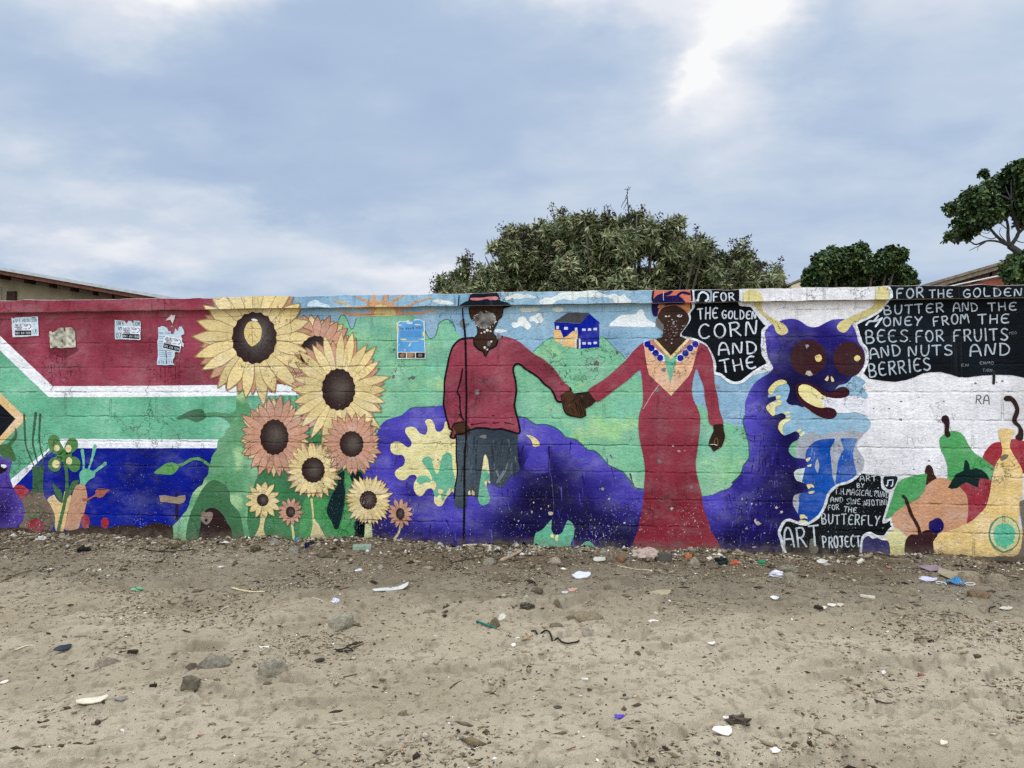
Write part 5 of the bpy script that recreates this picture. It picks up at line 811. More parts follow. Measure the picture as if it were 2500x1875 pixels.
('s',91,233,4.3,249,[589,472,596,416],0.0101,0,1),
('s',91,233,4.3,250,[-781,541,-763,439],0.013,0,1),
('s',91,233,4.3,251,[-1071,350,-1087,254],0.0092,0,1),
('s',91,233,4.3,252,[-813,899,-796,827],0.0087,0,1),
('s',91,233,4.3,252,[1832,214,1823,130],0.0095,0,1),
('s',91,233,4.3,250,[165,797,171,723],0.0091,0,1),
('s',91,233,4.3,252,[1961,155,1979,86],0.009,0,1),
('s',91,233,4.3,250,[289,441,280,399],0.0053,0,1),
('s',91,233,4.3,249,[120,819,144,739],0.0092,0,1),
('s',91,233,4.3,252,[358,662,352,622],0.0109,0,1),
('s',91,233,4.3,252,[-994,722,-1011,641],0.0058,0,1),
('s',91,233,4.3,252,[541,344,552,315],0.0057,0,1),
('s',91,233,4.3,250,[-717,526,-728,430],0.0093,0,1),
('s',91,233,4.3,251,[2087,239,2068,182],0.0081,0,1),
('s',91,233,4.3,249,[1876,442,1866,373],0.0092,0,1),
('s',91,233,4.3,251,[-938,210,-956,131],0.0078,0,1),
('s',91,233,4.3,249,[412,477,419,376],0.0112,0,1),
('s',91,233,4.3,250,[-1014,137,-1023,100],0.0093,0,1),
('s',91,233,4.3,252,[128,632,149,577],0.008,0,1),
('s',91,233,4.3,252,[900,161,897,128],0.0101,0,1),
('s',91,233,4.3,251,[88,657,87,608],0.0135,0,1),
('s',91,233,4.3,250,[-584,317,-562,247],0.0103,0,1),
('s',91,233,4.3,251,[-989,292,-983,217],0.01,0,1),
('s',91,233,4.3,250,[-1036,738,-1028,691],0.0091,0,1),
('s',91,233,4.3,251,[-902,505,-906,435],0.0121,0,1),
('s',91,233,4.3,252,[20,95,43,51],0.0057,0,1),
('s',91,233,4.3,252,[2002,406,2006,343],0.009,0,1),
('s',91,233,4.3,251,[-321,210,-308,151],0.0072,0,1),
('s',91,233,4.3,249,[385,289,400,226],0.0088,0,1),
('s',91,233,4.3,251,[-928,301,-907,200],0.0134,0,1),
('s',91,233,4.3,252,[-229,482,-237,398],0.0092,0,1),
('s',91,233,4.3,252,[-559,187,-534,140],0.0138,0,1),
('s',91,233,4.3,250,[-907,69,-926,39],0.012,0,1),
('s',91,233,4.3,250,[-848,498,-828,396],0.0112,0,1),
('s',91,233,4.3,251,[-99,40,-114,-9],0.0104,0,1),
('s',91,233,4.3,249,[-999,69,-996,32],0.0074,0,1),
('s',91,233,4.3,251,[2042,262,2035,220],0.0097,0,1),
('s',91,233,4.3,252,[493,859,483,758],0.0102,0,1),
('s',91,233,4.3,250,[-546,765,-529,709],0.0068,0,1),
('s',91,233,4.3,252,[-798,328,-809,260],0.0059,0,1),
('s',91,233,4.3,249,[835,541,839,469],0.0104,0,1),
('s',91,233,4.3,250,[820,755,832,727],0.0122,0,1),
('s',91,233,4.3,250,[-513,48,-499,-47],0.0087,0,1),
('s',91,233,4.3,252,[1859,191,1865,119],0.0093,0,1),
('s',91,233,4.3,252,[1770,446,1792,354],0.0082,0,1),
('s',91,233,4.3,252,[-696,146,-710,45],0.0113,0,1),
('s',91,233,4.3,250,[172,729,187,635],0.0124,0,1),
('s',91,233,4.3,252,[96,823,77,751],0.0135,0,1),
('s',91,233,4.3,251,[466,627,490,534],0.0062,0,1),
('s',91,233,4.3,252,[587,582,611,482],0.0108,0,1),
('s',91,233,4.3,251,[-462,766,-450,724],0.0055,0,1),
('s',91,233,4.3,249,[602,622,607,559],0.0085,0,1),
('s',91,233,4.3,249,[462,255,480,223],0.0064,0,1),
('s',91,233,4.3,249,[-173,107,-168,7],0.0094,0,1),
('s',91,233,4.3,250,[-530,598,-530,526],0.013,0,1),
('s',91,233,4.3,252,[956,105,980,31],0.0078,0,1),
('s',91,233,4.3,251,[-1032,791,-1035,718],0.0101,0,1),
('s',91,233,4.3,251,[-83,424,-64,337],0.0121,0,1),
('s',91,233,4.3,252,[-1054,52,-1046,-33],0.0136,0,1),
('s',91,233,4.3,252,[2007,405,1993,378],0.0129,0,1),
('s',91,233,4.3,251,[588,140,608,48],0.0061,0,1),
('s',91,233,4.3,249,[335,892,348,838],0.0075,0,1),
('s',91,233,4.3,252,[80,469,74,382],0.0076,0,1),
('s',91,233,4.3,249,[-533,502,-551,448],0.0125,0,1),
('s',91,233,4.3,251,[98,600,99,508],0.0125,0,1),
('s',91,233,4.3,252,[836,170,834,123],0.0115,0,1),
('s',91,233,4.3,250,[2014,426,2009,345],0.0067,0,1),
('s',91,233,4.3,251,[9,449,18,362],0.0085,0,1),
('s',91,233,4.3,250,[508,52,517,-48],0.0121,0,1),
('s',91,233,4.3,252,[-708,540,-703,465],0.0056,0,1),
('s',91,233,4.3,249,[561,434,574,337],0.0101,0,1),
('s',91,233,4.3,251,[306,42,305,1],0.0088,0,1),
('s',91,233,4.3,252,[2088,401,2090,343],0.0107,0,1),
('s',91,233,4.3,250,[791,726,801,629],0.0092,0,1),
('s',91,233,4.3,250,[-633,107,-633,52],0.0068,0,1),
('s',91,233,4.3,251,[827,650,849,553],0.0076,0,1),
('s',91,233,4.3,249,[514,44,511,-25],0.0099,0,1),
('s',91,233,4.3,252,[621,816,618,753],0.0053,0,1),
('s',91,233,4.3,252,[759,71,758,-15],0.0081,0,1),
('s',91,233,4.3,251,[-852,76,-843,45],0.0131,0,1),
('s',91,233,4.3,249,[79,167,62,117],0.0112,0,1),
('s',91,233,4.3,250,[-1069,300,-1085,251],0.008,0,1),
('s',91,233,4.3,250,[-756,463,-750,393],0.0053,0,1),
('s',91,233,4.3,249,[-1079,365,-1080,328],0.0123,0,1),
('s',91,233,4.3,251,[-967,741,-961,649],0.0065,0,1),
('s',91,233,4.3,249,[1945,364,1935,316],0.0128,0,1),
('s',91,233,4.3,251,[126,81,110,21],0.0103,0,1),
('s',91,233,4.3,252,[426,379,433,352],0.0063,0,1),
('s',91,233,4.3,251,[-42,472,-26,385],0.0127,0,1),
('s',91,233,4.3,249,[-483,84,-481,19],0.0131,0,1),
('s',91,233,4.3,252,[-354,456,-340,411],0.0108,0,1),
('s',91,233,4.3,251,[979,603,999,533],0.0128,0,1),
('s',91,233,4.3,249,[-776,136,-752,99],0.0067,0,1),
('s',91,233,4.3,251,[-361,105,-356,15],0.0114,0,1),
('s',91,233,4.3,249,[307,738,288,666],0.0055,0,1),
('s',91,233,4.3,249,[1801,228,1792,174],0.012,0,1),
('s',91,233,4.3,252,[-578,795,-587,768],0.0113,0,1),
('s',91,233,4.3,249,[-35,353,-20,282],0.0114,0,1),
('s',91,233,4.3,252,[22,386,21,292],0.0052,0,1),
('s',91,233,4.3,249,[649,186,654,114],0.0061,0,1),
('s',91,233,4.3,253,[2022,135,2019,82],0.0091,0,1),
('s',91,233,4.3,254,[2157,744,2160,707],0.0094,0,1),
('s',91,233,4.3,255,[2057,630,2044,589],0.0104,0,1),
('s',91,233,4.3,254,[2001,503,1993,423],0.0083,0,1),
('s',91,233,4.3,256,[2020,359,2028,301],0.0079,0,1),
('s',91,233,4.3,253,[2111,769,2110,729],0.0067,0,1),
('s',91,233,4.3,253,[1917,313,1922,248],0.0105,0,1),
('s',91,233,4.3,254,[2116,624,2117,584],0.0104,0,1),
('s',91,233,4.3,254,[2016,137,2008,62],0.0112,0,1),
('s',91,233,4.3,256,[1890,90,1901,18],0.0059,0,1),
('s',91,233,4.3,256,[1938,324,1944,272],0.0083,0,1),
('s',91,233,4.3,256,[2172,253,2173,201],0.0113,0,1),
('s',91,233,4.3,255,[1964,72,1964,46],0.0068,0,1),
('s',91,233,4.3,254,[1959,578,1949,536],0.0059,0,1),
('s',91,233,4.3,253,[2147,566,2148,520],0.005,0,1),
('s',91,233,4.3,253,[1982,679,1981,638],0.011,0,1),
('s',91,233,4.3,255,[2144,850,2145,787],0.0064,0,1),
('s',91,233,4.3,254,[2158,709,2167,677],0.0106,0,1),
('s',91,233,4.3,256,[2028,526,2034,495],0.0054,0,1),
('s',91,233,4.3,254,[2127,533,2133,487],0.0098,0,1),
('s',91,233,4.3,256,[2071,635,2081,582],0.011,0,1),
('s',91,233,4.3,254,[2089,297,2096,262],0.01,0,1),
('s',91,233,4.3,256,[2033,425,2032,386],0.0085,0,1),
('s',91,233,4.3,255,[2203,214,2205,156],0.0104,0,1),
('s',91,233,4.3,256,[1981,181,1972,103],0.005,0,1),
('s',91,233,4.3,253,[2100,214,2088,138],0.0083,0,1),
('s',91,233,4.3,254,[1975,918,1974,876],0.0105,0,1),
('s',91,233,4.3,256,[2045,667,2040,604],0.0102,0,1),
('s',91,233,4.3,256,[1940,312,1951,268],0.0074,0,1),
('s',91,233,4.3,253,[2155,96,2142,66],0.008,0,1),
('s',91,233,4.3,256,[2135,614,2129,580],0.0101,0,1),
('s',91,233,4.3,254,[2041,212,2053,186],0.008,0,1),
('s',91,233,4.3,253,[1940,400,1950,334],0.0075,0,1),
('s',91,233,4.3,256,[1853,341,1847,303],0.0096,0,1),
('s',91,233,4.3,254,[2131,291,2121,257],0.008,0,1),
('s',91,233,4.3,254,[2035,714,2034,656],0.0079,0,1),
('s',91,233,4.3,256,[2130,800,2122,758],0.0104,0,1),
('s',91,233,4.3,256,[2181,152,2181,84],0.0075,0,1),
('s',91,233,4.3,253,[1958,206,1962,156],0.0114,0,1),
('s',91,233,4.3,254,[2146,738,2152,680],0.0107,0,1),
('s',91,233,4.3,255,[2041,910,2030,825],0.0059,0,1),
('s',91,233,4.3,255,[1860,109,1858,25],0.0099,0,1),
('s',91,233,4.3,254,[2049,840,2054,784],0.0077,0,1),
('s',91,233,4.3,253,[1890,463,1896,395],0.0074,0,1),
('s',91,233,4.3,255,[2078,703,2087,642],0.0102,0,1),
('s',91,233,4.3,253,[1840,359,1830,274],0.0111,0,1),
('s',91,233,4.3,253,[1929,374,1935,289],0.0096,0,1),
('s',91,233,4.3,255,[1829,302,1822,218],0.0114,0,1),
('s',91,233,4.3,254,[2017,813,2009,760],0.0058,0,1),
('s',91,233,4.3,256,[2025,877,2015,835],0.0087,0,1),
('s',91,233,4.3,253,[1848,41,1843,-15],0.0066,0,1),
('s',91,233,4.3,254,[1964,257,1957,199],0.0087,0,1),
('s',91,233,4.3,254,[2198,216,2189,173],0.0098,0,1),
('s',91,233,4.3,255,[2160,139,2157,87],0.0082,0,1),
('s',91,233,4.3,256,[1964,741,1960,694],0.0083,0,1),
('s',91,233,4.3,254,[1864,352,1875,270],0.0112,0,1),
('s',91,233,4.3,256,[1919,215,1931,178],0.0051,0,1),
('s',91,233,4.3,253,[2138,220,2150,154],0.0106,0,1),
('s',91,233,4.3,254,[2056,735,2057,674],0.0093,0,1),
('s',91,233,4.3,253,[2108,558,2117,531],0.0079,0,1),
('s',91,233,4.3,254,[2089,45,2094,8],0.006,0,1),
('s',91,233,4.3,256,[2041,919,2048,868],0.0088,0,1),
('s',91,233,4.3,255,[2065,809,2068,768],0.0067,0,1),
('s',91,233,4.3,256,[2015,751,2008,687],0.0101,0,1),
('s',91,233,4.3,256,[2115,534,2110,500],0.0082,0,1),
('s',91,233,4.3,254,[1950,285,1950,202],0.0087,0,1),
('s',91,233,4.3,253,[2149,857,2147,830],0.0096,0,1),
('s',91,233,4.3,256,[2108,605,2103,552],0.0089,0,1),
('s',91,233,4.3,254,[1817,420,1821,385],0.0051,0,1),
('s',91,233,4.3,253,[1900,99,1902,67],0.0113,0,1),
('s',91,233,4.3,256,[1959,197,1954,115],0.0074,0,1),
('s',91,233,4.3,254,[1958,684,1948,629],0.0088,0,1),
('s',91,233,4.3,254,[1878,201,1887,127],0.0071,0,1),
('s',91,233,4.3,255,[2103,218,2098,175],0.0104,0,1),
('s',91,233,4.3,254,[1911,421,1905,342],0.0097,0,1),
('s',91,233,4.3,255,[2025,246,2027,185],0.0056,0,1),
('s',91,233,4.3,254,[2154,785,2156,728],0.0096,0,1),
('s',91,233,4.3,253,[2130,559,2129,505],0.0096,0,1),
('s',91,233,4.3,254,[1993,312,2000,282],0.0093,0,1),
('s',91,233,4.3,253,[1950,676,1952,601],0.0097,0,1),
('s',91,233,4.3,256,[1818,182,1829,106],0.0052,0,1),
('s',91,233,4.3,255,[2115,741,2109,689],0.0075,0,1),
('s',91,233,4.3,254,[2010,655,1998,606],0.0107,0,1),
('s',91,233,4.3,255,[1816,463,1807,384],0.0059,0,1),
('s',91,233,4.3,254,[2058,426,2066,362],0.0054,0,1),
('s',91,233,4.3,254,[1831,141,1819,84],0.0053,0,1),
('s',91,233,4.3,255,[2140,640,2139,587],0.0102,0,1),
('s',91,233,4.3,255,[2125,803,2120,729],0.0114,0,1),
('s',91,233,4.3,254,[1991,173,1990,117],0.0054,0,1),
('s',91,233,4.3,256,[2146,728,2150,686],0.0105,0,1),
]
LITTER = [
('crumple', 'bag_scrap', 'plastic', 'crumpled black plastic scrap on the dirt below the blue flag band', -3.372, -0.722, 0.092, 0.033, (26, 25, 26)),
('stick', 'stick', 'stick', 'weathered plank-like stick at the left edge of the photo, pointing up to the right', [(-3.24, -1.727),(-3.275, -1.552),(-3.25, -1.435)], 0.0142, (112, 96, 76)),
('crumple', 'wrapper', 'plastic', 'pale green plastic wrapper lying alone on the open sand left of the sunflowers', -2.188, -1.836, 0.074, 0.021, (120, 168, 128)),
('stick', 'reed', 'straw', 'split pale reed stalk, widest of the straws on the left sand', [(-1.647, -1.648),(-1.506, -1.706),(-1.379, -1.733)], 0.0133, (206, 190, 150)),
('stick', 'stick', 'stick', 'short white stick with a dark clod at its left end', [(-1.498, -2.102),(-1.486, -2.054),(-1.477, -2.006)], 0.0074, (199, 194, 180)),
('stick', 'stick', 'stick', 'thin straight cream stick at the left edge of the foreground sand', [(-2.094, -2.996),(-2.06, -2.948),(-2.033, -2.899)], 0.0061, (214, 200, 168)),
('shard', 'plastic_piece', 'plastic', 'bent blue-black plastic shard with a pointed tail on the left sand', -1.865, -2.961, 0.089, 0.028, (34, 44, 54), 10),
('block', 'plastic_tube', 'plastic', 'small dark brown box-like tube right of the blue-black plastic shard', -1.498, -2.951, 0.048, 0.024, (52, 40, 32), -30),
('rock', 'stone', 'stone', 'wide half-buried grey slab in the sand below the sunflowers', -1.07, -2.957, 0.166, 0.04, (112, 108, 98)),
('rock', 'stone', 'stone', 'low half-buried grey stone right of the blue-black plastic shard', -1.541, -3.082, 0.117, 0.035, (126, 118, 106)),
('rock', 'stone', 'stone', 'dark angular stone tilted in the left foreground sand', -0.98, -3.342, 0.085, 0.043, (84, 78, 68)),
('shard', 'card_piece', 'cardboard', 'large cream cardboard fragment with a torn right end in the left foreground', -1.282, -3.55, 0.121, 0.025, (199, 190, 171), -4),
('shard', 'card_piece', 'cardboard', 'small grey sliver beside the large cream cardboard fragment', -1.186, -3.512, 0.051, 0.014, (120, 116, 106), 6),
('block', 'stick', 'stick', 'short blackened stub of wood lying in the left foreground sand', -1.139, -3.358, 0.03, 0.014, (40, 32, 26), -8),
('shard', 'leaf', 'leaf', 'dry dark leaf curling up with its stalk, below the wide grey slab', -1.143, -3.043, 0.054, 0.035, (66, 56, 46), 30),
('shard', 'paper_scrap', 'paper', 'cream paper scrap cut by the left edge of the photo', -1.821, -3.391, 0.032, 0.013, (203, 196, 180), -10),
('stick', 'twig', 'twig', 'long blackish twig on the dirt under the blue flag band and burrow', [(-2.995, -0.556),(-2.853, -0.555),(-2.693, -0.585),(-2.551, -0.499)], 0.0116, (46, 38, 32)),
('stick', 'twig', 'twig', 'short brown twig slanting upward below the long blackish twig', [(-2.518, -1.099),(-2.54, -0.987),(-2.562, -0.886)], 0.0124, (96, 72, 50)),
('stick', 'twig', 'twig', 'forked brown twig left of the burrow, near the long blackish twig', [(-2.113, -1.033),(-2.122, -0.948),(-2.114, -0.889)], 0.0092, (92, 70, 50)),
('rock', 'stone', 'stone', 'rounded grey stone against the wall below the painted carrot', -3.931, -0.2, 0.072, 0.043, (140, 132, 118)),
('crumple', 'paper_scrap', 'paper', 'crumpled white scraps against the wall below the painted tomato', -4.096, -0.26, 0.086, 0.029, (185, 183, 178)),
('crumple', 'weed', 'weed', 'dry dark weed tuft at the wall foot near the burrow', -2.744, -0.438, 0.075, 0.047, (84, 74, 54)),
('crumple', 'weed', 'weed', 'dark green weed tuft at the wall foot under the small yellow sunflower', -2.023, -0.516, 0.079, 0.046, (80, 78, 56)),
('rock', 'rubble', 'rubble', 'pale grey concrete lump leaning on the wall under the small peach sunflower', -1.965, -0.249, 0.096, 0.069, (146, 144, 134)),
('rock', 'rubble', 'rubble', 'grey concrete lump lying on its edge in front of the wall left of the pale green slab', -1.692, -0.523, 0.085, 0.065, (132, 132, 122)),
('crumple', 'plastic_piece', 'plastic', 'turquoise plastic scrap between two concrete lumps at the wall foot', -1.838, -0.105, 0.049, 0.028, (64, 132, 150)),
('crumple', 'bottle_cap', 'plastic', 'dark blue plastic scrap below the turquoise one at the wall foot', -1.646, -0.358, 0.04, 0.037, (14, 18, 70)),
('block', 'rubble', 'rubble', 'pale green painted concrete slab lying at the foot of the yellow sunflower', -1.176, -0.374, 0.153, 0.046, (142, 160, 142), 4),
('rock', 'stone', 'stone', 'dark flat stone in front of the pale green concrete slab, left side', -1.378, -0.643, 0.102, 0.038, (78, 70, 58)),
('crumple', 'plastic_piece', 'plastic', 'small white and black plastic scrap left of centre on the dirt', -0.963, -1.09, 0.053, 0.018, (207, 207, 212)),
('rock', 'pebble', 'pebble', 'white pebble right of the white and black plastic scrap', -0.832, -0.994, 0.039, 0.024, (192, 189, 180)),
('shard', 'card_strip', 'card', 'long folded white card strip with a curled brown end, left of centre', -0.572, -1.587, 0.239, 0.021, (203, 201, 194), 14),
('crumple', 'paper_scrap', 'paper', 'bluish white crumpled paper scrap on the sand left of centre', -0.837, -1.934, 0.047, 0.025, (203, 205, 216)),
('stick', 'stick', 'stick', 'thin white stick left of the bluish white crumpled scrap', [(-0.99, -1.915),(-0.947, -1.938),(-0.895, -1.979)], 0.0062, (198, 192, 176)),
('rock', 'stone', 'stone', 'grey-green rounded half-buried stone below the bluish white scrap', -0.659, -2.295, 0.142, 0.069, (140, 140, 124)),
('rock', 'clod', 'clod', 'rough pale clod of hardened soil below the long folded card strip', -0.432, -1.863, 0.155, 0.04, (150, 138, 112)),
('rock', 'stone', 'stone', 'brownish rough stone beside the green weed sprig', -0.225, -2.016, 0.087, 0.041, (120, 108, 88)),
('crumple', 'weed', 'weed', 'dark green weed sprig growing next to the brownish rough stone', -0.145, -1.92, 0.049, 0.049, (70, 72, 48)),
('stick', 'plastic_tube', 'plastic', 'teal plastic tube lying in the sand just right of centre', [(0.069, -2.12),(0.136, -2.185),(0.201, -2.248)], 0.0138, (22, 112, 100)),
('rock', 'stone', 'stone', 'brown wedge stone next to a white shard just right of the teal tube', 0.18, -2.187, 0.06, 0.05, (104, 90, 72)),
('shard', 'shard', 'shard', 'white pointed shard propped on the brown wedge stone', 0.212, -2.101, 0.061, 0.047, (199, 194, 178), -45),
('rock', 'pebble', 'pebble', 'single white pebble on the open sand below the brownish rough stone', -0.103, -2.423, 0.028, 0.013, (205, 203, 198)),
('stick', 'wire', 'wire', 'bent black wire clip with a loop on the central sand', [(-0.467, -2.535),(-0.514, -2.631),(-0.555, -2.677),(-0.537, -2.701),(-0.472, -2.679),(-0.529, -2.633)], 0.0066, (26, 22, 22)),
('shard', 'rubber_piece', 'rubber', 'black curved rubber scrap below the bent wire clip', -0.585, -2.841, 0.052, 0.016, (34, 30, 28), 0),
('rock', 'stone', 'stone', 'largest smooth grey stone half buried in the lower left sand', -0.7, -3.124, 0.123, 0.056, (134, 132, 118)),
('shard', 'shard', 'shard', 'thin white shard on the sand left of the bent wire clip', -0.931, -2.711, 0.054, 0.015, (207, 205, 196), -12),
('rock', 'stone', 'stone', 'small brown stone between the thin white shard and the wire clip', -0.701, -2.719, 0.033, 0.023, (98, 82, 64)),
('stick', 'wood_strip', 'wood', 'pale curved wood strip against the wall below the painted staff', [(-0.405, -0.068),(-0.279, -0.03),(-0.115, -0.066)], 0.0207, (206, 186, 150)),
('rock', 'rubble', 'rubble', 'pale grey concrete lump left of the pale broken pipe', -0.072, -0.715, 0.101, 0.055, (142, 138, 126)),
('stick', 'pipe', 'pipe', 'pale thick broken pipe slanting up toward the wall at centre', [(0.005, -0.647),(0.053, -0.413),(0.107, -0.21)], 0.0354, (184, 160, 136)),
('stick', 'twig', 'twig', 'thin dark twig left of the grey concrete lump at centre', [(-0.376, -0.711),(-0.273, -0.623),(-0.167, -0.503)], 0.0094, (62, 50, 40)),
('rock', 'stone', 'stone', 'flat dark brown stone below the pale broken pipe', 0.072, -1.245, 0.139, 0.039, (98, 84, 66)),
('rock', 'rubble', 'rubble', 'pinkish grey rubble lump under the caterpillar belly gap', 0.402, -0.611, 0.093, 0.049, (164, 150, 132)),
('rock', 'rubble', 'rubble', 'long grey rubble lump leaning on the wall left of the red dress', 0.768, -0.353, 0.083, 0.051, (130, 128, 116)),
('shard', 'carton', 'carton', 'white and grey torn carton piece left of the brick fragment', 0.747, -0.639, 0.104, 0.037, (192, 187, 172), -25),
('rock', 'brick', 'brick', 'reddish brown brick fragment left of the crumpled cloth', 0.894, -0.676, 0.07, 0.042, (120, 72, 52)),
('crumple', 'cloth', 'cloth', 'crumpled pinkish white cloth at the foot of the red dress', 1.075, -0.554, 0.172, 0.068, (176, 156, 142)),
('block', 'block', 'block', 'dark grey concrete block against the wall below the red dress', 1.216, -0.536, 0.123, 0.068, (92, 86, 80), -4),
('shard', 'foam_tray', 'foam', 'big white torn foam tray piece on the dirt in front of the red dress', 0.63, -1.162, 0.134, 0.056, (208, 210, 219), 8),
('stick', 'straw', 'straw', 'long pale straw lying level in front of the crumpled cloth', [(0.884, -0.828),(1.017, -0.85),(1.15, -0.859)], 0.0076, (204, 188, 154)),
('rock', 'stone', 'stone', 'flat grey stone right of the dark grey concrete block', 1.426, -0.636, 0.096, 0.054, (142, 136, 120)),
('crumple', 'wrapper', 'wrapper', 'orange and white wrapper against the wall right of the dark grey block', 1.414, -0.378, 0.05, 0.025, (214, 112, 50)),
('crumple', 'wrapper', 'wrapper', 'bright orange red plastic scrap at the wall under the caterpillar', 1.737, -0.534, 0.055, 0.033, (214, 82, 42)),
('crumple', 'bag_scrap', 'plastic', 'dark green-black plastic lump left of the bright orange scrap', 1.642, -0.51, 0.086, 0.049, (30, 38, 34)),
('crumple', 'plastic_piece', 'plastic', 'green plastic scrap at the wall just left of the ART lettering', 1.927, -0.558, 0.066, 0.03, (58, 128, 88)),
('shard', 'paper_scrap', 'paper', 'small cream scrap between the flat grey stone and the dark plastic lump', 1.566, -0.418, 0.053, 0.028, (203, 196, 180), -20),
('rock', 'stone', 'stone', 'dark stone right of centre, above the white round pebble', 0.356, -1.521, 0.068, 0.031, (84, 74, 60)),
('rock', 'pebble', 'pebble', 'white round pebble beside a dark clod right of centre', 0.306, -1.696, 0.041, 0.028, (196, 190, 178)),
('crumple', 'leaf', 'leaf', 'dark crumpled leaf below the white round pebble', 0.333, -1.895, 0.083, 0.029, (72, 66, 54)),
('rock', 'stone', 'stone', 'pointed brown stone below the brick fragment', 0.812, -1.494, 0.063, 0.042, (108, 96, 76)),
('rock', 'stone', 'stone', 'small brown stone touching a white scrap and pinkish card', 0.508, -1.818, 0.054, 0.044, (104, 88, 72)),
('shard', 'paper_scrap', 'paper', 'bright white scrap between a brown stone and pinkish card', 0.545, -1.66, 0.046, 0.02, (185, 183, 178), 10),
('shard', 'card_piece', 'cardboard', 'faded pink card piece right of the bright white scrap', 0.59, -1.645, 0.061, 0.025, (176, 134, 116), -5),
('rock', 'mound', 'mound', 'low smooth brown mound of soil below the pinkish card', 0.681, -2.075, 0.181, 0.056, (118, 104, 82)),
('rock', 'stone', 'stone', 'dark brown oval stone touching the purple wrapper', 0.528, -2.237, 0.099, 0.045, (92, 80, 64)),
('crumple', 'wrapper', 'wrapper', 'shiny purple sweet wrapper in front of the dark brown oval stone', 0.565, -2.244, 0.045, 0.016, (104, 34, 132)),
('rock', 'rubble', 'rubble', 'whitish lump of plaster right of the purple wrapper', 0.711, -2.352, 0.056, 0.037, (180, 172, 156)),
('crumple', 'bottle_cap', 'cap', 'dark green cap right of the whitish plaster lump', 0.809, -2.258, 0.035, 0.016, (44, 96, 66)),
('stick', 'cable', 'cable', 'curving black cable on the sand right of centre', [(0.394, -2.247),(0.415, -2.252),(0.428, -2.296),(0.492, -2.369),(0.534, -2.435),(0.576, -2.485),(0.616, -2.493),(0.665, -2.453)], 0.0096, (26, 22, 20)),
('rock', 'stone', 'stone', 'upright pale stone on the right half of the dirt', 1.113, -1.906, 0.036, 0.036, (150, 138, 118)),
('shard', 'bark', 'bark', 'splintered pale bark strip above the upright pale stone', 1.133, -1.535, 0.159, 0.026, (176, 160, 128), 8),
('shard', 'shard', 'shard', 'white curved shard below the upright pale stone', 1.058, -2.131, 0.059, 0.016, (203, 199, 190), 18),
('rock', 'stone', 'stone', 'square dark brown stone below the white curved shard', 0.961, -2.637, 0.036, 0.02, (88, 76, 60)),
('shard', 'terracotta_piece', 'chip', 'terracotta chip left of the curving black cable', 0.382, -2.368, 0.046, 0.013, (158, 108, 84), -8),
('shard', 'paper_scrap', 'paper', 'white scrap on the sand at centre, left of the curving black cable', 0.34, -2.589, 0.029, 0.017, (212, 210, 205), -30),
('shard', 'paper_scrap', 'paper', 'slim white scrap on the open sand, right of the square dark brown stone', 1.329, -2.521, 0.039, 0.012, (207, 203, 194), 12),
('shard', 'card_square', 'card', 'white square card lying on the lower right sand', 1.254, -3.504, 0.077, 0.035, (214, 207, 198), -6),
('crumple', 'bark', 'bark', 'dark chunk of rotten bark above the white square card', 1.32, -3.396, 0.089, 0.021, (62, 52, 40)),
('shard', 'paper_scrap', 'paper', 'small white flake stuck to the left of the dark bark chunk', 1.283, -3.376, 0.032, 0.016, (201, 194, 183), 0),
('stick', 'twig', 'twig', 'pale thin twig between the bark chunk and the white square card', [(1.243, -3.439),(1.281, -3.453),(1.323, -3.459)], 0.0038, (190, 178, 152)),
('shard', 'plastic_piece', 'plastic', 'violet blue half-round plastic piece in the lower sand', 0.863, -3.472, 0.043, 0.016, (62, 48, 150), -10),
('block', 'plastic_piece', 'plastic', 'small white rectangular piece on the sand above the violet plastic', 0.715, -3.037, 0.029, 0.011, (216, 214, 208), -4),
('rock', 'stone', 'stone', 'small grey brown stone low in the foreground below the violet plastic', 0.909, -3.704, 0.028, 0.012, (120, 110, 92)),
('shard', 'bark', 'chip', 'dark triangular chip below the white square card', 1.209, -3.688, 0.022, 0.019, (48, 42, 34), -40),
('shard', 'bark', 'chip', 'dark curved bark chip in the foreground left of the violet plastic', 0.624, -3.479, 0.04, 0.011, (62, 54, 44), -6),
('stick', 'thread', 'thread', 'short dark red thread near the bottom centre', [(0.681, -3.837),(0.696, -3.814),(0.709, -3.793)], 0.0031, (120, 48, 44)),
('rock', 'stone', 'stone', 'grey stone in front of the ART lettering, nearest the wall', 2.064, -0.749, 0.134, 0.055, (124, 120, 106)),
('rock', 'stone', 'stone', 'grey stone just below the grey stone of the ART lettering', 2.021, -1.054, 0.116, 0.055, (138, 130, 114)),
('crumple', 'tissue', 'tissue', 'white crumpled tissue left of the paired grey stones', 1.946, -0.964, 0.098, 0.036, (208, 208, 216)),
('shard', 'shell', 'disc', 'oval cream shell-like disc in front of the PROJECT lettering', 2.356, -0.545, 0.078, 0.033, (201, 194, 178), 0),
('block', 'cork', 'cork', 'short white cylinder standing tilted below the painted lemon', 2.658, -0.423, 0.046, 0.043, (208, 203, 185), 35),
('rock', 'stone', 'stone', 'half-buried greenish grey stone below the oval cream disc', 2.494, -1.129, 0.129, 0.054, (116, 108, 90)),
('block', 'foam_block', 'foam', 'cream rectangular foam block on the right side dirt', 2.399, -1.443, 0.083, 0.025, (210, 203, 178), -3),
('shard', 'shard', 'shard', 'white curved shard below the paired grey stones', 1.803, -1.661, 0.059, 0.022, (207, 205, 198), -25),
('shard', 'shard', 'shard', 'cream shard, leftmost of the three below the foam block', 2.069, -1.727, 0.036, 0.017, (214, 202, 178), -5),
('shard', 'shard', 'shard', 'white folded shard, middle of the three below the foam block', 2.121, -1.693, 0.051, 0.017, (203, 198, 185), 5),
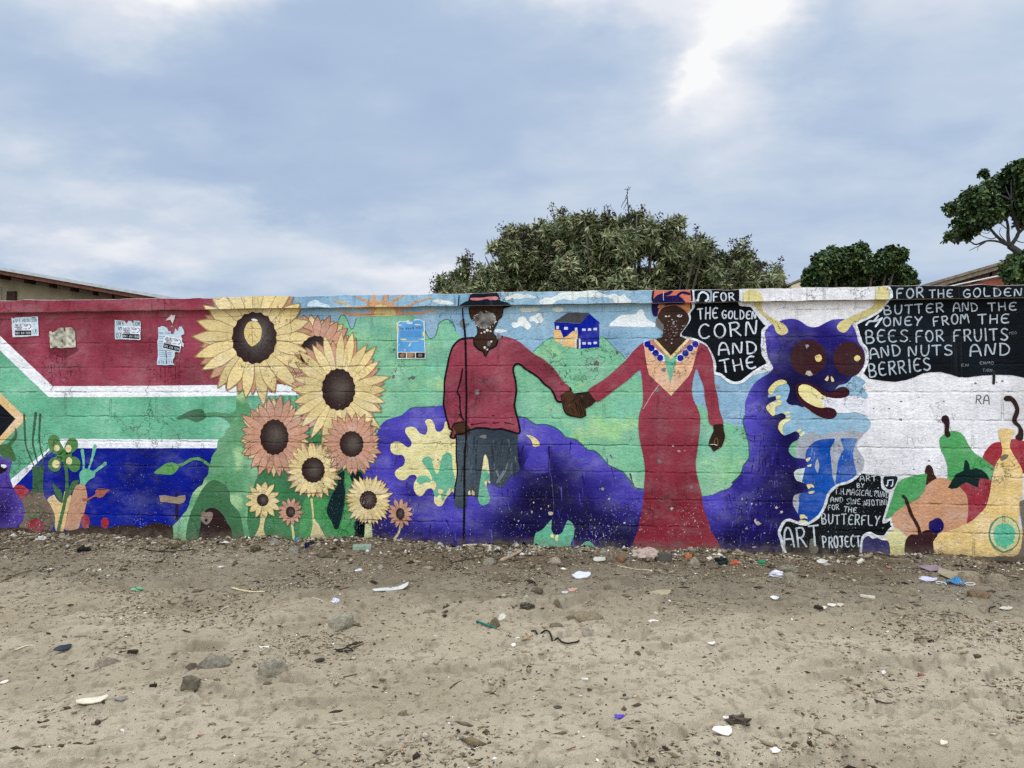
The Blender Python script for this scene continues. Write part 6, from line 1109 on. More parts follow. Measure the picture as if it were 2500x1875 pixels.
('shard', 'shard', 'shard', 'beige shard, rightmost of the three below the foam block', 2.164, -1.714, 0.036, 0.022, (196, 182, 158), 5),
('block', 'wood_piece', 'wood', 'grey broken wood block at the wall below the painted cherry', 2.935, -0.422, 0.139, 0.051, (128, 114, 94), -4),
('stick', 'slat', 'slat', 'thin grey slat leaning out from the wall below the painted cherry', [(3.095, -0.086),(3.071, -0.313),(3.049, -0.524)], 0.0123, (128, 112, 104)),
('shard', 'plastic_sheet', 'plastic', 'mauve plastic sheet scrap on the rubble below the painted banana', 3.083, -0.612, 0.163, 0.038, (146, 124, 132), 6),
('shard', 'board', 'board', 'long beige flat board slanting down right over the rubble', 3.209, -0.772, 0.282, 0.062, (158, 144, 118), -20),
('rock', 'rubble', 'rubble', 'pale angular rubble block behind the long beige board', 3.241, -0.851, 0.172, 0.072, (150, 138, 116)),
('rock', 'rubble', 'rubble', 'rounded pale rubble block at the far right, below the kiwi', 3.39, -0.902, 0.137, 0.071, (146, 134, 114)),
('rock', 'stone', 'stone', 'greenish stone against the wall above the mauve plastic sheet', 3.142, -0.403, 0.078, 0.042, (112, 108, 92)),
('rock', 'rubble', 'rubble', 'small rubble block in front of the rounded pale one at the far right', 3.333, -0.989, 0.076, 0.038, (138, 126, 106)),
('shard', 'paper_scrap', 'paper', 'lavender white torn paper left of the blue face mask', 2.953, -0.9, 0.125, 0.036, (201, 199, 219), -18),
('mask', 'face_mask', 'face mask', 'light blue disposable face mask with white ear loops on the right side dirt', 3.06, -1.079, 0.139, 0.037, (104, 176, 224)),
('rock', 'stone', 'stone', 'reddish brown half-buried stone below the blue face mask', 3.052, -1.408, 0.13, 0.04, (112, 86, 62)),
('stick', 'wire', 'wire', 'small curved black wire on the right edge sand', [(2.982, -1.714),(3.016, -1.641),(3.047, -1.602),(3.064, -1.608)], 0.0072, (30, 26, 24)),
('shard', 'shard', 'shard', 'white thin shard pair beside the small curved black wire', 3.104, -1.638, 0.067, 0.017, (199, 192, 176), 18),
('rock', 'stone', 'stone', 'pale half-buried stone left of the reddish brown one', 2.662, -1.34, 0.139, 0.046, (134, 122, 100)),
('stick', 'twig', 'twig', 'crossed dark twig on the right foreground sand', [(2.36, -2.31),(2.404, -2.278),(2.453, -2.251)], 0.0055, (74, 62, 48)),
('shard', 'paper_scrap', 'paper', 'bright white scrap alone on the lower right sand', 2.061, -2.777, 0.026, 0.019, (216, 214, 210), -30),
('shard', 'shard', 'shard', 'white triangular flake near the bottom, right of the square card', 1.408, -3.669, 0.033, 0.022, (212, 208, 199), 10),
('shard', 'shard', 'shard', 'cream oval flake near the bottom right corner', 2.016, -3.546, 0.029, 0.018, (214, 204, 180), -25),
('stick', 'twig', 'twig', 'thick dark straight twig in the lower right sand', [(1.92, -3.101),(1.95, -3.119),(1.982, -3.128)], 0.0061, (58, 48, 38)),
('stick', 'twig', 'twig', 'dark short twig in the lower centre sand, pointing up right', [(0.128, -3.147),(0.145, -3.11),(0.164, -3.066)], 0.0055, (66, 54, 42)),
('rock', 'stone', 'stone', 'dark flat stone in the lower centre sand beside a black chip', 0.022, -3.533, 0.045, 0.019, (104, 94, 78)),
('shard', 'bark', 'chip', 'black chip touching the dark flat stone in the lower centre', -0.014, -3.469, 0.026, 0.01, (36, 32, 28), 8),
('stick', 'twig', 'twig', 'brown thick twig in the lower left of centre sand', [(-0.398, -3.032),(-0.362, -3.044),(-0.325, -3.055)], 0.0068, (92, 76, 58)),
('stick', 'stick', 'stick', 'white thin stick low in the centre foreground', [(0.337, -3.847),(0.358, -3.835),(0.378, -3.823)], 0.0037, (203, 198, 185)),
('rock', 'stone', 'stone', 'low rubbly stone at the lower left below the largest smooth grey stone', -0.655, -3.284, 0.046, 0.023, (106, 94, 76)),
('stick', 'straw', 'straw', 'pale fine straw in the left foreground, below the dark flat stone pair', [(-0.25, -3.576),(-0.211, -3.559),(-0.173, -3.542)], 0.0032, (206, 196, 170)),
]
BUSH_LOBES = [(-1.41,4.688,2.777,0.226),(-1.742,5.686,3.01,0.156),(-1.358,5.569,2.987,0.288),(-0.924,4.857,2.971,0.331),(-0.571,5.194,3.322,0.382),(-0.594,5.129,3.619,0.184),(-0.377,5.412,3.575,0.251),(-0.141,5.604,3.415,0.495),(0.084,4.631,3.533,0.262),(0.407,4.54,3.304,0.461),(0.363,5.67,3.797,0.254),(0.865,5.106,3.517,0.398),(0.867,5.567,3.857,0.2),(1.259,4.503,3.448,0.33),(1.578,5.124,3.473,0.359),(1.236,5.51,3.835,0.174),(1.844,4.82,3.118,0.418),(1.871,5.823,3.535,0.316),(2.326,5.762,3.105,0.376),(2.042,4.543,3.295,0.181),(2.48,4.536,2.832,0.292),(2.645,5.258,3.173,0.203),(2.943,5.815,3.101,0.2),(2.996,5.034,2.777,0.175),(3.076,4.803,2.86,0.114),(-0.161,5.091,2.839,0.669),(0.578,4.541,2.753,0.69),(1.269,4.81,2.777,0.701),(1.985,5.113,2.746,0.536),(-0.883,5.194,2.803,0.433)]
BUSH_SPRIGS = [(-1.604,4.6,3.023),(-1.419,5.44,3.466),(-1.052,5.08,3.147),(-0.622,4.72,3.758),(-0.634,5.56,3.801),(-0.293,5.2,3.964),(-0.33,4.84,3.669),(0.013,5.68,4.192),(0.13,5.32,3.979),(0.51,4.96,3.917),(0.808,4.6,3.866),(1.112,5.44,4.028),(1.252,5.08,3.983),(1.581,4.72,3.802),(1.728,5.56,3.863),(2.025,5.2,3.657),(2.131,4.84,3.493),(2.347,5.68,3.435),(2.433,5.32,3.399),(2.669,4.96,3.474),(2.71,4.6,3.12),(3.202,5.44,3.239),(3.243,5.08,2.838),(-0.813,4.72,3.157),(-1.846,5.56,2.898),(2.954,5.2,3.068)]
BARE_TWIG = [[(1.089,5.0,3.163),(1.078,5.0,3.76),(1.061,5.0,4.0),(1.049,5.0,4.179),(1.073,5.0,4.268)],[(1.055,5.0,4.119),(1.008,5.0,4.049),(0.978,5.0,4.002),(0.966,5.0,3.955)],[(1.061,5.0,4.179),(1.02,5.0,4.09)],[(1.067,5.0,4.208),(1.103,5.0,4.261)],[(1.061,5.0,4.227),(1.008,5.0,4.228)],[(1.055,5.0,4.047),(0.996,5.0,3.93)],[(1.078,5.0,3.76),(1.019,5.0,3.881)]]
ROUND_LOBES = [(4.883,8.581,3.648,0.246),(4.892,9.071,3.664,0.212),(5.217,8.792,3.717,0.249),(5.507,9.166,3.942,0.159),(5.456,9.201,3.801,0.255),(4.617,8.305,3.669,0.141),(4.498,8.221,3.377,0.19),(4.719,9.54,3.588,0.131),(5.867,8.615,3.714,0.214),(6.008,8.575,3.766,0.122),(6.152,9.793,3.643,0.307),(6.194,8.952,3.431,0.197),(6.539,9.538,3.424,0.118),(5.384,8.962,3.427,0.314),(5.135,9.223,3.448,0.299),(5.541,8.441,3.591,0.161),(5.012,9.216,3.941,0.107),(5.362,9.589,3.976,0.109),(4.537,9.037,3.39,0.106)]
TALL_LOBES = [(6.242,4.723,4.189,0.219),(6.195,4.842,4.14,0.177),(5.867,4.895,4.233,0.067),(6.131,5.042,4.111,0.192),(5.909,4.84,3.982,0.189),(6.436,5.022,3.955,0.337),(5.494,4.129,3.712,0.177),(5.557,4.566,3.761,0.141),(5.599,5.043,3.855,0.125),(5.374,4.749,3.754,0.078),(5.661,5.001,3.747,0.147),(5.555,4.213,3.546,0.189),(5.863,4.569,3.671,0.173),(5.337,4.347,3.459,0.107),(5.536,4.644,3.423,0.131),(5.445,4.674,3.376,0.099),(5.107,4.113,3.258,0.063),(5.525,4.317,3.463,0.138),(5.727,4.379,3.524,0.117),(6.327,5.016,3.788,0.169),(6.358,4.866,3.585,0.133),(6.311,4.26,3.77,0.366),(6.682,4.897,3.472,0.277),(6.206,4.239,4.083,0.261),(5.596,4.717,3.906,0.11),(5.463,4.227,3.842,0.095)]
TALL_LOW = [(5.992,4.317,2.922,0.158),(6.095,4.329,2.842,0.179),(5.835,4.194,2.827,0.115),(6.131,4.105,2.91,0.258),(5.793,4.0,2.736,0.133),(6.161,4.265,2.674,0.21)]
TALL_BRANCH = [([(6.421,4.6,2.122),(6.385,4.6,2.716),(6.287,4.6,2.988),(6.182,4.6,3.104),(6.046,4.6,3.211)],0.1,0.055),([(6.046,4.6,3.211),(5.986,4.6,3.255),(5.885,4.6,3.35),(5.799,4.6,3.456),(5.723,4.6,3.491),(5.647,4.6,3.52)],0.045,0.015),([(6.046,4.6,3.216),(6.032,4.6,3.347),(6.033,4.6,3.466),(6.008,4.6,3.592),(5.979,4.6,3.729)],0.045,0.018),([(6.066,4.6,3.21),(6.158,4.6,3.371),(6.129,4.6,3.551),(6.089,4.6,3.622),(6.08,4.6,3.807)],0.05,0.02),([(6.158,4.6,3.371),(6.255,4.6,3.46),(6.381,4.6,3.527)],0.04,0.02),([(6.001,4.6,3.228),(5.915,4.6,3.268),(5.773,4.6,3.282),(5.635,4.6,3.237),(5.558,4.6,3.277),(5.44,4.6,3.291),(5.384,4.6,3.281)],0.03,0.008),([(5.773,4.6,3.282),(5.696,4.6,3.23),(5.609,4.6,3.188),(5.547,4.6,3.157)],0.014,0.005),([(5.722,4.6,3.262),(5.67,4.6,3.219),(5.649,4.6,3.154)],0.01,0.004),([(5.9,4.6,3.334),(5.824,4.6,3.308),(5.722,4.6,3.344),(5.646,4.6,3.384)],0.014,0.005),([(5.824,4.6,3.423),(5.773,4.6,3.381),(5.697,4.6,3.404)],0.01,0.004),([(6.006,4.6,3.266),(5.926,4.6,3.377),(5.951,4.6,3.458)],0.012,0.005),([(6.027,4.6,3.428),(5.952,4.6,3.496),(5.906,4.6,3.54)],0.014,0.006),([(6.107,4.6,3.291),(6.203,4.6,3.25),(6.278,4.6,3.259)],0.014,0.006),([(6.078,4.6,3.427),(6.104,4.6,3.492),(6.179,4.6,3.533)],0.012,0.005)]
HOUSE_A = [(-11.927,6.0,3.924),(-9.828,6.0,3.47),(-6.529,6.0,2.88),(-6.232,6.0,2.82),(-9.827,6.0,3.326),(-6.752,6.0,2.806)]
PURLIN_A = [(-10.482,6.2,3.471),(-9.997,6.2,3.381),(-9.509,6.2,3.291),(-9.029,6.2,3.21),(-8.623,6.2,3.131),(-8.21,6.2,3.066),(-7.845,6.2,3.003),(-7.545,6.2,2.948)]
VENT_A = [(-9.877,6.3,2.967),(-10.145,6.3,3.17)]
HOUSE_B = [(6.384,9.0,3.202),(7.997,9.0,3.675),(9.049,9.0,3.983),(7.069,9.0,3.236),(8.137,9.0,3.46),(9.185,9.0,3.68)]
PURLIN_B = [(7.004,9.2,3.31),(7.295,9.2,3.39),(7.621,9.2,3.477),(7.981,9.2,3.577)]
HOUSE_C = [(4.933,14.0,3.814),(5.582,14.0,4.102),(5.977,14.0,4.023)]

# ------------------------------------------------------------------ numeric helpers
def vnoise(x, y, seed=0):
    x = np.asarray(x, dtype=np.float64); y = np.asarray(y, dtype=np.float64)
    xi = np.floor(x); yi = np.floor(y)
    fx = x - xi; fy = y - yi
    fx = fx * fx * (3 - 2 * fx); fy = fy * fy * (3 - 2 * fy)
    xi = xi.astype(np.int64); yi = yi.astype(np.int64)
    def hsh(a, b):
        k = (a * 374761393 + b * 668265263 + seed * 1442695041) & 0xffffffff
        k = ((k ^ (k >> 13)) * 1274126177) & 0xffffffff
        k = ((k ^ (k >> 16)) * 2246822519) & 0xffffffff
        return ((k ^ (k >> 13)) & 0xffffff) / float(0xffffff)
    a = hsh(xi, yi); b = hsh(xi + 1, yi); c = hsh(xi, yi + 1); d = hsh(xi + 1, yi + 1)
    return (a * (1 - fx) + b * fx) * (1 - fy) + (c * (1 - fx) + d * fx) * fy - 0.5

def fbm(x, y, f, octv=4, seed=0, gain=0.5):
    s = 0; a = 1.0
    for i in range(octv):
        s = s + a * vnoise(np.asarray(x) * f, np.asarray(y) * f, seed + i * 17)
        f *= 2.03; a *= gain
    return s

def link(name, me, mat=None, parent=None):
    o = bpy.data.objects.new(name, me)
    COL.objects.link(o)
    if mat is not None and me is not None:
        me.materials.append(mat)
    if parent is not None:
        o.parent = parent
    return o

def tag(o, label=None, cat=None, group=None, kind=None):
    if label: o['label'] = label
    if cat: o['category'] = cat
    if group: o['group'] = group
    if kind: o['kind'] = kind
    return o

def mesh(name, v, f, colors=None, attr='paint', smooth=False):
    me = bpy.data.meshes.new(name)
    me.from_pydata([tuple(p) for p in v], [], [tuple(q) for q in f])
    if colors is not None:
        at = me.color_attributes.new(attr, 'FLOAT_COLOR', 'POINT')
        c = np.ones((len(v), 4), dtype=np.float32)
        c[:, :3] = np.asarray(colors, dtype=np.float32)
        at.data.foreach_set('color', c.ravel())
    if smooth:
        me.polygons.foreach_set('use_smooth', [True] * len(me.polygons))
    me.update()
    return me

def mesh_np(name, v, f, colors=None, attr='paint', smooth=False):
    """v (n,3), f (m,k) arrays"""
    v = np.asarray(v, dtype=np.float32); f = np.asarray(f, dtype=np.int32)
    me = bpy.data.meshes.new(name)
    me.vertices.add(len(v)); me.vertices.foreach_set('co', v.ravel())
    k = f.shape[1]
    me.loops.add(f.size); me.loops.foreach_set('vertex_index', f.ravel())
    me.polygons.add(len(f)); me.polygons.foreach_set('loop_start', np.arange(0, f.size, k, dtype=np.int32))
    if smooth:
        me.polygons.foreach_set('use_smooth', np.ones(len(f), dtype=bool))
    me.update(calc_edges=True)
    if colors is not None:
        at = me.color_attributes.new(attr, 'FLOAT_COLOR', 'POINT')
        c = np.ones((len(v), 4), dtype=np.float32); c[:, :3] = colors
        at.data.foreach_set('color', c.ravel())
    return me

def simple_mat(name, rgb, rough=0.8, spec=0.3, var=0.25, scale=14.0, bump=0.3, metal=0.0, use_attr=None):
    m = bpy.data.materials.new(name); m.use_nodes = True
    t = m.node_tree; t.nodes.clear(); N = NT(t)
    pos = N.n('ShaderNodeNewGeometry').outputs['Position']
    if use_attr:
        base = N.n('ShaderNodeAttribute', attribute_name=use_attr).outputs['Color']
    else:
        c = lin(rgb); base = None
    a = N.noise(pos, scale, 5, 0.6)
    f = N.step(a, 0.3, 0.7, 1 - var, 1 + var)
    if base is None:
        nd = N.n('ShaderNodeRGB'); nd.outputs[0].default_value = (*c, 1); base = nd.outputs[0]
    hsv = N.n('ShaderNodeHueSaturation')
    N.link(base, hsv.inputs['Color']); N.link(f, hsv.inputs['Value'])
    b = N.n('ShaderNodeBump'); b.inputs['Strength'].default_value = bump; b.inputs['Distance'].default_value = 0.01
    N.link(N.noise(pos, scale * 4, 5, 0.6), b.inputs['Height'])
    p = N.n('ShaderNodeBsdfPrincipled')
    N.link(hsv.outputs[0], p.inputs['Base Color'])
    p.inputs['Roughness'].default_value = rough
    p.inputs['Specular IOR Level'].default_value = spec
    p.inputs['Metallic'].default_value = metal
    N.link(b.outputs[0], p.inputs['Normal'])
    o = N.n('ShaderNodeOutputMaterial'); N.link(p.outputs[0], o.inputs[0])
    return m

# ------------------------------------------------------------------ painted masonry material
ZC, HT = 2.0, 2.1          # underside and top of the coping course
OVER = 0.058               # how far the coping stands proud of the wall
def paint_material():
    m = bpy.data.materials.new('painted_masonry'); m.use_nodes = True
    t = m.node_tree; t.nodes.clear(); N = NT(t)
    pos = N.n('ShaderNodeNewGeometry').outputs['Position']
    s = N.n('ShaderNodeSeparateXYZ'); N.link(pos, s.inputs[0])
    X, Y, Z = s.outputs
    col = N.n('ShaderNodeAttribute', attribute_name='paint').outputs['Color']
    # brush-work: broad patchiness and fine strokes
    a = N.noise(pos, 5.0, 6, 0.6)
    b = N.noise(N.mapv(pos, (30, 30, 7)), 1.0, 4, 0.6)
    c = N.noise(pos, 26.0, 4, 0.6)
    v = N.math('MULTIPLY_ADD', N.math('SUBTRACT', a, 0.5), 0.52, 1.0)
    v = N.math('MULTIPLY_ADD', N.math('SUBTRACT', b, 0.5), 0.46, v)
    v = N.math('MULTIPLY_ADD', N.math('SUBTRACT', c, 0.5), 0.30, v)
    hsv = N.n('ShaderNodeHueSaturation'); N.link(col, hsv.inputs['Color']); N.link(v, hsv.inputs['Value'])
    base = hsv.outputs[0]
    # chalky fading and rubbed grime in broad patches
    fade = N.step(N.noise(N.mapv(pos, (1, 1, 1.7), (5, 0, 2)), 3.4, 6, 0.65), 0.44, 0.70, 0.0, 1.0)
    hs2 = N.n('ShaderNodeHueSaturation'); N.link(base, hs2.inputs['Color'])
    N.link(N.math('MULTIPLY_ADD', fade, -0.22, 1.0), hs2.inputs['Saturation']); N.link(N.math('MULTIPLY_ADD', fade, 0.07, 1.0), hs2.inputs['Value'])
    base = hs2.outputs[0]
    grime = N.step(N.noise(N.mapv(pos, (1, 1, .8), (2, 0, 9)), 4.1, 7, 0.68), 0.54, 0.74, 0.0, 0.20)
    base = N.mix(grime, base, (0.05, 0.04, 0.034))
    # block courses: wall blocks below, narrow bricks in the coping
    dn = N.noise(pos, 7.0, 3, 0.6)
    dn2 = N.noise(pos, 13.0, 3, 0.6)
    def brick(w, hgt, z0, x0, size):
        cb = N.n('ShaderNodeCombineXYZ')
        N.link(N.math('ADD', N.math('MULTIPLY_ADD', dn2, 0.03, X), x0), cb.inputs[0])
        N.link(N.math('ADD', N.math('MULTIPLY_ADD', dn, 0.034, Z), z0), cb.inputs[1])
        br = N.n('ShaderNodeTexBrick'); N.link(cb.outputs[0], br.inputs['Vector'])
        br.inputs['Scale'].default_value = 1.0
        br.inputs['Brick Width'].default_value = w; br.inputs['Row Height'].default_value = hgt
        br.inputs['Mortar Size'].default_value = size; br.inputs['Mortar Smooth'].default_value = 0.8
        return br.outputs['Fac']
    j1 = brick(0.44, 0.22, 0.033, 0.1, 0.013)
    j2 = brick(0.124, 0.5, 0.2, 0.03, 0.007)
    cop = N.math('GREATER_THAN', Z, ZC)
    joint = N.math('ADD', N.math('MULTIPLY', j1, N.math('SUBTRACT', 1.0, cop)), N.math('MULTIPLY', j2, cop))
    jm = N.step(N.noise(pos, 3.1, 4, 0.65), 0.44, 0.66, 0.12, 0.8)
    joint = N.math('MULTIPLY', joint, jm)
    base = N.mix(N.math('MULTIPLY', joint, 0.08), base, (0.06, 0.05, 0.045))
    # small cracks
    cr_ = N.noise(pos, 4.3, 7, 0.62)
    crk = N.math('SUBTRACT', 1.0, N.step(N.math('ABSOLUTE', N.math('SUBTRACT', cr_, 0.5)), 0.0, 0.006))
    crk = N.math('MULTIPLY', crk, N.step(N.noise(pos, 1.7, 2, 0.5), 0.54, 0.60))
    base = N.mix(N.math('MULTIPLY', crk, 0.75), base, (0.05, 0.045, 0.04))
    # flaked paint: pale flecks, denser low on the wall; darker pits
    low = N.step(Z, 1.3, 0.0, 0.0, 0.085)
    grp = N.math('MULTIPLY', N.math('SUBTRACT', N.noise(pos, 2.2, 3, 0.6), 0.5), 0.22)
    f1 = N.noise(N.mapv(pos, (1.25, 1, 0.8), (0, 0, 0), (0, R(35), 0)), 47.0, 3.5, 0.62)
    f1 = N.math('ADD', f1, N.math('ADD', low, grp))
    f3 = N.math('ADD', N.noise(N.mapv(pos, (1, 1, .75), (4, 2, 7), (0, R(-30), 0)), 105.0, 2.5, 0.6), N.math('ADD', low, grp))
    chip = N.math('MAXIMUM', N.step(f1, 0.745, 0.762), N.step(f3, 0.762, 0.776))
    chipc = N.mix(N.step(N.noise(pos, 9.0, 2, 0.5), 0.45, 0.6), (0.70, 0.69, 0.70), (0.34, 0.32, 0.30))
    base = N.mix(N.math('MULTIPLY', chip, 0.85), base, chipc)
    f2 = N.math('ADD', N.noise(pos, 38.0, 3, 0.6), N.math('MULTIPLY', grp, 0.8))
    pit = N.step(f2, 0.752, 0.775)
    base = N.mix(N.math('MULTIPLY', pit, 0.72), base, (0.05, 0.045, 0.04))
    # dust splashed on the foot of the wall, run-down streaks under the coping
    du = N.math('MULTIPLY', N.step(Z, 0.085, 0.0), N.step(N.noise(pos, 11.0, 5, 0.6), 0.30, 0.62))
    base = N.mix(N.math('MULTIPLY', du, 0.5), base, (0.17, 0.135, 0.095))
    rs = N.noise(N.mapv(pos, (26, 26, 1.1)), 1.0, 3, 0.6)
    run = N.math('MULTIPLY', N.step(rs, 0.58, 0.72), N.step(Z, 1.1, 2.0, 0.0, 0.28))
    base = N.mix(run, base, (0.10, 0.09, 0.08))
    # relief
    hgt = N.math('MULTIPLY', joint, -1.25)
    hgt = N.math('MULTIPLY_ADD', N.noise(pos, 60.0, 5, 0.65), 0.5, hgt)
    hgt = N.math('MULTIPLY_ADD', N.noise(N.mapv(pos, (1, 1, 1.6)), 27.0, 3, 0.6), 0.5, hgt)
    hgt = N.math('MULTIPLY_ADD', N.noise(pos, 14.0, 4, 0.6), 0.9, hgt)
    hgt = N.math('MULTIPLY_ADD', chip, -0.25, hgt)
    hgt = N.math('MULTIPLY_ADD', pit, -0.5, hgt)
    hgt = N.math('MULTIPLY_ADD', crk, -0.6, hgt)
    bu = N.n('ShaderNodeBump'); bu.inputs['Strength'].default_value = 0.85; bu.inputs['Distance'].default_value = 0.016
    N.link(hgt, bu.inputs['Height'])
    p = N.n('ShaderNodeBsdfPrincipled')
    N.link(base, p.inputs['Base Color'])
    p.inputs['Roughness'].default_value = 0.7
    p.inputs['Specular IOR Level'].default_value = 0.10
    N.link(bu.outputs[0], p.inputs['Normal'])
    o = N.n('ShaderNodeOutputMaterial'); N.link(p.outputs[0], o.inputs[0])
    return m
M_PAINT = paint_material()
M_PAPER = simple_mat('poster_paper', None, 0.75, 0.25, 0.10, 30, 0.25, use_attr='paint')
M_CONC = simple_mat('raw_concrete', (150, 144, 134), 0.9, 0.2, 0.3, 18, 0.5)

# ------------------------------------------------------------------ painting builder
LAYER = 0.0006
def warp(x, z, y):
    x = np.asarray(x); z = np.asarray(z)
    yy = y + 0.006 * vnoise(x * 0.4, z * 0.4, 5)
    top = z > ZC + 1e-6
    prof = 0.010 * vnoise(x * 4.1, x * 0 + 3.3, 9) + 0.013 * vnoise(x * 9.0, x * 0 + 1.3, 11) + 0.006 * vnoise(x * 1.1, x * 0 + 1.3, 12)
    under = 0.009 * vnoise(x * 8.3, x * 0 + 7.3, 19)
    t = np.clip((z - ZC) / (HT - ZC), 0, 1)
    zz = z + np.where(top, prof * t + under * (1 - t), 0)
    yy = yy - np.where(top, OVER, 0)
    return np.stack([x, yy, zz], -1)

def clip(pts, zlim, keep_below):
    out = []
    n = len(pts)
    for i in range(n):
        p, q = pts[i], pts[(i + 1) % n]
        ip = (p[1] <= zlim) if keep_below else (p[1] >= zlim)
        iq = (q[1] <= zlim) if keep_below else (q[1] >= zlim)
        if ip: out.append(p)
        if ip != iq:
            t = (zlim - p[1]) / (q[1] - p[1])
            out.append((p[0] + (q[0] - p[0]) * t, zlim))
    return out

def catmull(p, closed, step):
    n = len(p); out = []
    rng = range(n) if closed else range(n - 1)
    for i in rng:
        if closed:
            a, b, c, d = p[i - 1], p[i], p[(i + 1) % n], p[(i + 2) % n]
        else:
            a, b, c, d = p[max(i - 1, 0)], p[i], p[i + 1], p[min(i + 2, n - 1)]
        L = math.hypot(c[0] - b[0], c[1] - b[1])
        k = max(1, min(40, int(L / step)))
        # centripetal-ish damping for very uneven spacing
        la = math.hypot(b[0] - a[0], b[1] - a[1]) + 1e-9
        lc = math.hypot(d[0] - c[0], d[1] - c[1]) + 1e-9
        s1 = 0.5 * min(1, L / la) if la > L else 0.5
        s2 = 0.5 * min(1, L / lc) if lc > L else 0.5
        for j in range(k):
            t = j / k
            h00 = 2 * t ** 3 - 3 * t ** 2 + 1; h10 = t ** 3 - 2 * t ** 2 + t
            h01 = -2 * t ** 3 + 3 * t ** 2; h11 = t ** 3 - t ** 2
            m1 = ((c[0] - a[0]) * s1, (c[1] - a[1]) * s1); m2 = ((d[0] - b[0]) * s2, (d[1] - b[1]) * s2)
            out.append((h00 * b[0] + h10 * m1[0] + h01 * c[0] + h11 * m2[0], h00 * b[1] + h10 * m1[1] + h01 * c[1] + h11 * m2[1]))
    if not closed: out.append(p[-1])
    return out

def resample(p, closed, step):
    n = len(p); out = []
    for i in (range(n) if closed else range(n - 1)):
        b, c = p[i], p[(i + 1) % n]
        k = max(1, int(math.ceil(math.hypot(c[0] - b[0], c[1] - b[1]) / step)))
        for j in range(k):
            t = j / k; out.append((b[0] + (c[0] - b[0]) * t, b[1] + (c[1] - b[1]) * t))
    if not closed: out.append(p[-1])
    return out

def inside(px, pz, poly):
    r = np.zeros(px.shape, bool)
    P = np.asarray(poly); Q = np.roll(P, -1, 0)
    for (x1, y1), (x2, y2) in zip(P, Q):
        if y1 == y2: continue
        c = ((y1 > pz) != (y2 > pz)) & (px < (x2 - x1) * (pz - y1) / (y2 - y1) + x1)
        r ^= c
    return r

def colourise(x, z, base, noise, blobs):
    c = np.tile(np.array(lin(base)), (len(x), 1))
    if noise is not None:
        if noise[0] == 'v':
            hi, lo, sc, st = np.array(lin(noise[1])), np.array(lin(noise[2])), noise[3], noise[4]
            n = fbm(x * 1.0, z * (1.0 if st < 12 else 0.4), sc / 4.0, 3, int(st))[:, None] * 2.0
            c = np.where(n > 0, c + (hi - c) * np.clip(n, 0, 1), c + (lo - c) * np.clip(-n, 0, 1))
        elif noise[0] == 'hill':
            n = fbm(x, z, 1.7, 3, 3); n2 = fbm(x + 9, z, 2.6, 3, 8); n3 = fbm(x * .9, z * 1.3 + 4, 3.8, 4, 12)
            for nn, cc, a, k in ((n, (150, 204, 146), .05, 2.4), (n2, (116, 188, 164), .10, 2.4), (n3, (172, 216, 144), .24, 3.6), (-n3, (106, 166, 140), .24, 2.6)):
                w = np.clip((nn - a) * k, 0, .65)[:, None]; c = c + (np.array(lin(cc)) - c) * w
        elif noise[0] == 'leaf':
            n = fbm(x, z, 4.5, 3, 33); n2 = fbm(x + 5, z, 2.4, 3, 38)
            for nn, cc, a, k in ((n2, (80, 140, 92), .05, 3.0), (-n2, (138, 192, 146), .05, 3.0), (n, (172, 208, 150), .18, 4.5)):
                w = np.clip((nn - a) * k, 0, .8)[:, None]; c = c + (np.array(lin(cc)) - c) * w
    for bx, bz, rx, rz, cc, s in blobs:
        w = s * np.exp(-(((x - bx / 1000) / (rx / 1000)) ** 2 + ((z - bz / 1000) / (rz / 1000)) ** 2))
        w = np.clip(w * (1 + 0.5 * fbm(x, z, 9, 2, 4)), 0, 1)[:, None]
        c = c + (np.array(lin(cc)) - c) * w
    return c

BUCK = {}     # (part, sub) -> [verts, faces, colours]
ORDER = {}
def bucket(part, sub):
    k = (part, sub)
    if k not in BUCK: BUCK[k] = [[], [], []]
    ORDER.setdefault(part, len(ORDER))
    return BUCK[k]
def put(part, sub, V, Fc, C):
    b = bucket(part, sub); off = len(b[0])
    b[0].extend(V.tolist()); b[1].extend([tuple(i + off for i in f) for f in Fc]); b[2].extend(C.tolist())

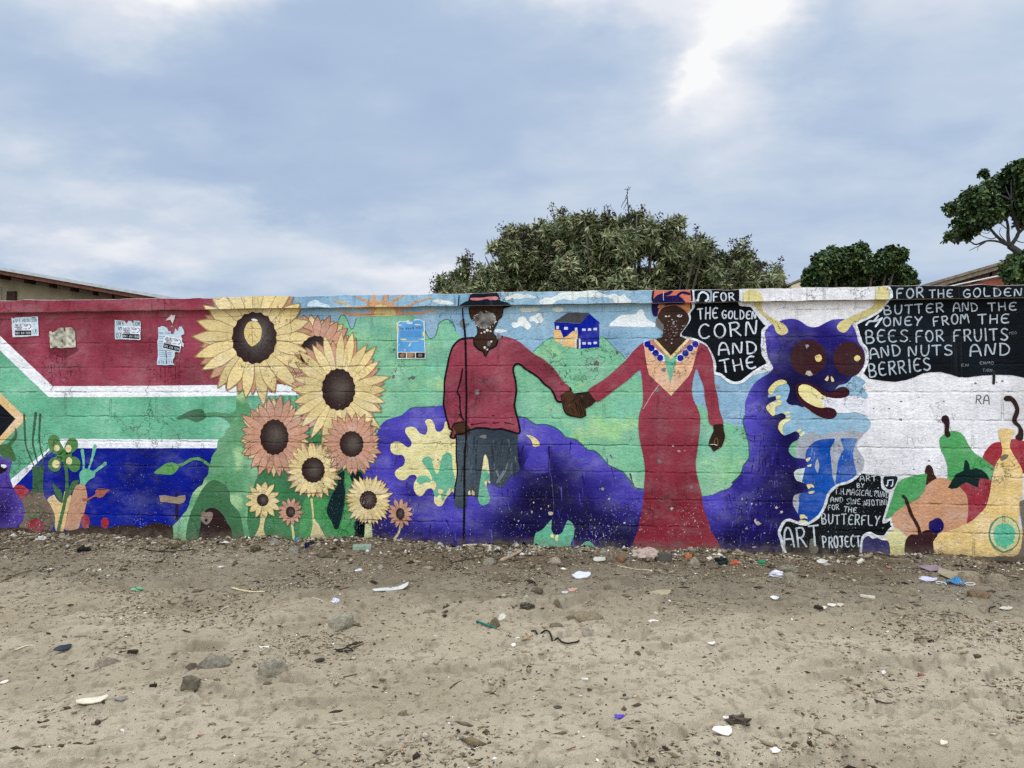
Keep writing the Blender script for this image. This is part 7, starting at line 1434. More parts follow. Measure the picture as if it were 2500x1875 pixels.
rng0 = random.Random(12)
def fill(part, sub, y, base, pts, smooth, grid, jit, blobs=(), noise=None):
    p = catmull(pts, True, 0.012) if smooth else resample(pts, True, 0.03)
    if jit:
        a = np.array(p)
        k = 0.0011 * jit
        a[:, 0] += k * 2 * fbm(a[:, 0], a[:, 1], 40, 2, 7); a[:, 1] += k * 2 * fbm(a[:, 0], a[:, 1], 40, 2, 21)
        p = [tuple(q) for q in a]
    p = [(q[0], max(q[1], -0.12)) for q in p]
    for part_z in (0, 1):
        if part_z == 0: q = clip(p, ZC, True)
        else:
            if max(v[1] for v in p) <= ZC: continue
            q = clip(clip(p, ZC, False), HT, True)
        if len(q) < 3: continue
        q = resample(q, True, 0.05)
        # drop near-duplicates
        r = [q[0]]
        for v in q[1:]:
            if math.hypot(v[0] - r[-1][0], v[1] - r[-1][1]) > 2e-4: r.append(v)
        if len(r) < 3: continue
        area = sum(r[i][0] * r[(i + 1) % len(r)][1] - r[(i + 1) % len(r)][0] * r[i][1] for i in range(len(r)))
        if abs(area) < 1e-6: continue
        if area < 0: r.reverse()
        xs = [v[0] for v in r]; zs = [v[1] for v in r]
        gx, gz = np.meshgrid(np.arange(min(xs) + grid / 2, max(xs), grid), np.arange(min(zs) + grid / 2, max(zs), grid))
        gx = gx.ravel(); gz = gz.ravel()
        if len(gx):
            ins = inside(gx, gz, r)
            gx = gx[ins] ; gz = gz[ins]
        verts = [Vector(v) for v in r] + [Vector((a, b)) for a, b in zip(gx, gz)]
        n = len(r)
        res = geometry.delaunay_2d_cdt(verts, [], [list(range(n))], 1, 1e-6)
        vv = np.array([tuple(a) for a in res[0]]); ff = res[2]
        if not len(ff): continue
        x, z = vv[:, 0], vv[:, 1]
        if part_z == 1: z = np.maximum(z, ZC + 2e-5)
        P3 = warp(x, z, y)
        # front faces look to -Y
        Fc = [tuple(f) for f in ff]
        put(part, sub, P3, Fc, colourise(x, z, base, noise, blobs))

def ribbon(part, sub, y, base, pts, w, smooth, taper=0, rough=0.18, vary=0.14):
    p = catmull(pts, False, 0.01) if smooth else resample(pts, False, 0.02)
    q = [p[0]]
    for v in p[1:]:
        if math.hypot(v[0] - q[-1][0], v[1] - q[-1][1]) > 1e-4: q.append(v)
    if len(q) < 2: return
    q = [(a, min(b, HT - 0.002)) for a, b in q]
    a = np.array(q); n = len(a)
    t = np.gradient(a, axis=0); t /= (np.linalg.norm(t, axis=1)[:, None] + 1e-9)
    nx = np.stack([-t[:, 1], t[:, 0]], 1)
    sid = rng0.random() * 100
    ww = w * 0.5 * (1 + rough * 2 * vnoise(np.arange(n) * 0.7 + sid, np.full(n, sid), 3))
    if taper: ww = ww * np.linspace(1.0, 0.35, n)
    s = np.linspace(0, 1, n)
    L = a + nx * ww[:, None]; Rr = a - nx * ww[:, None]
    # rounded caps
    c0 = a[0] - t[0] * ww[0] * 0.8; c1 = a[-1] + t[-1] * ww[-1] * 0.8
    P = np.concatenate([[c0], np.stack([L, Rr], 1).reshape(-1, 2), [c1]])
    P[:, 1] = np.minimum(P[:, 1], HT - 0.0005)
    above = P[:, 1] > ZC
    Fc = [(0, 2, 1)]
    for i in range(n - 1):
        k = 1 + i * 2
        Fc.append((k, k + 1, k + 3, k + 2))
    Fc.append((1 + (n - 1) * 2, 2 + (n - 1) * 2, len(P) - 1))
    yy = np.full(len(P), y) - np.linspace(0, 1.2e-4, len(P))
    V = warp(P[:, 0], P[:, 1], 0.0); V[:, 1] += yy
    c = np.array(lin(base))
    C = np.tile(c, (len(P), 1)) * (1 + vary * 3 * vnoise(np.arange(len(P)) * 0.35 + sid, np.full(len(P), sid), 5))[:, None]
    # split quads that straddle the coping edge: drop them onto the wall side
    keep = []
    for f in Fc:
        m = [above[i] for i in f]
        if all(m) or not any(m): keep.append(f)
        else: keep.append(f)
    put(part, sub, V, keep, C)

# hand lettering, strokes in a unit box
_o = [(0.5 + 0.45 * math.cos(R(a)), 0.5 + 0.5 * math.sin(R(a))) for a in range(95, 460, 24)]
GL = {
 'A': [[(0, 0), (.12, .72), (.38, 1), (.66, .95), (.86, .6), (1, 0)], [(.15, .4), (.88, .42)]],
 'B': [[(.1, 0), (.06, .5), (.08, 1), (.6, .98), (.8, .76), (.6, .55), (.12, .5)], [(.12, .5), (.75, .46), (.95, .22), (.7, .02), (.1, 0)]],
 'C': [[(.9, .86), (.6, 1), (.25, .86), (.06, .5), (.2, .12), (.55, 0), (.92, .12)]],
 'D': [[(.12, 0), (.1, 1)], [(.02, 1), (.55, .94), (.92, .6), (.85, .2), (.5, 0), (.08, 0)]],
 'E': [[(.95, .93), (.55, 1), (.2, .82), (.1, .5), (.18, .15), (.5, .02), (.95, .1)], [(.12, .52), (.72, .52)]],
 'F': [[(.12, 0), (.14, .8), (.3, .98), (.95, 1)], [(.14, .5), (.7, .54)]],
 'G': [[(.88, .88), (.5, 1), (.12, .7), (.12, .25), (.5, 0), (.88, .14), (.9, .45), (.52, .44)]],
 'H': [[(.1, 0), (.1, 1)], [(.9, 0), (.9, 1)], [(.1, .48), (.9, .52)]],
 'I': [[(.5, 0), (.5, 1)]],
 'J': [[(.15, 1), (.95, 1)], [(.62, 1), (.62, .2), (.4, 0), (.1, .15)]],
 'L': [[(.18, 1), (.12, .3), (.25, .03), (.9, .04)]],
 'M': [[(.02, 0), (.14, .92), (.3, .92), (.5, .45), (.68, .95), (.84, .92), (.98, 0)]],
 'N': [[(.04, 0), (.12, .9), (.26, .9), (.7, .1), (.84, .12), (.96, 1)]],
 'O': [_o], 'P': [[(.12, 0), (.1, 1)], [(.05, 1), (.7, .96), (.9, .74), (.65, .5), (.12, .46)]],
 'R': [[(.12, 0), (.1, 1)], [(.03, .96), (.65, 1), (.86, .76), (.6, .52), (.14, .48)], [(.4, .5), (.95, 0)]],
 'S': [[(.9, .88), (.5, 1), (.14, .8), (.35, .56), (.75, .42), (.88, .2), (.5, 0), (.06, .12)]],
 'T': [[(0, .96), (1, 1)], [(.52, .98), (.5, 0)]],
 'U': [[(.08, 1), (.1, .3), (.35, 0), (.7, .06), (.9, .4), (.92, 1)]],
 'V': [[(.05, 1), (.5, 0), (.95, 1)]], 'W': [[(.02, 1), (.25, 0), (.5, .7), (.75, 0), (.98, 1)]],
 'Y': [[(.05, 1), (.5, .5)], [(.95, 1), (.5, .5), (.3, 0)]],
 '.': [[(.4, .1), (.6, .1)]], '!': [[(.5, 1), (.5, .35)], [(.5, .06), (.5, .0)]],
 'e': [[(.1, .34), (.9, .36), (.7, .62), (.35, .62), (.1, .3), (.4, 0), (.85, .1)]], 'd': [[(.85, .5), (.45, .62), (.1, .3), (.45, 0), (.85, .2)], [(.85, 1), (.88, 0)]],
 '0': [_o], '1': [[(.25, .75), (.55, 1), (.55, 0)]], '3': [[(.1, .9), (.5, 1), (.85, .78), (.45, .54), (.9, .25), (.5, 0), (.08, .12)]],
 '4': [[(.7, 0), (.7, 1), (.05, .32), (.98, .32)]], '6': [[(.85, .95), (.4, .8), (.1, .3), (.5, 0), (.88, .28), (.5, .52), (.14, .36)]],
 '7': [[(.05, 1), (.95, 1), (.4, 0)]], '8': [[(.5, .54), (.15, .78), (.5, 1), (.85, .78), (.5, .54), (.08, .25), (.5, 0), (.92, .25), (.5, .54)]],
 '9': [[(.88, .65), (.5, .46), (.12, .72), (.5, 1), (.88, .72), (.8, .3), (.4, 0)]],
}
WID = {'I': .3, 'M': 1.25, 'W': 1.2, '.': .3, '!': .3, ' ': .55, '1': .6}
def lettering(part, sub, layer, base, txt, box, hgt, w):
    x0, z0, x1, z1 = [v / 1000 for v in box]
    tot = sum(WID.get(ch, 1) for ch in txt) + 0.32 * (len(txt) - 1)
    unit = math.hypot(x1 - x0, z1 - z0) / tot
    ang = math.atan2(z1 - z0, x1 - x0); ca, sa = math.cos(ang), math.sin(ang)
    u = 0
    for i, ch in enumerate(txt):
        wd = WID.get(ch, 1) * unit
        hh = hgt / 1000 * (1 + rng0.uniform(-.06, .06)); dz_ = rng0.uniform(-.03, .03) * hh; tilt = rng0.uniform(-.06, .06)
        for k, st in enumerate(GL.get(ch, [])):
            pts = []
            for px, pz in st:
                lx = u + px * wd + pz * hh * tilt; lz = pz * hh + dz_
                pts.append((x0 + lx * ca - lz * sa, z0 + lx * sa + lz * ca))
            straight = len(pts) <= 2
            ribbon(part, sub, -LAYER * layer - 6e-5 * k - 1.5e-4 * (i % 2), base, pts, w, not straight, 0, 0.22, 0.12)
        u += wd + 0.32 * unit

def sunflower(part, layer, c, r, Rr, n, c1, c2, seed, dark, cen):
    rg = random.Random(seed)
    cx, cz = c[0] / 1000, c[1] / 1000; rx, rz = r[0] / 1000, r[1] / 1000; RR = Rr / 1000
    asp = (rz / rx) ** 0.5
    def ring(base, sub, y, n, reach, width, off, line):
        for i in range(n):
            a = 2 * math.pi * (i + off + rg.uniform(-.12, .12)) / n
            L0 = 0.80 * (rx * abs(math.cos(a)) + rz * abs(math.sin(a))) / max(abs(math.cos(a)) + abs(math.sin(a)), 1e-6) 
            L1 = reach * rg.uniform(.9, 1.06) * (1 + (asp - 1) * abs(math.sin(a)))
            wd = width * rg.uniform(.88, 1.12); bend = rg.uniform(-.10, .10)
            def petal(kw, kl, yy, colr, wob):
                prof = [(0, .5), (.25, .82), (.5, 1), (.72, .82), (.9, .36), (1.0, 0), (.9, -.36), (.72, -.82), (.5, -1), (.25, -.82), (0, -.5)]
                pts = []
                for t, s in prof:
                    d = L0 + (L1 * kl - L0) * t; q = s * wd * kw + bend * t * t * L1 * .5
                    x = cx + d * math.cos(a) - q * math.sin(a); z = cz + d * math.sin(a) + q * math.cos(a)
                    pts.append((x, z))
                lk = 1 + rg.uniform(-.06, .04); lc = tuple(min(255, v * lk) for v in colr)
                fill(part, sub, yy, lc, pts, 1, 0.05, 1.0)
            y_ = y - 3.0e-5 * i
            if line: petal(1.10, 1.03, y_, line, 0)
            petal(0.97, 0.99, y_ - 1.4e-5, base, 0)
            if RR > 0.3 and rg.random() < .75 and sub == 'petal_ring':
                p0 = L0 + (L1 - L0) * .2; p1 = L0 + (L1 - L0) * rg.uniform(.6, .85)
                ribbon(part, 'petal_vein', y - 0.0010 - 1e-6 * i, (176, 96, 84), [(cx + p0 * math.cos(a), cz + p0 * math.sin(a)), (cx + p1 * math.cos(a) - bend * L1 * .2 * math.sin(a), cz + p1 * math.sin(a) + bend * L1 * .2 * math.cos(a))], 0.006, 0, 1)
    wd = math.pi * (rx + RR) / 2 / n * 1.02
    y0 = -LAYER * layer
    edge = (164, 130, 88) if c1[1] > 170 else (132, 88, 66)
    if c2: ring(c2, 'back_petal_ring', y0, n, RR * .93, wd * .95, .5, (142, 110, 80))
    ring(c1, '', y0 - 0.0009, n, RR, wd * (1 if c2 else .9), 0, edge)
    pts = []
    k = 34
    for i in range(k):
        a = 2 * math.pi * i / k; e = 1 + (.035 if i % 2 else -.03) + rg.uniform(-.01, .01)
        pts.append((cx + rx * e * math.cos(a), cz + rz * e * math.sin(a)))
    bl = [(cx * 1000 + rx * 120, cz * 1000 + rz * 60, rx * 560, rz * 560, cen, 1.0)]
    fill(part, 'seed_disc', y0 - 0.0022, dark, pts, 0, max(0.008, rx / 9), 0, bl)

def P2(flat):
    return [(flat[i] / 1000, flat[i + 1] / 1000) for i in range(0, len(flat), 2)]
for e in PAINT:
    if e[0] == 'p':
        _, part, sub, layer, col, pts, sm, grid, jit, blobs, noise = e
        blobs = [(b[0], b[1], b[2], b[3], TINT[b[4]], b[5]) for b in blobs]
        fill(NAMES[part], NAMES[sub], -LAYER * layer, TINT[col], P2(pts), sm, grid, jit, blobs, noise)
    elif e[0] == 's':
        _, part, sub, layer, col, pts, w, sm, tp = e
        ribbon(NAMES[part], NAMES[sub], -LAYER * layer, TINT[col], P2(pts), w, sm, tp)
    elif e[0] == 'f':
        sunflower(NAMES[e[1]], *e[2:])
    else:
        lettering(NAMES[e[1]], NAMES[e[2]], e[3], TINT[e[4]], *e[5:])

# ------------------------------------------------------------------ the wall
wall = link('mural_wall', None)
tag(wall, 'long painted block wall with a proud coping, covered by a bright mural', 'wall')
X0, X1 = -13.0, 9.0
def wall_body():
    v = [(X0, 0.012, -.3), (X1, 0.012, -.3), (X1, .2, -.3), (X0, .2, -.3), (X0, 0.012, ZC), (X1, 0.012, ZC), (X1, .2, ZC), (X0, .2, ZC)]
    f = [(0, 1, 5, 4), (1, 2, 6, 5), (2, 3, 7, 6), (3, 0, 4, 7), (4, 5, 6, 7)]
    return mesh('wall_body', v, f)
link('wall_body', wall_body(), M_CONC, wall)
def coping():
    xs = np.arange(X0, X1, 0.03); n = len(xs)
    back = 0.2 + OVER
    lo = warp(xs, np.full(n, ZC + 2e-5), 0.0); hi = warp(xs, np.full(n, HT), 0.0)
    lo[:, 1] += 0.003; hi[:, 1] += 0.003
    rows = [np.stack([xs, np.full(n, back), lo[:, 2]], 1), lo, hi, np.stack([xs, hi[:, 1] + 0.012, hi[:, 2] + .004], 1), np.stack([xs, np.full(n, back), hi[:, 2]], 1)]
    V = np.concatenate(rows); F_ = []
    for r_ in range(4):
        for i in range(n - 1):
            a = r_ * n + i; F_.append((a, a + 1, a + 1 + n, a + n))
    for i in range(n - 1): F_.append((4 * n + i, 4 * n + i + 1, i + 1, i))
    return mesh('coping', V.tolist(), F_)
M_COP = simple_mat('weathered_coping', (176, 170, 164), 0.85, 0.2, 0.3, 20, 0.4)
link('coping', coping(), M_COP, wall)

PART_LABEL = {
 'painted_sunflower#1': 'largest yellow painted sunflower with a pale patch in its seed disc', 'painted_sunflower#2': 'peach painted sunflower half hidden behind the two biggest ones',
 'painted_sunflower#3': 'second largest yellow painted sunflower, peach petals behind it', 'painted_sunflower#4': 'big peach painted sunflower left of the second yellow one',
 'painted_sunflower#5': 'peach painted sunflower overlapping the purple caterpillar', 'painted_sunflower#6': 'medium yellow painted sunflower above a thin cream stem',
 'painted_sunflower#7': 'small sparse yellow painted sunflower beside the burrow', 'painted_sunflower#8': 'small peach painted sunflower between two yellow ones',
 'painted_sunflower#9': 'yellow painted sunflower with dense petals low beside the caterpillar', 'painted_sunflower#10': 'smallest peach painted flower on the purple caterpillar',
 'lettering_panel#1': 'black panel reading FOR THE GOLDEN CORN AND THE', 'lettering_panel#2': 'black panel reading FOR THE GOLDEN BUTTER AND THE HONEY FROM THE BEES. FOR FRUITS AND NUTS AND BERRIES',
 'lettering_panel#3': 'black panel reading ART BY T.H. MAGICAL MIND AND SINE. NJOTINI FOR THE BUTTERFLY ART PROJECT',
 'painted_man': 'painted man in dark hat, red shirt and grey trousers', 'painted_woman': 'painted woman in a long red dress and orange headwrap',
 'painted_caterpillar': 'huge painted purple caterpillar with antennae and dark round eyes',
}
TOP_LABEL = {
 '@poster#1': ('white and blue torn poster near the left edge of the red band', 'poster'), '@poster#2': ('grey white torn poster in the middle of the red band', 'poster'),
 '@poster#3': ('tall tattered pale blue poster just left of the largest sunflower', 'poster'), '@poster#4': ('blue poster reading We Need YOU! right of the sunflowers', 'poster'),
 '@sticker#1': ('clinic sticker with a black number strip on the leftmost poster', 'sticker'), '@sticker#2': ('clinic sticker pasted over the poster in the middle of the red band', 'sticker'),
 '@sticker#3': ('tilted clinic sticker pasted on the tall tattered poster', 'sticker'), '@glue_patch#1': ('mottled grey square remnant of a torn-off poster on the red band', 'poster remnant'),
}
roots = {}
for (part, sub) in list(BUCK):
    if sub == '' and part not in roots: roots[part] = None
for part in ORDER:
    roots.setdefault(part, None)
for part in sorted(roots, key=lambda k: ORDER[k]):
    name = part.split('#')[0].lstrip('@')
    top = part.startswith('@')
    mat = M_PAPER if top else M_PAINT
    if (part, '') in BUCK:
        b = BUCK[(part, '')]
        o = link(name, mesh(name, b[0], b[1], b[2]), mat, None if top else wall)
    else:
        o = link(name, None, None, None if top else wall)
    if top: tag(o, *TOP_LABEL[part])
    if top and name in ('poster', 'sticker'): o['group'] = {'poster': 'posters pasted on the mural wall', 'sticker': 'clinic stickers pasted over the posters'}[name]
    if part in PART_LABEL: o['label'] = PART_LABEL[part]
    roots[part] = o
for (part, sub), b in BUCK.items():
    if sub: link(sub.split('#')[0], mesh(sub.split('#')[0], b[0], b[1], b[2]), M_PAPER if part.startswith('@') else M_PAINT, roots[part])

# ------------------------------------------------------------------ ground
_rf = random.Random(41)
FEET = [(_rf.uniform(-2.6, 2.9), _rf.uniform(-3.7, -1.3), _rf.uniform(-.4, 1.3)) for _ in range(26)]
def gheight(x, y):
    x = np.asarray(x, float); y = np.asarray(y, float)
    ca, sa = math.cos(R(28)), math.sin(R(28))
    u = x * ca + y * sa; v = -x * sa + y * ca
    z = 0.030 * fbm(x, y, 0.8, 3, 1) + 0.016 * fbm(x, y, 3.2, 3, 2)
    st = fbm(u * 0.32, v, 5.0, 3, 3)
    z = z + 0.030 * np.abs(st) + 0.010 * fbm(u * 0.5, v, 13.0, 2, 13)
    open_ = np.clip((-y - 1.0) / .8, 0, 1)
    s2 = fbm(u * 0.28 + 3, v, 2.6, 3, 63); s3 = fbm(u * 0.35 + 8, v, 4.4, 3, 67)
    z = z + open_ * (-.026 * np.exp(-(s2 / .06) ** 2) + .018 * np.tanh(s2 * 6) - .018 * np.exp(-(s3 / .07) ** 2) + .012 * np.tanh(s3 * 7))
    z = z + 0.013 * fbm(x, y, 22, 2, 4) + 0.008 * (np.abs(fbm(x, y, 34, 2, 44)) - .2)
    for k, (fx, fy, fa) in enumerate(FEET):
        c_, s_ = math.cos(fa), math.sin(fa)
        p_ = ((x - fx) * c_ + (y - fy) * s_) / .135; q_ = (-(x - fx) * s_ + (y - fy) * c_) / .05
        d_ = p_ * p_ + q_ * q_
        z = z - .022 * np.exp(-d_ * d_) + .012 * np.exp(-((np.sqrt(d_) - 1.25) / .28) ** 2)
    near = np.exp(-np.clip(-y, 0, 9) / 0.45)
    z = z + near * (-0.016 - 0.012 * np.clip((x + 1.5) / 2.5, 0, 1) + 0.055 * fbm(x, y, 2.3, 3, 6) + 0.020 * fbm(x, y, 17, 2, 31))
    # individual heaps
    for hx, hy, r_, a in ((-3.2, -.35, .5, .02), (-1.6, -.2, .5, .03), (3.2, -.35, .35, .03), (2.4, -.6, .3, .02), (.6, -.45, .4, .02)):
        z = z + a * np.exp(-((x - hx) ** 2 + (y - hy) ** 2) / r_ ** 2)
    far = np.clip((np.hypot(x, y + 3) - 12) / 10, 0, 1)
    return z * (1 - far) - 0.016
def soil_colour(x, y):
    dry = np.array(lin((164, 153, 132))); dry2 = np.array(lin((147, 136, 115))); dark = np.array(lin((104, 89, 70))); dk2 = np.array(lin((84, 72, 57)))
    c = np.tile(dry, (len(x), 1))
    w = np.clip(fbm(x, y, 1.6, 4, 41) * 1.5 + .45, 0, 1)[:, None]; c = c + (dry2 - c) * w
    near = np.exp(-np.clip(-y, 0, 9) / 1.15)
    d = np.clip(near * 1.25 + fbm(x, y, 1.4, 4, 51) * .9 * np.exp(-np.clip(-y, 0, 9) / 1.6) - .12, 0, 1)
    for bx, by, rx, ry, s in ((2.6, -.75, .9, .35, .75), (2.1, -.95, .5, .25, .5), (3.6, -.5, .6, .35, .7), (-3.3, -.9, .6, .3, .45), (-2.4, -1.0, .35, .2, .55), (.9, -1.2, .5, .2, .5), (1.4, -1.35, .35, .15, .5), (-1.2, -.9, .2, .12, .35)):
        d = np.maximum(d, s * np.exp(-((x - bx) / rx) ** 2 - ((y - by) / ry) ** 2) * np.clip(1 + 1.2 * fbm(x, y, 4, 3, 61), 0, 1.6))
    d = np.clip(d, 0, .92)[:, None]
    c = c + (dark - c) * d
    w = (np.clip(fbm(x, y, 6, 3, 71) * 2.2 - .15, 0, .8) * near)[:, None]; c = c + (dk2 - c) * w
    sp = np.clip((fbm(x, y, 33, 3, 81) - .16) * 4, 0, .5)[:, None]; c = c + (np.array(lin((112, 100, 82))) - c) * sp
    return c
def ground():
    def axis(lo, hi, st, far):
        fine = np.arange(lo, hi + st / 2, st)
        a = []; d = st; p = hi
        while p < far: d *= 1.35; p += d; a.append(p)
        b = []; d = st; p = lo
        while p > -far: d *= 1.35; p -= d; b.append(p)
        return np.array(b[::-1] + list(fine) + a)
    xs = axis(-5.3, 4.7, 0.0098, 900); ys = axis(-4.35, 0.05, 0.0098, 900)
    gx, gy = np.meshgrid(xs, ys); x = gx.ravel(); y = gy.ravel()
    z = gheight(x, y)
    nx, ny = len(xs), len(ys)
    idx = np.arange(nx * ny).reshape(ny, nx)
    f = np.stack([idx[:-1, :-1], idx[:-1, 1:], idx[1:, 1:], idx[1:, :-1]], -1).reshape(-1, 4)
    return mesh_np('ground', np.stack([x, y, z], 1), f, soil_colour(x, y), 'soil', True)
def ground_mat():
    m = bpy.data.materials.new('dry_sandy_soil'); m.use_nodes = True
    t = m.node_tree; t.nodes.clear(); N = NT(t)
    pos = N.n('ShaderNodeNewGeometry').outputs['Position']
    base = N.n('ShaderNodeAttribute', attribute_name='soil').outputs['Color']
    v = N.math('MULTIPLY_ADD', N.math('SUBTRACT', N.noise(pos, 170, 4, .7), .5), .75, 1.0)
    v = N.math('MULTIPLY_ADD', N.math('SUBTRACT', N.noise(pos, 34, 4, .6), .5), .35, v)
    hs = N.n('ShaderNodeHueSaturation'); N.link(base, hs.inputs['Color']); N.link(v, hs.inputs['Value'])
    b = hs.outputs[0]
    sp = N.step(N.noise(N.mapv(pos, (1, 1.6, 1), (0, 0, 0), (0, 0, R(20))), 95, 3, .6), .69, .73)  # dark specks put into the colour for the shadows of small clods
    b = N.mix(N.math('MULTIPLY', sp, .7), b, (.07, .055, .04))
    s2 = N.step(N.noise(pos, 120, 2, .5), .755, .77)
    b = N.mix(N.math('MULTIPLY', s2, .6), b, (.55, .52, .45))
    bu = N.n('ShaderNodeBump'); bu.inputs['Strength'].default_value = 0.8; bu.inputs['Distance'].default_value = 0.011
    hg = N.math('ADD', N.noise(pos, 62, 6, .7), N.math('MULTIPLY', N.noise(pos, 220, 3, .6), .4))
    N.link(hg, bu.inputs['Height'])
    p = N.n('ShaderNodeBsdfPrincipled'); N.link(b, p.inputs['Base Color'])
    p.inputs['Roughness'].default_value = 0.95; p.inputs['Specular IOR Level'].default_value = 0.1
    N.link(bu.outputs[0], p.inputs['Normal'])
    o = N.n('ShaderNodeOutputMaterial'); N.link(p.outputs[0], o.inputs[0])
    return m
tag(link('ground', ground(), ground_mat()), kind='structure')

# grit: chips of wood, gravel and shell too many to count
def grit():
    rg = np.random.default_rng(8)
    n = 270000
    x = rg.uniform(-5.4, 4.8, n); y = -4.4 * rg.random(n) ** 1.0
    # keep the wedge of ground in front of the wall where debris lies thickest
    dens = .13 + .55 * np.exp(y / .5) * np.clip(1 + 2 * fbm(x, y, 1.9, 2, 95), .2, 2) + 1.25 * np.clip(fbm(x, y, 1.5, 4, 91) * 2.2 - .08, 0, 1)
    half = 0.66 * (y + 6.6) + .35
    keep = (rg.random(n) < dens) & (np.abs(x - .84 + (y + 6.57) * .127) < half)
    x, y = x[keep], y[keep]; n = len(x)
    nearw = np.exp(y / .45)
    s = np.exp(rg.normal(-5.70, .58, n)) * (1 + 1.5 * nearw)
    s = np.clip(s, .0013, .03)
    lx = s * rg.uniform(.8, 2.6, n); ly = s * rg.uniform(.5, 1.1, n); lz = s * rg.uniform(.25, .8, n)
    a = rg.uniform(0, 6.283, n)
    base = np.array([[1, 0, 0], [0, 1, 0], [-1, 0, 0], [0, -1, 0], [.2, .1, 1], [-.1, .2, -.6]])
    V = np.repeat(base[None], n, 0) * (1 + rg.uniform(-.35, .35, (n, 6, 3)))
    V[:, :, 0] *= lx[:, None]; V[:, :, 1] *= ly[:, None]; V[:, :, 2] *= lz[:, None]
    c, sn = np.cos(a)[:, None], np.sin(a)[:, None]
    X = V[:, :, 0] * c - V[:, :, 1] * sn + x[:, None]; Y = V[:, :, 0] * sn + V[:, :, 1] * c + y[:, None]
    Y = np.minimum(Y, -.012)
    Z = V[:, :, 2] + (gheight(x, y) + lz * .25)[:, None]
    P = np.stack([X, Y, Z], -1).reshape(-1, 3)
    fc = np.array([[0, 1, 4], [1, 2, 4], [2, 3, 4], [3, 0, 4], [1, 0, 5], [2, 1, 5], [3, 2, 5], [0, 3, 5]])
    F_ = (fc[None] + (np.arange(n) * 6)[:, None, None]).reshape(-1, 3)
    pal = np.array([lin(q) for q in ((78, 66, 52), (58, 48, 40), (104, 90, 70), (132, 116, 92), (150, 136, 112), (170, 158, 134), (128, 124, 112), (224, 218, 206), (44, 38, 34), (146, 108, 84))])
    pr = np.array([.13, .08, .15, .18, .22, .14, .06, .02, .025, .01]); pr /= pr.sum()
    ci = rg.choice(len(pal), n, p=pr)
    # broken plaster and stone along the foot of the wall
    big = (rg.random(n) < .05 * np.clip(1.1 + 3.2 * fbm(x, y, 1.7, 2, 97) - .12 * (x - 0), 0, 3)) & (y > -.62) & (rg.random(n) < np.exp(y / .3))
    sc_ = np.where(big, np.clip(.016 / s, 1, 9) * rg.uniform(.7, 1.9, n), 1.0)
    ctr = np.stack([x, np.minimum(y, -.05), gheight(x, y)], 1)
    P = P.reshape(-1, 6, 3); P = np.where(big[:, None, None], ctr[:, None] + (P - ctr[:, None]) * np.minimum(sc_, 7)[:, None, None] * np.array([.8, .8, 1.1]), P); P[:, :, 1] = np.minimum(P[:, :, 1], -.012); P = P.reshape(-1, 3)
    gpal = np.array([lin(q) for q in ((150, 146, 134), (128, 122, 108), (176, 170, 156), (110, 100, 84), (140, 130, 110), (206, 200, 188))])
    colr = np.where(big[:, None], gpal[rg.integers(0, 6, n)], pal[ci])
    C = np.repeat(colr * rg.uniform(.8, 1.2, (n, 1)), 6, 0)
    return mesh_np('grit', P, F_, C, 'soil')
M_GRIT = simple_mat('grit_chips', None, 0.9, 0.15, 0.2, 90, 0.3, use_attr='soil')
tag(link('grit', grit(), M_GRIT), kind='stuff', label='scattered gravel, bark chips and shell grit on the sand', cat='grit')

# ------------------------------------------------------------------ litter, stones, sticks
def gh(x, y): return float(gheight(np.array([x]), np.array([y]))[0])
_mats = {}
def cmat(c, rough=.85, bump=.4, var=.22, scale=40, spec=.2):
    k = (tuple(c), rough)
    if k not in _mats: _mats[k] = simple_mat('litter_%d_%d_%d' % tuple(c), c, rough, spec, var, scale, bump)
    return _mats[k]
def ico(sub):
    bm = bmesh.new(); bmesh.ops.create_icosphere(bm, subdivisions=sub, radius=1); return bm
def finish(bm, name, smooth=False):
    me = bpy.data.meshes.new(name); bm.to_mesh(me); bm.free()
    if smooth: me.polygons.foreach_set('use_smooth', [True] * len(me.polygons))
    return me
def rock(name, w, h, sd, x, y):
    rg = random.Random(sd); bm = ico(3)
    planes = []
    for _ in range(11):
        d = Vector((rg.gauss(0, 1), rg.gauss(0, 1), rg.gauss(0, .8))).normalized(); planes.append((d, rg.uniform(.62, .95)))
    sx, sy, sz = w * .5, w * rg.uniform(.30, .42), h * 1.0
    for v in bm.verts:
        p = v.co.copy()
        for d, k in planes:
            e = p.dot(d) - k
            if e > 0: p -= d * e
        q = p * (1 + .10 * float(fbm(np.array([p.x * 2 + sd]), np.array([p.y * 2 + p.z * 3]), 1.3, 3, sd)[0]))
        v.co = Vector((q.x * sx / .85, q.y * sy / .85, q.z * sz / .85))
    me = finish(bm, name); return me
def shard(name, w, d, sd, th, tilt):
    rg = random.Random(sd); n = 11; bm = bmesh.new(); top = []; bot = []
    c0 = bm.verts.new((0, 0, 0)); c1 = bm.verts.new((0, 0, -th))
    for i in range(n):
        a = 6.283 * i / n; e = 1 + rg.uniform(-.28, .16)
        px, py = .5 * w * math.cos(a) * e, .5 * d * math.sin(a) * e
        pz = .10 * w * (px / w * 2) ** 2 * rg.uniform(.2, 1.0) + rg.uniform(-.02, .02) * w
        top.append(bm.verts.new((px, py, pz))); bot.append(bm.verts.new((px, py, pz - th)))
    for i in range(n):
        j = (i + 1) % n
        bm.faces.new((c0, top[i], top[j])); bm.faces.new((c1, bot[j], bot[i])); bm.faces.new((top[i], bot[i], bot[j], top[j]))
    bm.transform(Matrix.Rotation(tilt, 4, 'X'))
    return finish(bm, name)
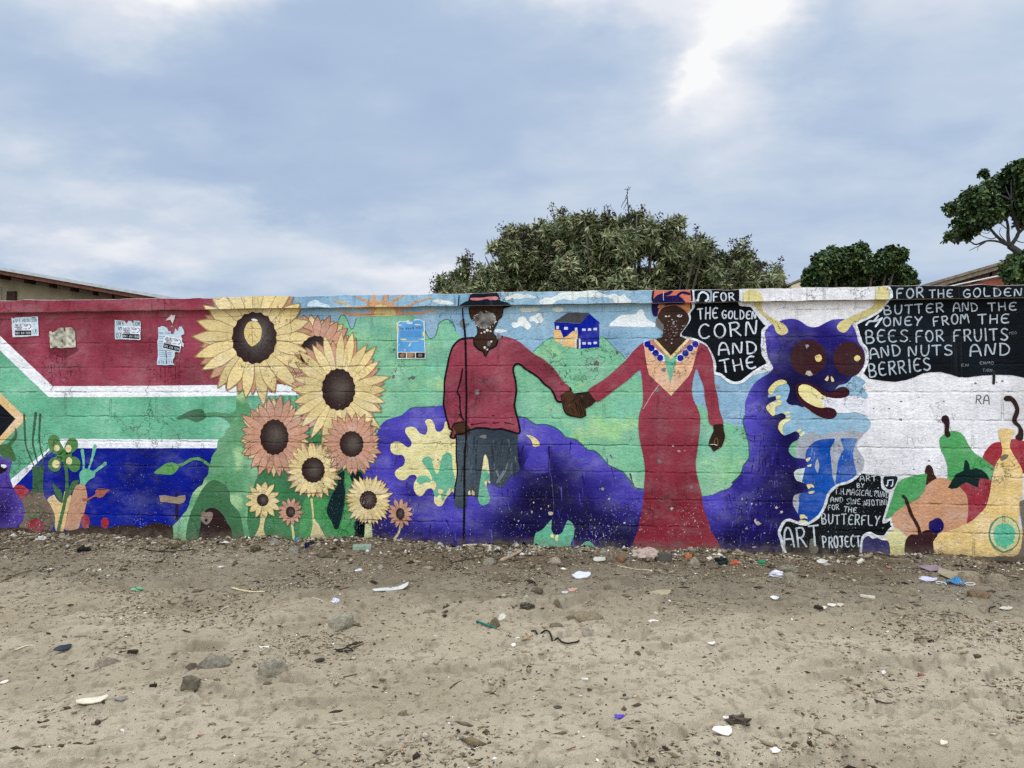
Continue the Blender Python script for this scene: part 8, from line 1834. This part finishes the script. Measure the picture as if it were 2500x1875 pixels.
def crumple(name, w, h, sd):
    rg = random.Random(sd); bm = ico(3)
    for v in bm.verts:
        p = v.co
        k = 1 + .75 * float(vnoise(np.array([p.x * 2.6 + sd]), np.array([p.y * 2.6 + p.z * 4.1]), sd)[0]) + .5 * float(vnoise(np.array([p.x * 6 - sd]), np.array([p.y * 6 - p.z * 7]), sd + 3)[0])
        v.co = Vector((p.x * w * .5 * k, p.y * w * .36 * k, p.z * h * .75 * k))
    return finish(bm, name)
def block(name, w, d, h, sd):
    rg = random.Random(sd); bm = bmesh.new(); bmesh.ops.create_cube(bm, size=1)
    for v in bm.verts: v.co = Vector((v.co.x * w * (1 + rg.uniform(-.06, .06)), v.co.y * d * (1 + rg.uniform(-.06, .06)), v.co.z * h * (1 + rg.uniform(-.08, .08))))
    bmesh.ops.bevel(bm, geom=bm.edges[:], offset=min(w, d, h) * .12, segments=2, affect='EDGES')
    return finish(bm, name)
def tube(pts, rads, seg=8, bm=None, caps=True):
    bm = bm or bmesh.new(); rings = []
    for i, p in enumerate(pts):
        p = Vector(p); a = Vector(pts[max(i - 1, 0)]); b = Vector(pts[min(i + 1, len(pts) - 1)])
        t = (b - a).normalized(); s = t.cross(Vector((0.03, .02, 1))).normalized(); u = s.cross(t)
        r = rads[i] if isinstance(rads, (list, tuple)) else rads
        rings.append([bm.verts.new(p + (s * math.cos(6.2832 * k / seg) + u * math.sin(6.2832 * k / seg)) * r) for k in range(seg)])
    for A, B in zip(rings, rings[1:]):
        for k in range(seg): bm.faces.new((A[k], A[(k + 1) % seg], B[(k + 1) % seg], B[k]))
    if caps:
        bm.faces.new(rings[0][::-1]); bm.faces.new(rings[-1])
    return bm
def smooth3(pts, k=5):
    out = []
    n = len(pts)
    for i in range(n - 1):
        a, b, c, d = [Vector(pts[j]) for j in (max(i - 1, 0), i, i + 1, min(i + 2, n - 1))]
        for j in range(k):
            t = j / k
            out.append(.5 * ((2 * b) + (c - a) * t + (2 * a - 5 * b + 4 * c - d) * t * t + (3 * b - a - 3 * c + d) * t ** 3))
    out.append(Vector(pts[-1])); return out
GROUPS = {'stone': 'stones lying on the sand', 'rubble': 'rubble lumps along the wall foot', 'shard': 'pale shards on the sand', 'paper_scrap': 'paper scraps on the sand', 'twig': 'twigs on the sand', 'stick': 'sticks on the sand'}
CAM_XY = Vector((0.84, -6.566))
for i, it in enumerate(LITTER):
    kind, name, cat, label = it[:4]
    if kind == 'stick':
        pts, w, c = it[4:7]
        rad = max(w * .5, .002)
        rg = random.Random(i)
        ox, oy = pts[len(pts) // 2]
        p3 = []
        for x, y in pts: p3.append((x - ox, y - oy, gh(x, y) - gh(ox, oy)))
        sp_ = smooth3(p3, 4) if len(p3) > 2 else [Vector(p3[0]), Vector(p3[1])]
        z = [gh(ox + q.x, oy + q.y) - gh(ox, oy) for q in sp_]
        base = max(zz - q.z for zz, q in zip(z, sp_)) * .4
        soft = name in ('cable', 'wire', 'thread')
        if soft:
            sp_ = [q for k, q in enumerate(sp_)]
            sp_ = [Vector((q.x, q.y, zz + rad * 1.1 + .004)) for q, zz in zip(sp_, z)]
        else:
            sp_ = [Vector((q.x, q.y, q.z + base * 1.6 + rad * .8)) for q in sp_]
        rads = [rad * (1 if soft else rg.uniform(.8, 1.12) * (1 - .35 * k / len(sp_))) for k in range(len(sp_))]
        me = finish(tube(sp_, rads, 7), name, True)
        o = link(name, me, cmat(c, .5 if soft or name == 'plastic_tube' else .85))
        o.location = (ox, oy, gh(ox, oy))
    else:
        x, y, w, h_, c = it[4:9]
        ang = R(it[9]) if len(it) > 9 else 0
        dist = (Vector((x, y)) - CAM_XY).length
        st = 1.27 / math.hypot(dist, 1.27)
        g = gh(x, y)
        face = math.atan2(y - CAM_XY.y, x - CAM_XY.x) - math.pi / 2
        if kind == 'rock':
            big = name in ('mound',)
            c = tuple(int(a * .62 + b * .38) for a, b in zip(c, (140, 128, 106)))
            o = link(name, rock(name, w, h_ * .95, i + 3, x, y), cmat(c, .95, .9, .3, 45))
            z = g - h_ * .12; y2 = min(y + 0, -(w * .22) - .01)
            o.location = (x, y2, z); o.rotation_euler = (0, 0, face + ang)
            if name in ('mound', 'clod'): o.scale = (1, 1, .55)
        elif kind == 'shard':
            depth = h_ / st; tilt = 0
            if depth > .75 * w: depth = .75 * w; tilt = min(1.0, math.asin(min(.95, (h_ / depth - st) / max(.2, math.cos(math.asin(st))))) if h_ / depth > st else 0)
            o = link(name, shard(name, w, depth, i + 5, .0035, tilt), cmat(c, .6, .15, .12, 30))
            o.location = (x, y, max(g, gh(x, y - depth * .35), gh(x, y + depth * .35) - .004, gh(x - w * .35, y) - .006, gh(x + w * .35, y) - .006) + .006 + depth * .5 * math.sin(tilt)); o.rotation_euler = (0, R(-4), face + ang)
        elif kind == 'crumple':
            o = link(name, crumple(name, w, h_, i + 7), cmat(c, .55, .3, .25, 50))
            o.location = (x, min(y, -w * .2 - .012), g + h_ * .35); o.rotation_euler = (0, 0, face)
        elif kind == 'block':
            d = min(w * .55, .12); hh = h_ * .85
            if name == 'cork':
                ca_ = math.cos(R(35)) * w * .55; o = link(name, finish(tube([(-ca_, 0, -.01), (ca_, 0, .02)], w * .33, 14), name, False), cmat(c, .6))
                o.location = (x, y, g + w * .33)
            else:
                if name in ('foam_block', 'plastic_piece', 'plastic_tube', 'wood_piece'): hh = h_ * .6; d = max(h_ * .9, w * .3)
                o = link(name, block(name, w, d, hh, i), cmat(c, .75, .5, .2, 30))
                o.location = (x, min(y, -d * .5 - .015), g + hh * .45)
            o.rotation_euler = (0, 0, face + ang * .7)
        elif kind == 'mask':
            bm = bmesh.new(); nx, ny = 14, 10; grid = []
            ww, dd = w * .78, w * .52
            for a in range(nx + 1):
                row = []
                for b_ in range(ny + 1):
                    u, v = a / nx - .5, b_ / ny - .5
                    z_ = .016 * math.sin(v * 22) * .35 + .03 * math.exp(-(u * 3) ** 2) * (1 - abs(v)) + .012 * math.sin(u * 9 + v * 4)
                    row.append(bm.verts.new((u * ww, v * dd * (1 - .35 * abs(u)), z_)))
                grid.append(row)
            for a in range(nx):
                for b_ in range(ny): bm.faces.new((grid[a][b_], grid[a + 1][b_], grid[a + 1][b_ + 1], grid[a][b_ + 1]))
            bmesh.ops.solidify(bm, geom=bm.faces[:], thickness=.002)
            o = link(name, finish(bm, name, True), cmat(c, .7, .2, .12, 60))
            o.location = (x, y, g + .016); o.rotation_euler = (R(14), 0, face - .1)
            for sgn, oy in ((-1, -.05), (1, -.01)):
                lp = [(sgn * (ww * .46 + .03 * (1 - math.cos(t_)) ), dd * .30 * math.sin(t_) * .9 + oy, .002 + .01 * math.sin(t_ * .5)) for t_ in [6.283 * q / 16 for q in range(15)]]
                link('ear_loop', finish(tube(lp, .0022, 6), 'ear_loop', True), cmat((232, 232, 232), .7), o)
    tag(o, label, cat, GROUPS.get(name))

# ------------------------------------------------------------------ plants beyond the wall
M_LEAF = simple_mat('leaves', None, 0.55, 0.35, 0.22, 6, 0.0, use_attr='leaf')
M_BARK = simple_mat('bark', (98, 92, 84), 0.9, 0.15, 0.3, 25, 0.6)
M_SEED = simple_mat('seed_heads', (58, 50, 46), 0.9, 0.1, 0.3, 25, 0.2)
def leaves(lobes, n_ros, per, length, width, pal, seed, up=.35, shell=.55, zmin=None, droop=.25, tipw=.0, core=None):
    """rosettes of leaves spread through the lobes; each leaf is a folded blade"""
    rg = np.random.default_rng(seed)
    L = np.array(lobes); vol = L[:, 3] ** 2.2; pr = vol / vol.sum()
    k = rg.choice(len(L), n_ros, p=pr)
    d = rg.normal(size=(n_ros, 3)); d /= np.linalg.norm(d, axis=1)[:, None]
    rr = shell + (1 - shell) * rg.random(n_ros) ** .6
    rr = np.where(rg.random(n_ros) < .3, rg.random(n_ros) * shell, rr)
    c = L[k, :3] + d * (rr * L[k, 3])[:, None] * np.array([1, 1, .95])
    if zmin is not None:
        m = c[:, 2] > zmin; c = c[m]; d = d[m]
    n = len(c)
    axis = d * .8 + np.array([0, 0, up]) + rg.normal(scale=.35, size=(n, 3)); axis /= np.linalg.norm(axis, axis=1)[:, None]
    tone = rg.random(n)
    base = np.repeat(c, per, 0); ax = np.repeat(axis, per, 0); N = len(base)
    r = rg.normal(size=(N, 3)); side = np.cross(ax, r); side /= np.linalg.norm(side, axis=1)[:, None] + 1e-9
    el = rg.uniform(-.15, 1.0, N)[:, None]
    dr = side + ax * el; dr[:, 2] -= droop * rg.random(N); dr /= np.linalg.norm(dr, axis=1)[:, None]
    ln = length * rg.uniform(.6, 1.2, N)[:, None]; wd = width * rg.uniform(.75, 1.2, N)[:, None]
    s2 = np.cross(dr, ax + rg.normal(scale=.3, size=(N, 3))); s2 /= np.linalg.norm(s2, axis=1)[:, None] + 1e-9
    nrm = np.cross(s2, dr)
    base = base + ax * (rg.uniform(-.5, .5, N)[:, None] * length * .7)
    mid = .55 + tipw
    p0 = base; pl = base + dr * ln * mid + s2 * wd * .5 + nrm * wd * .18; prr = base + dr * ln * mid - s2 * wd * .5 + nrm * wd * .18
    p1 = base + dr * ln + nrm * wd * (-.3)
    if tipw > 0:
        pl2 = base + dr * ln * .93 + s2 * wd * .30; pr2 = base + dr * ln * .93 - s2 * wd * .30
        V = np.stack([p0, pl, pl2, p1, pr2, prr], 1).reshape(-1, 3)
        fc = np.array([[0, 1, 2], [0, 2, 3], [0, 3, 4], [0, 4, 5]]); m = 6
    else:
        V = np.stack([p0, pl, p1, prr], 1).reshape(-1, 3); fc = np.array([[0, 1, 2], [0, 2, 3]]); m = 4
    F_ = (fc[None] + (np.arange(N) * m)[:, None, None]).reshape(-1, 3)
    P = np.array([lin(q) for q in pal])
    ti = np.clip((np.repeat(tone, per) * .6 + rg.random(N) * .4) * len(P), 0, len(P) - 1).astype(int)
    C = np.repeat(P[ti] * rg.uniform(.75, 1.25, (N, 1)), m, 0)
    return V, F_, C
def branch_mesh(name, lines, seg=7):
    bm = bmesh.new()
    for pts, r0, r1 in lines:
        q = smooth3(pts, 4) if len(pts) > 2 else [Vector(p) for p in pts]
        tube(q, [r0 + (r1 - r0) * k / (len(q) - 1) for k in range(len(q))], seg, bm)
    return finish(bm, name, True)

bush = link('bushy_tree', None); bush.location = (0, 0, 0)
tag(bush, 'wide bushy tree with long narrow leaves and dark seed heads behind the wall', 'tree')
OLIVE = ((62, 76, 50), (80, 94, 62), (98, 110, 74), (114, 124, 84), (136, 142, 102), (172, 174, 132), (116, 102, 76))
rgl = random.Random(17)
small = []
for lx, ly, lz, lr in BUSH_LOBES:
    small.append((lx, ly + .2, lz - lr * .15, lr * .62))
    for q in range(7):
        a = rgl.uniform(0, 6.28); e = rgl.uniform(.45, 1.0); k = rgl.uniform(.12, .30)
        small.append((lx + lr * e * math.cos(a), ly + rgl.uniform(-.6, .5) * lr, lz + lr * e * math.sin(a) * .8, lr * k))
for sx_, sy_, sz_ in BUSH_SPRIGS:
    for q in range(4): small.append((sx_ + rgl.uniform(-.07, .07), sy_, sz_ - .16 - .14 * q, .06 + .022 * q))
V1, F1, C1 = leaves(small, 11500, 9, .122, .026, OLIVE, 11, up=.55, shell=.45, zmin=1.7, droop=.5)
link('crown', mesh_np('crown', V1, F1, C1, 'leaf'), M_LEAF, bush)
rgb_ = random.Random(3)
lines = []
tb = (1.0, 5.3, -.1)
for lx, ly, lz, lr in BUSH_LOBES:
    for q in range(2):
        e = (lx + rgb_.uniform(-.5, .5) * lr, ly + rgb_.uniform(-.5, .5) * lr, lz + rgb_.uniform(.2, .9) * lr)
        m1 = (tb[0] + (e[0] - tb[0]) * .35, tb[1] + (e[1] - tb[1]) * .4, .9 + rgb_.uniform(0, .4))
        m2 = (tb[0] + (e[0] - tb[0]) * .78, e[1] * .6 + 5.3 * .4, (m1[2] + e[2]) / 2 + .12)
        lines.append(([tb, m1, m2, e], .05, .008))
link('trunk', branch_mesh('trunk', lines, 6), M_BARK, bush)
def seed_heads(tops, seed):
    rg = np.random.default_rng(seed); V = []; F_ = []; bm = bmesh.new()
    for tx, ty, tz in tops:
        for q in range(int(rg.integers(2, 5))):
            a = rg.uniform(-.16, .16); hh = rg.uniform(.26, .5); ex = tx + a; ez = tz + rg.uniform(-.18, .04)
            st = [(tx + a * .2, ty, ez - hh), (tx + a * .5, ty + rg.uniform(-.05, .05), ez - hh * .5), (ex, ty + rg.uniform(-.1, .1), ez)]
            tube(smooth3(st, 3), .004, 4, bm, False)
            for k in range(80):
                t = rg.random() ** .7; spread = .075 * (1.1 - t * .75)
                c = np.array([st[0][0] + (ex - st[0][0]) * t, ty, ez - hh + hh * t]) + rg.normal(scale=spread, size=3) * np.array([1, 1, .8])
                s = rg.uniform(.010, .024); u = rg.normal(size=3); u /= np.linalg.norm(u); w = np.cross(u, rg.normal(size=3)); w /= np.linalg.norm(w)
                i0 = len(V); V += [c - u * s, c + w * s * .6, c + u * s, c - w * s * .6]; F_.append((i0, i0 + 1, i0 + 2, i0 + 3))
    me0 = finish(bm, 'stalks'); off = len(V)
    V2 = V + [tuple(v.co) for v in me0.vertices]; F2 = F_ + [tuple(i + off for i in p.vertices) for p in me0.polygons]
    bpy.data.meshes.remove(me0)
    return mesh('seed_heads', V2, F2)
link('seed_heads', seed_heads(BUSH_SPRIGS, 4), M_SEED, bush)
link('dead_branch', branch_mesh('dead_branch', [(l, .012 if k == 0 else .006, .004 if k == 0 else .003) for k, l in enumerate(BARE_TWIG)], 5), M_SEED, bush)

GREEN = ((34, 52, 32), (44, 66, 38), (54, 78, 42), (68, 92, 48), (88, 110, 58), (116, 130, 72))
rt = link('round_tree', None); tag(rt, 'small dense round-leaved tree behind the wall, left of the gable roof', 'tree')
V1, F1, C1 = leaves(ROUND_LOBES, 8200, 7, .088, .05, GREEN, 21, up=.7, shell=.6, zmin=1.6, droop=.1, tipw=.15)
link('crown', mesh_np('crown', V1, F1, C1, 'leaf'), M_LEAF, rt)
cx_ = sum(l[0] for l in ROUND_LOBES) / len(ROUND_LOBES)
lines = [([(cx_, 9, -.1), (cx_ + (l[0] - cx_) * .3, 9, 1.6), (l[0], l[1], l[2])], .09, .012) for l in ROUND_LOBES]
link('trunk', branch_mesh('trunk', lines, 6), M_BARK, rt)
tt = link('spreading_tree', None); tag(tt, 'tall round-leaved tree with bare forked limbs at the right edge', 'tree')
V1, F1, C1 = leaves([(a, b, c, d * .86) for a, b, c, d in TALL_LOBES], 3600, 7, .072, .042, GREEN, 31, up=.6, shell=.3, droop=.2, tipw=.15)
V2, F2, C2 = leaves([(a, b, c, d * .8) for a, b, c, d in TALL_LOW], 520, 7, .072, .042, GREEN, 33, up=.6, shell=.3, droop=.2, tipw=.15)
link('crown', mesh_np('crown', np.concatenate([V1, V2]), np.concatenate([F1, F2 + len(V1)]), np.concatenate([C1, C2]), 'leaf'), M_LEAF, tt)
bl = [(l, a * .55, b * .6) for l, a, b in TALL_BRANCH]
b0 = bl[0][0]; bl[0] = ([(b0[0][0] + .15, b0[0][1], -.1), (b0[0][0] + .08, b0[0][1], 1.2)] + b0, .08, .04)
rgt = random.Random(8)
for lx, ly, lz, lr in TALL_LOBES:
    src = min((b[0][-1] for b in bl[1:6]), key=lambda q: (q[0] - lx) ** 2 + (q[2] - lz) ** 2)
    bl.append(([src, ((src[0] + lx) / 2 + rgt.uniform(-.1, .1), (src[1] + ly) / 2, (src[2] + lz) / 2 + rgt.uniform(-.05, .1)), (lx, ly + lr * .5, lz + lr * .2)], .009, .003))
link('trunk', branch_mesh('trunk', bl, 7), simple_mat('grey_bark', (78, 76, 74), .9, .15, .25, 20, .5), tt)

# ------------------------------------------------------------------ buildings beyond the wall
def slab(name, pts, y0, y1, mat, parent):
    """extrude an outline in x-z from y0 to y1"""
    n = len(pts)
    v = [(x, y0, z) for x, z in pts] + [(x, y1, z) for x, z in pts]
    f = [tuple(range(n)), tuple(range(2 * n - 1, n - 1, -1))] + [(i + n, (i + 1) % n + n, (i + 1) % n, i) for i in range(n)]
    me = mesh(name, v, f)
    bm = bmesh.new(); bm.from_mesh(me); bmesh.ops.recalc_face_normals(bm, faces=bm.faces[:]); bm.to_mesh(me); bm.free()
    return link(name, me, mat, parent)
def corrugated(name, a, b, y0, y1, mat, parent, pitch=.076, amp=.016, th=.006):
    """profiled sheet running down the slope a->b (x,z), waves along y"""
    ny = int((y1 - y0) / pitch * 8); ys = np.linspace(y0, y1, ny + 1); zw = amp * np.sin((ys - y0) / pitch * 6.2832)
    V = []; F_ = []
    for off in (0, -th):
        for (x, z) in (a, b):
            V += [(x, y, z + q + off) for y, q in zip(ys, zw)]
    n = ny + 1
    for i in range(ny):
        F_ += [(i, i + 1, n + i + 1, n + i), (2 * n + i + 1, 2 * n + i, 3 * n + i, 3 * n + i + 1), (i, n + i, 3 * n + i, 2 * n + i)] if i in (0,) else [(i, i + 1, n + i + 1, n + i), (2 * n + i + 1, 2 * n + i, 3 * n + i, 3 * n + i + 1)]
        F_ += [(i + 1, i, 2 * n + i, 2 * n + i + 1), (n + i, n + i + 1, 3 * n + i + 1, 3 * n + i)]
    F_.append((n - 1, 2 * n - 1, 4 * n - 1, 3 * n - 1))
    return link(name, mesh(name, V, F_), mat, parent)
M_WALLA = simple_mat('beige_plaster', (142, 134, 112), .9, .15, .14, 5, .25)
M_ZINC = simple_mat('zinc_sheet', (176, 184, 188), .45, .4, .12, 8, .1)
M_TIMB = simple_mat('brown_timber', (116, 78, 62), .8, .2, .3, 16, .4)
M_DARK = simple_mat('dark_timber', (58, 44, 38), .85, .15, .25, 16, .3)
M_OLD = simple_mat('grey_weathered_board', (126, 116, 100), .85, .2, .3, 18, .4)
M_RED = simple_mat('red_oxide_sheet', (140, 78, 62), .7, .25, .2, 8, .2)
M_CREAM = simple_mat('cream_plaster', (214, 204, 178), .9, .15, .2, 3, .2)
M_GLASS = simple_mat('window_pane', (46, 52, 56), .15, .6, .1, 5, .0)
M_WHITE = simple_mat('white_frame', (214, 212, 206), .7, .3, .1, 10, .1)
# left house: gable wall under a shallow sheet roof running down to the right
ha = link('gabled_house', None); tag(ha, 'beige house with zinc sheet roof and brown fascia behind the left wall', 'house')
pl, p0, p1, p2 = [(HOUSE_A[i][0], HOUSE_A[i][2]) for i in range(4)]
sl = (p1[1] - p0[1]) / (p1[0] - p0[0])
def az_(x, off): return p0[1] + (x - p0[0]) * sl + off
xl, xr = -12.6, -5.6
slab('wall', [(xl, -.1), (-6.0, -.1), (-6.0, az_(-6.0, -.16)), (xl, az_(xl, -.16))], 6.35, 14, M_WALLA, ha)
slab('roof', [(xl - .2, az_(xl - .2, -.055)), (xr, az_(xr, -.055)), (xr, az_(xr, 0)), (xl - .2, az_(xl - .2, 0))], 5.95, 14.3, M_ZINC, ha)
slab('fascia', [(xl - .2, az_(xl - .2, -.125)), (xr - .03, az_(xr - .03, -.125)), (xr - .03, az_(xr - .03, -.057)), (xl - .2, az_(xl - .2, -.057))], 6.0, 6.04, M_TIMB, ha)
for (px, py, pz) in PURLIN_A:
    slab('purlin', [(px - .14, az_(px - .14, -.20)), (px + .1, az_(px + .1, -.20)), (px + .14, az_(px + .14, -.058)), (px - .14, az_(px - .14, -.058))], 6.042, 6.348, M_DARK, ha)
vx, vz = VENT_A[0][0], VENT_A[0][2]
slab('vent_pipe', [(vx - .10, vz - .25), (vx + .10, vz - .25), (vx + .09, vz + .12), (vx - .08, vz + .12)], 6.31, 6.348, M_DARK, ha)
wx, wz = VENT_A[1][0], VENT_A[1][2]
wf = slab('window', [(wx - 1.1, wz - 1.2), (wx + .04, wz - 1.2), (wx + .04, wz), (wx - 1.1, wz)], 6.30, 6.347, M_WHITE, ha)
slab('pane', [(wx - 1.02, wz - 1.12), (wx - .04, wz - 1.12), (wx - .04, wz - .08), (wx - 1.02, wz - .08)], 6.285, 6.298, M_GLASS, wf)
# right house: verge rising to the right, red canopy in front of it
hb = link('gabled_house', None); tag(hb, 'brown house with grey verge board and red canopy behind the right wall', 'house')
q0, q1, q2, c0, c1, c2 = [(p[0], p[2]) for p in HOUSE_B]
sb = (q1[1] - q0[1]) / (q1[0] - q0[0])
def bz_(x, off): return q0[1] + (x - q0[0]) * sb + off
slab('wall', [(6.7, -.1), (12, -.1), (12, bz_(12, -.2)), (6.7, bz_(6.7, -.2))], 9.5, 18, simple_mat('brown_plaster', (96, 84, 68), .9, .15, .2, 5, .3), hb)
slab('roof', [(6.1, bz_(6.1, -.03)), (12.4, bz_(12.4, -.03)), (12.4, bz_(12.4, .02)), (6.1, bz_(6.1, .02))], 8.97, 18.3, M_OLD, hb)
slab('verge_board', [(6.1, bz_(6.1, -.11)), (12.4, bz_(12.4, -.11)), (12.4, bz_(12.4, -.032)), (6.1, bz_(6.1, -.032))], 9.0, 9.04, M_OLD, hb)
for (px, py, pz) in PURLIN_B:
    slab('purlin', [(px - .16, bz_(px - .16, -.24)), (px + .14, bz_(px + .14, -.20)), (px + .16, bz_(px + .16, -.112)), (px - .16, bz_(px - .16, -.112))], 9.042, 9.498, M_DARK, hb)
sc_ = (c1[1] - c0[1]) / (c1[0] - c0[0])
cz_ = lambda x, o: c0[1] + (x - c0[0]) * sc_ + o
corrugated('canopy_roof', (6.6, cz_(6.6, .01)), (10.5, cz_(10.5, .01)), 9.0, 9.47, M_WHITE, hb)
slab('canopy_beam', [(6.6, cz_(6.6, -.20)), (10.5, cz_(10.5, -.34)), (10.5, cz_(10.5, -.012)), (6.6, cz_(6.6, -.012))], 9.06, 9.1, M_RED, hb)
# cream gable between the trees
hc = link('gabled_house', None); tag(hc, 'cream gable end showing between the bushy tree and the round tree', 'house')
g0, g1, g2 = [(p[0], p[2]) for p in HOUSE_C]
slab('wall', [(g0[0] - .2, -.1), (8.2, -.1), (8.2, g1[1] - .55), (g1[0] + .9, g1[1] + .35), (g0[0], g0[1])], 14, 20, M_CREAM, hc)
slab('roof', [(g0[0] - .3, g0[1] - .10), (g1[0] + .9, g1[1] + .37), (8.4, g1[1] - .60), (8.4, g1[1] - .56), (g1[0] + .9, g1[1] + .42), (g0[0] - .3, g0[1] - .05)], 13.97, 20.2, M_OLD, hc)
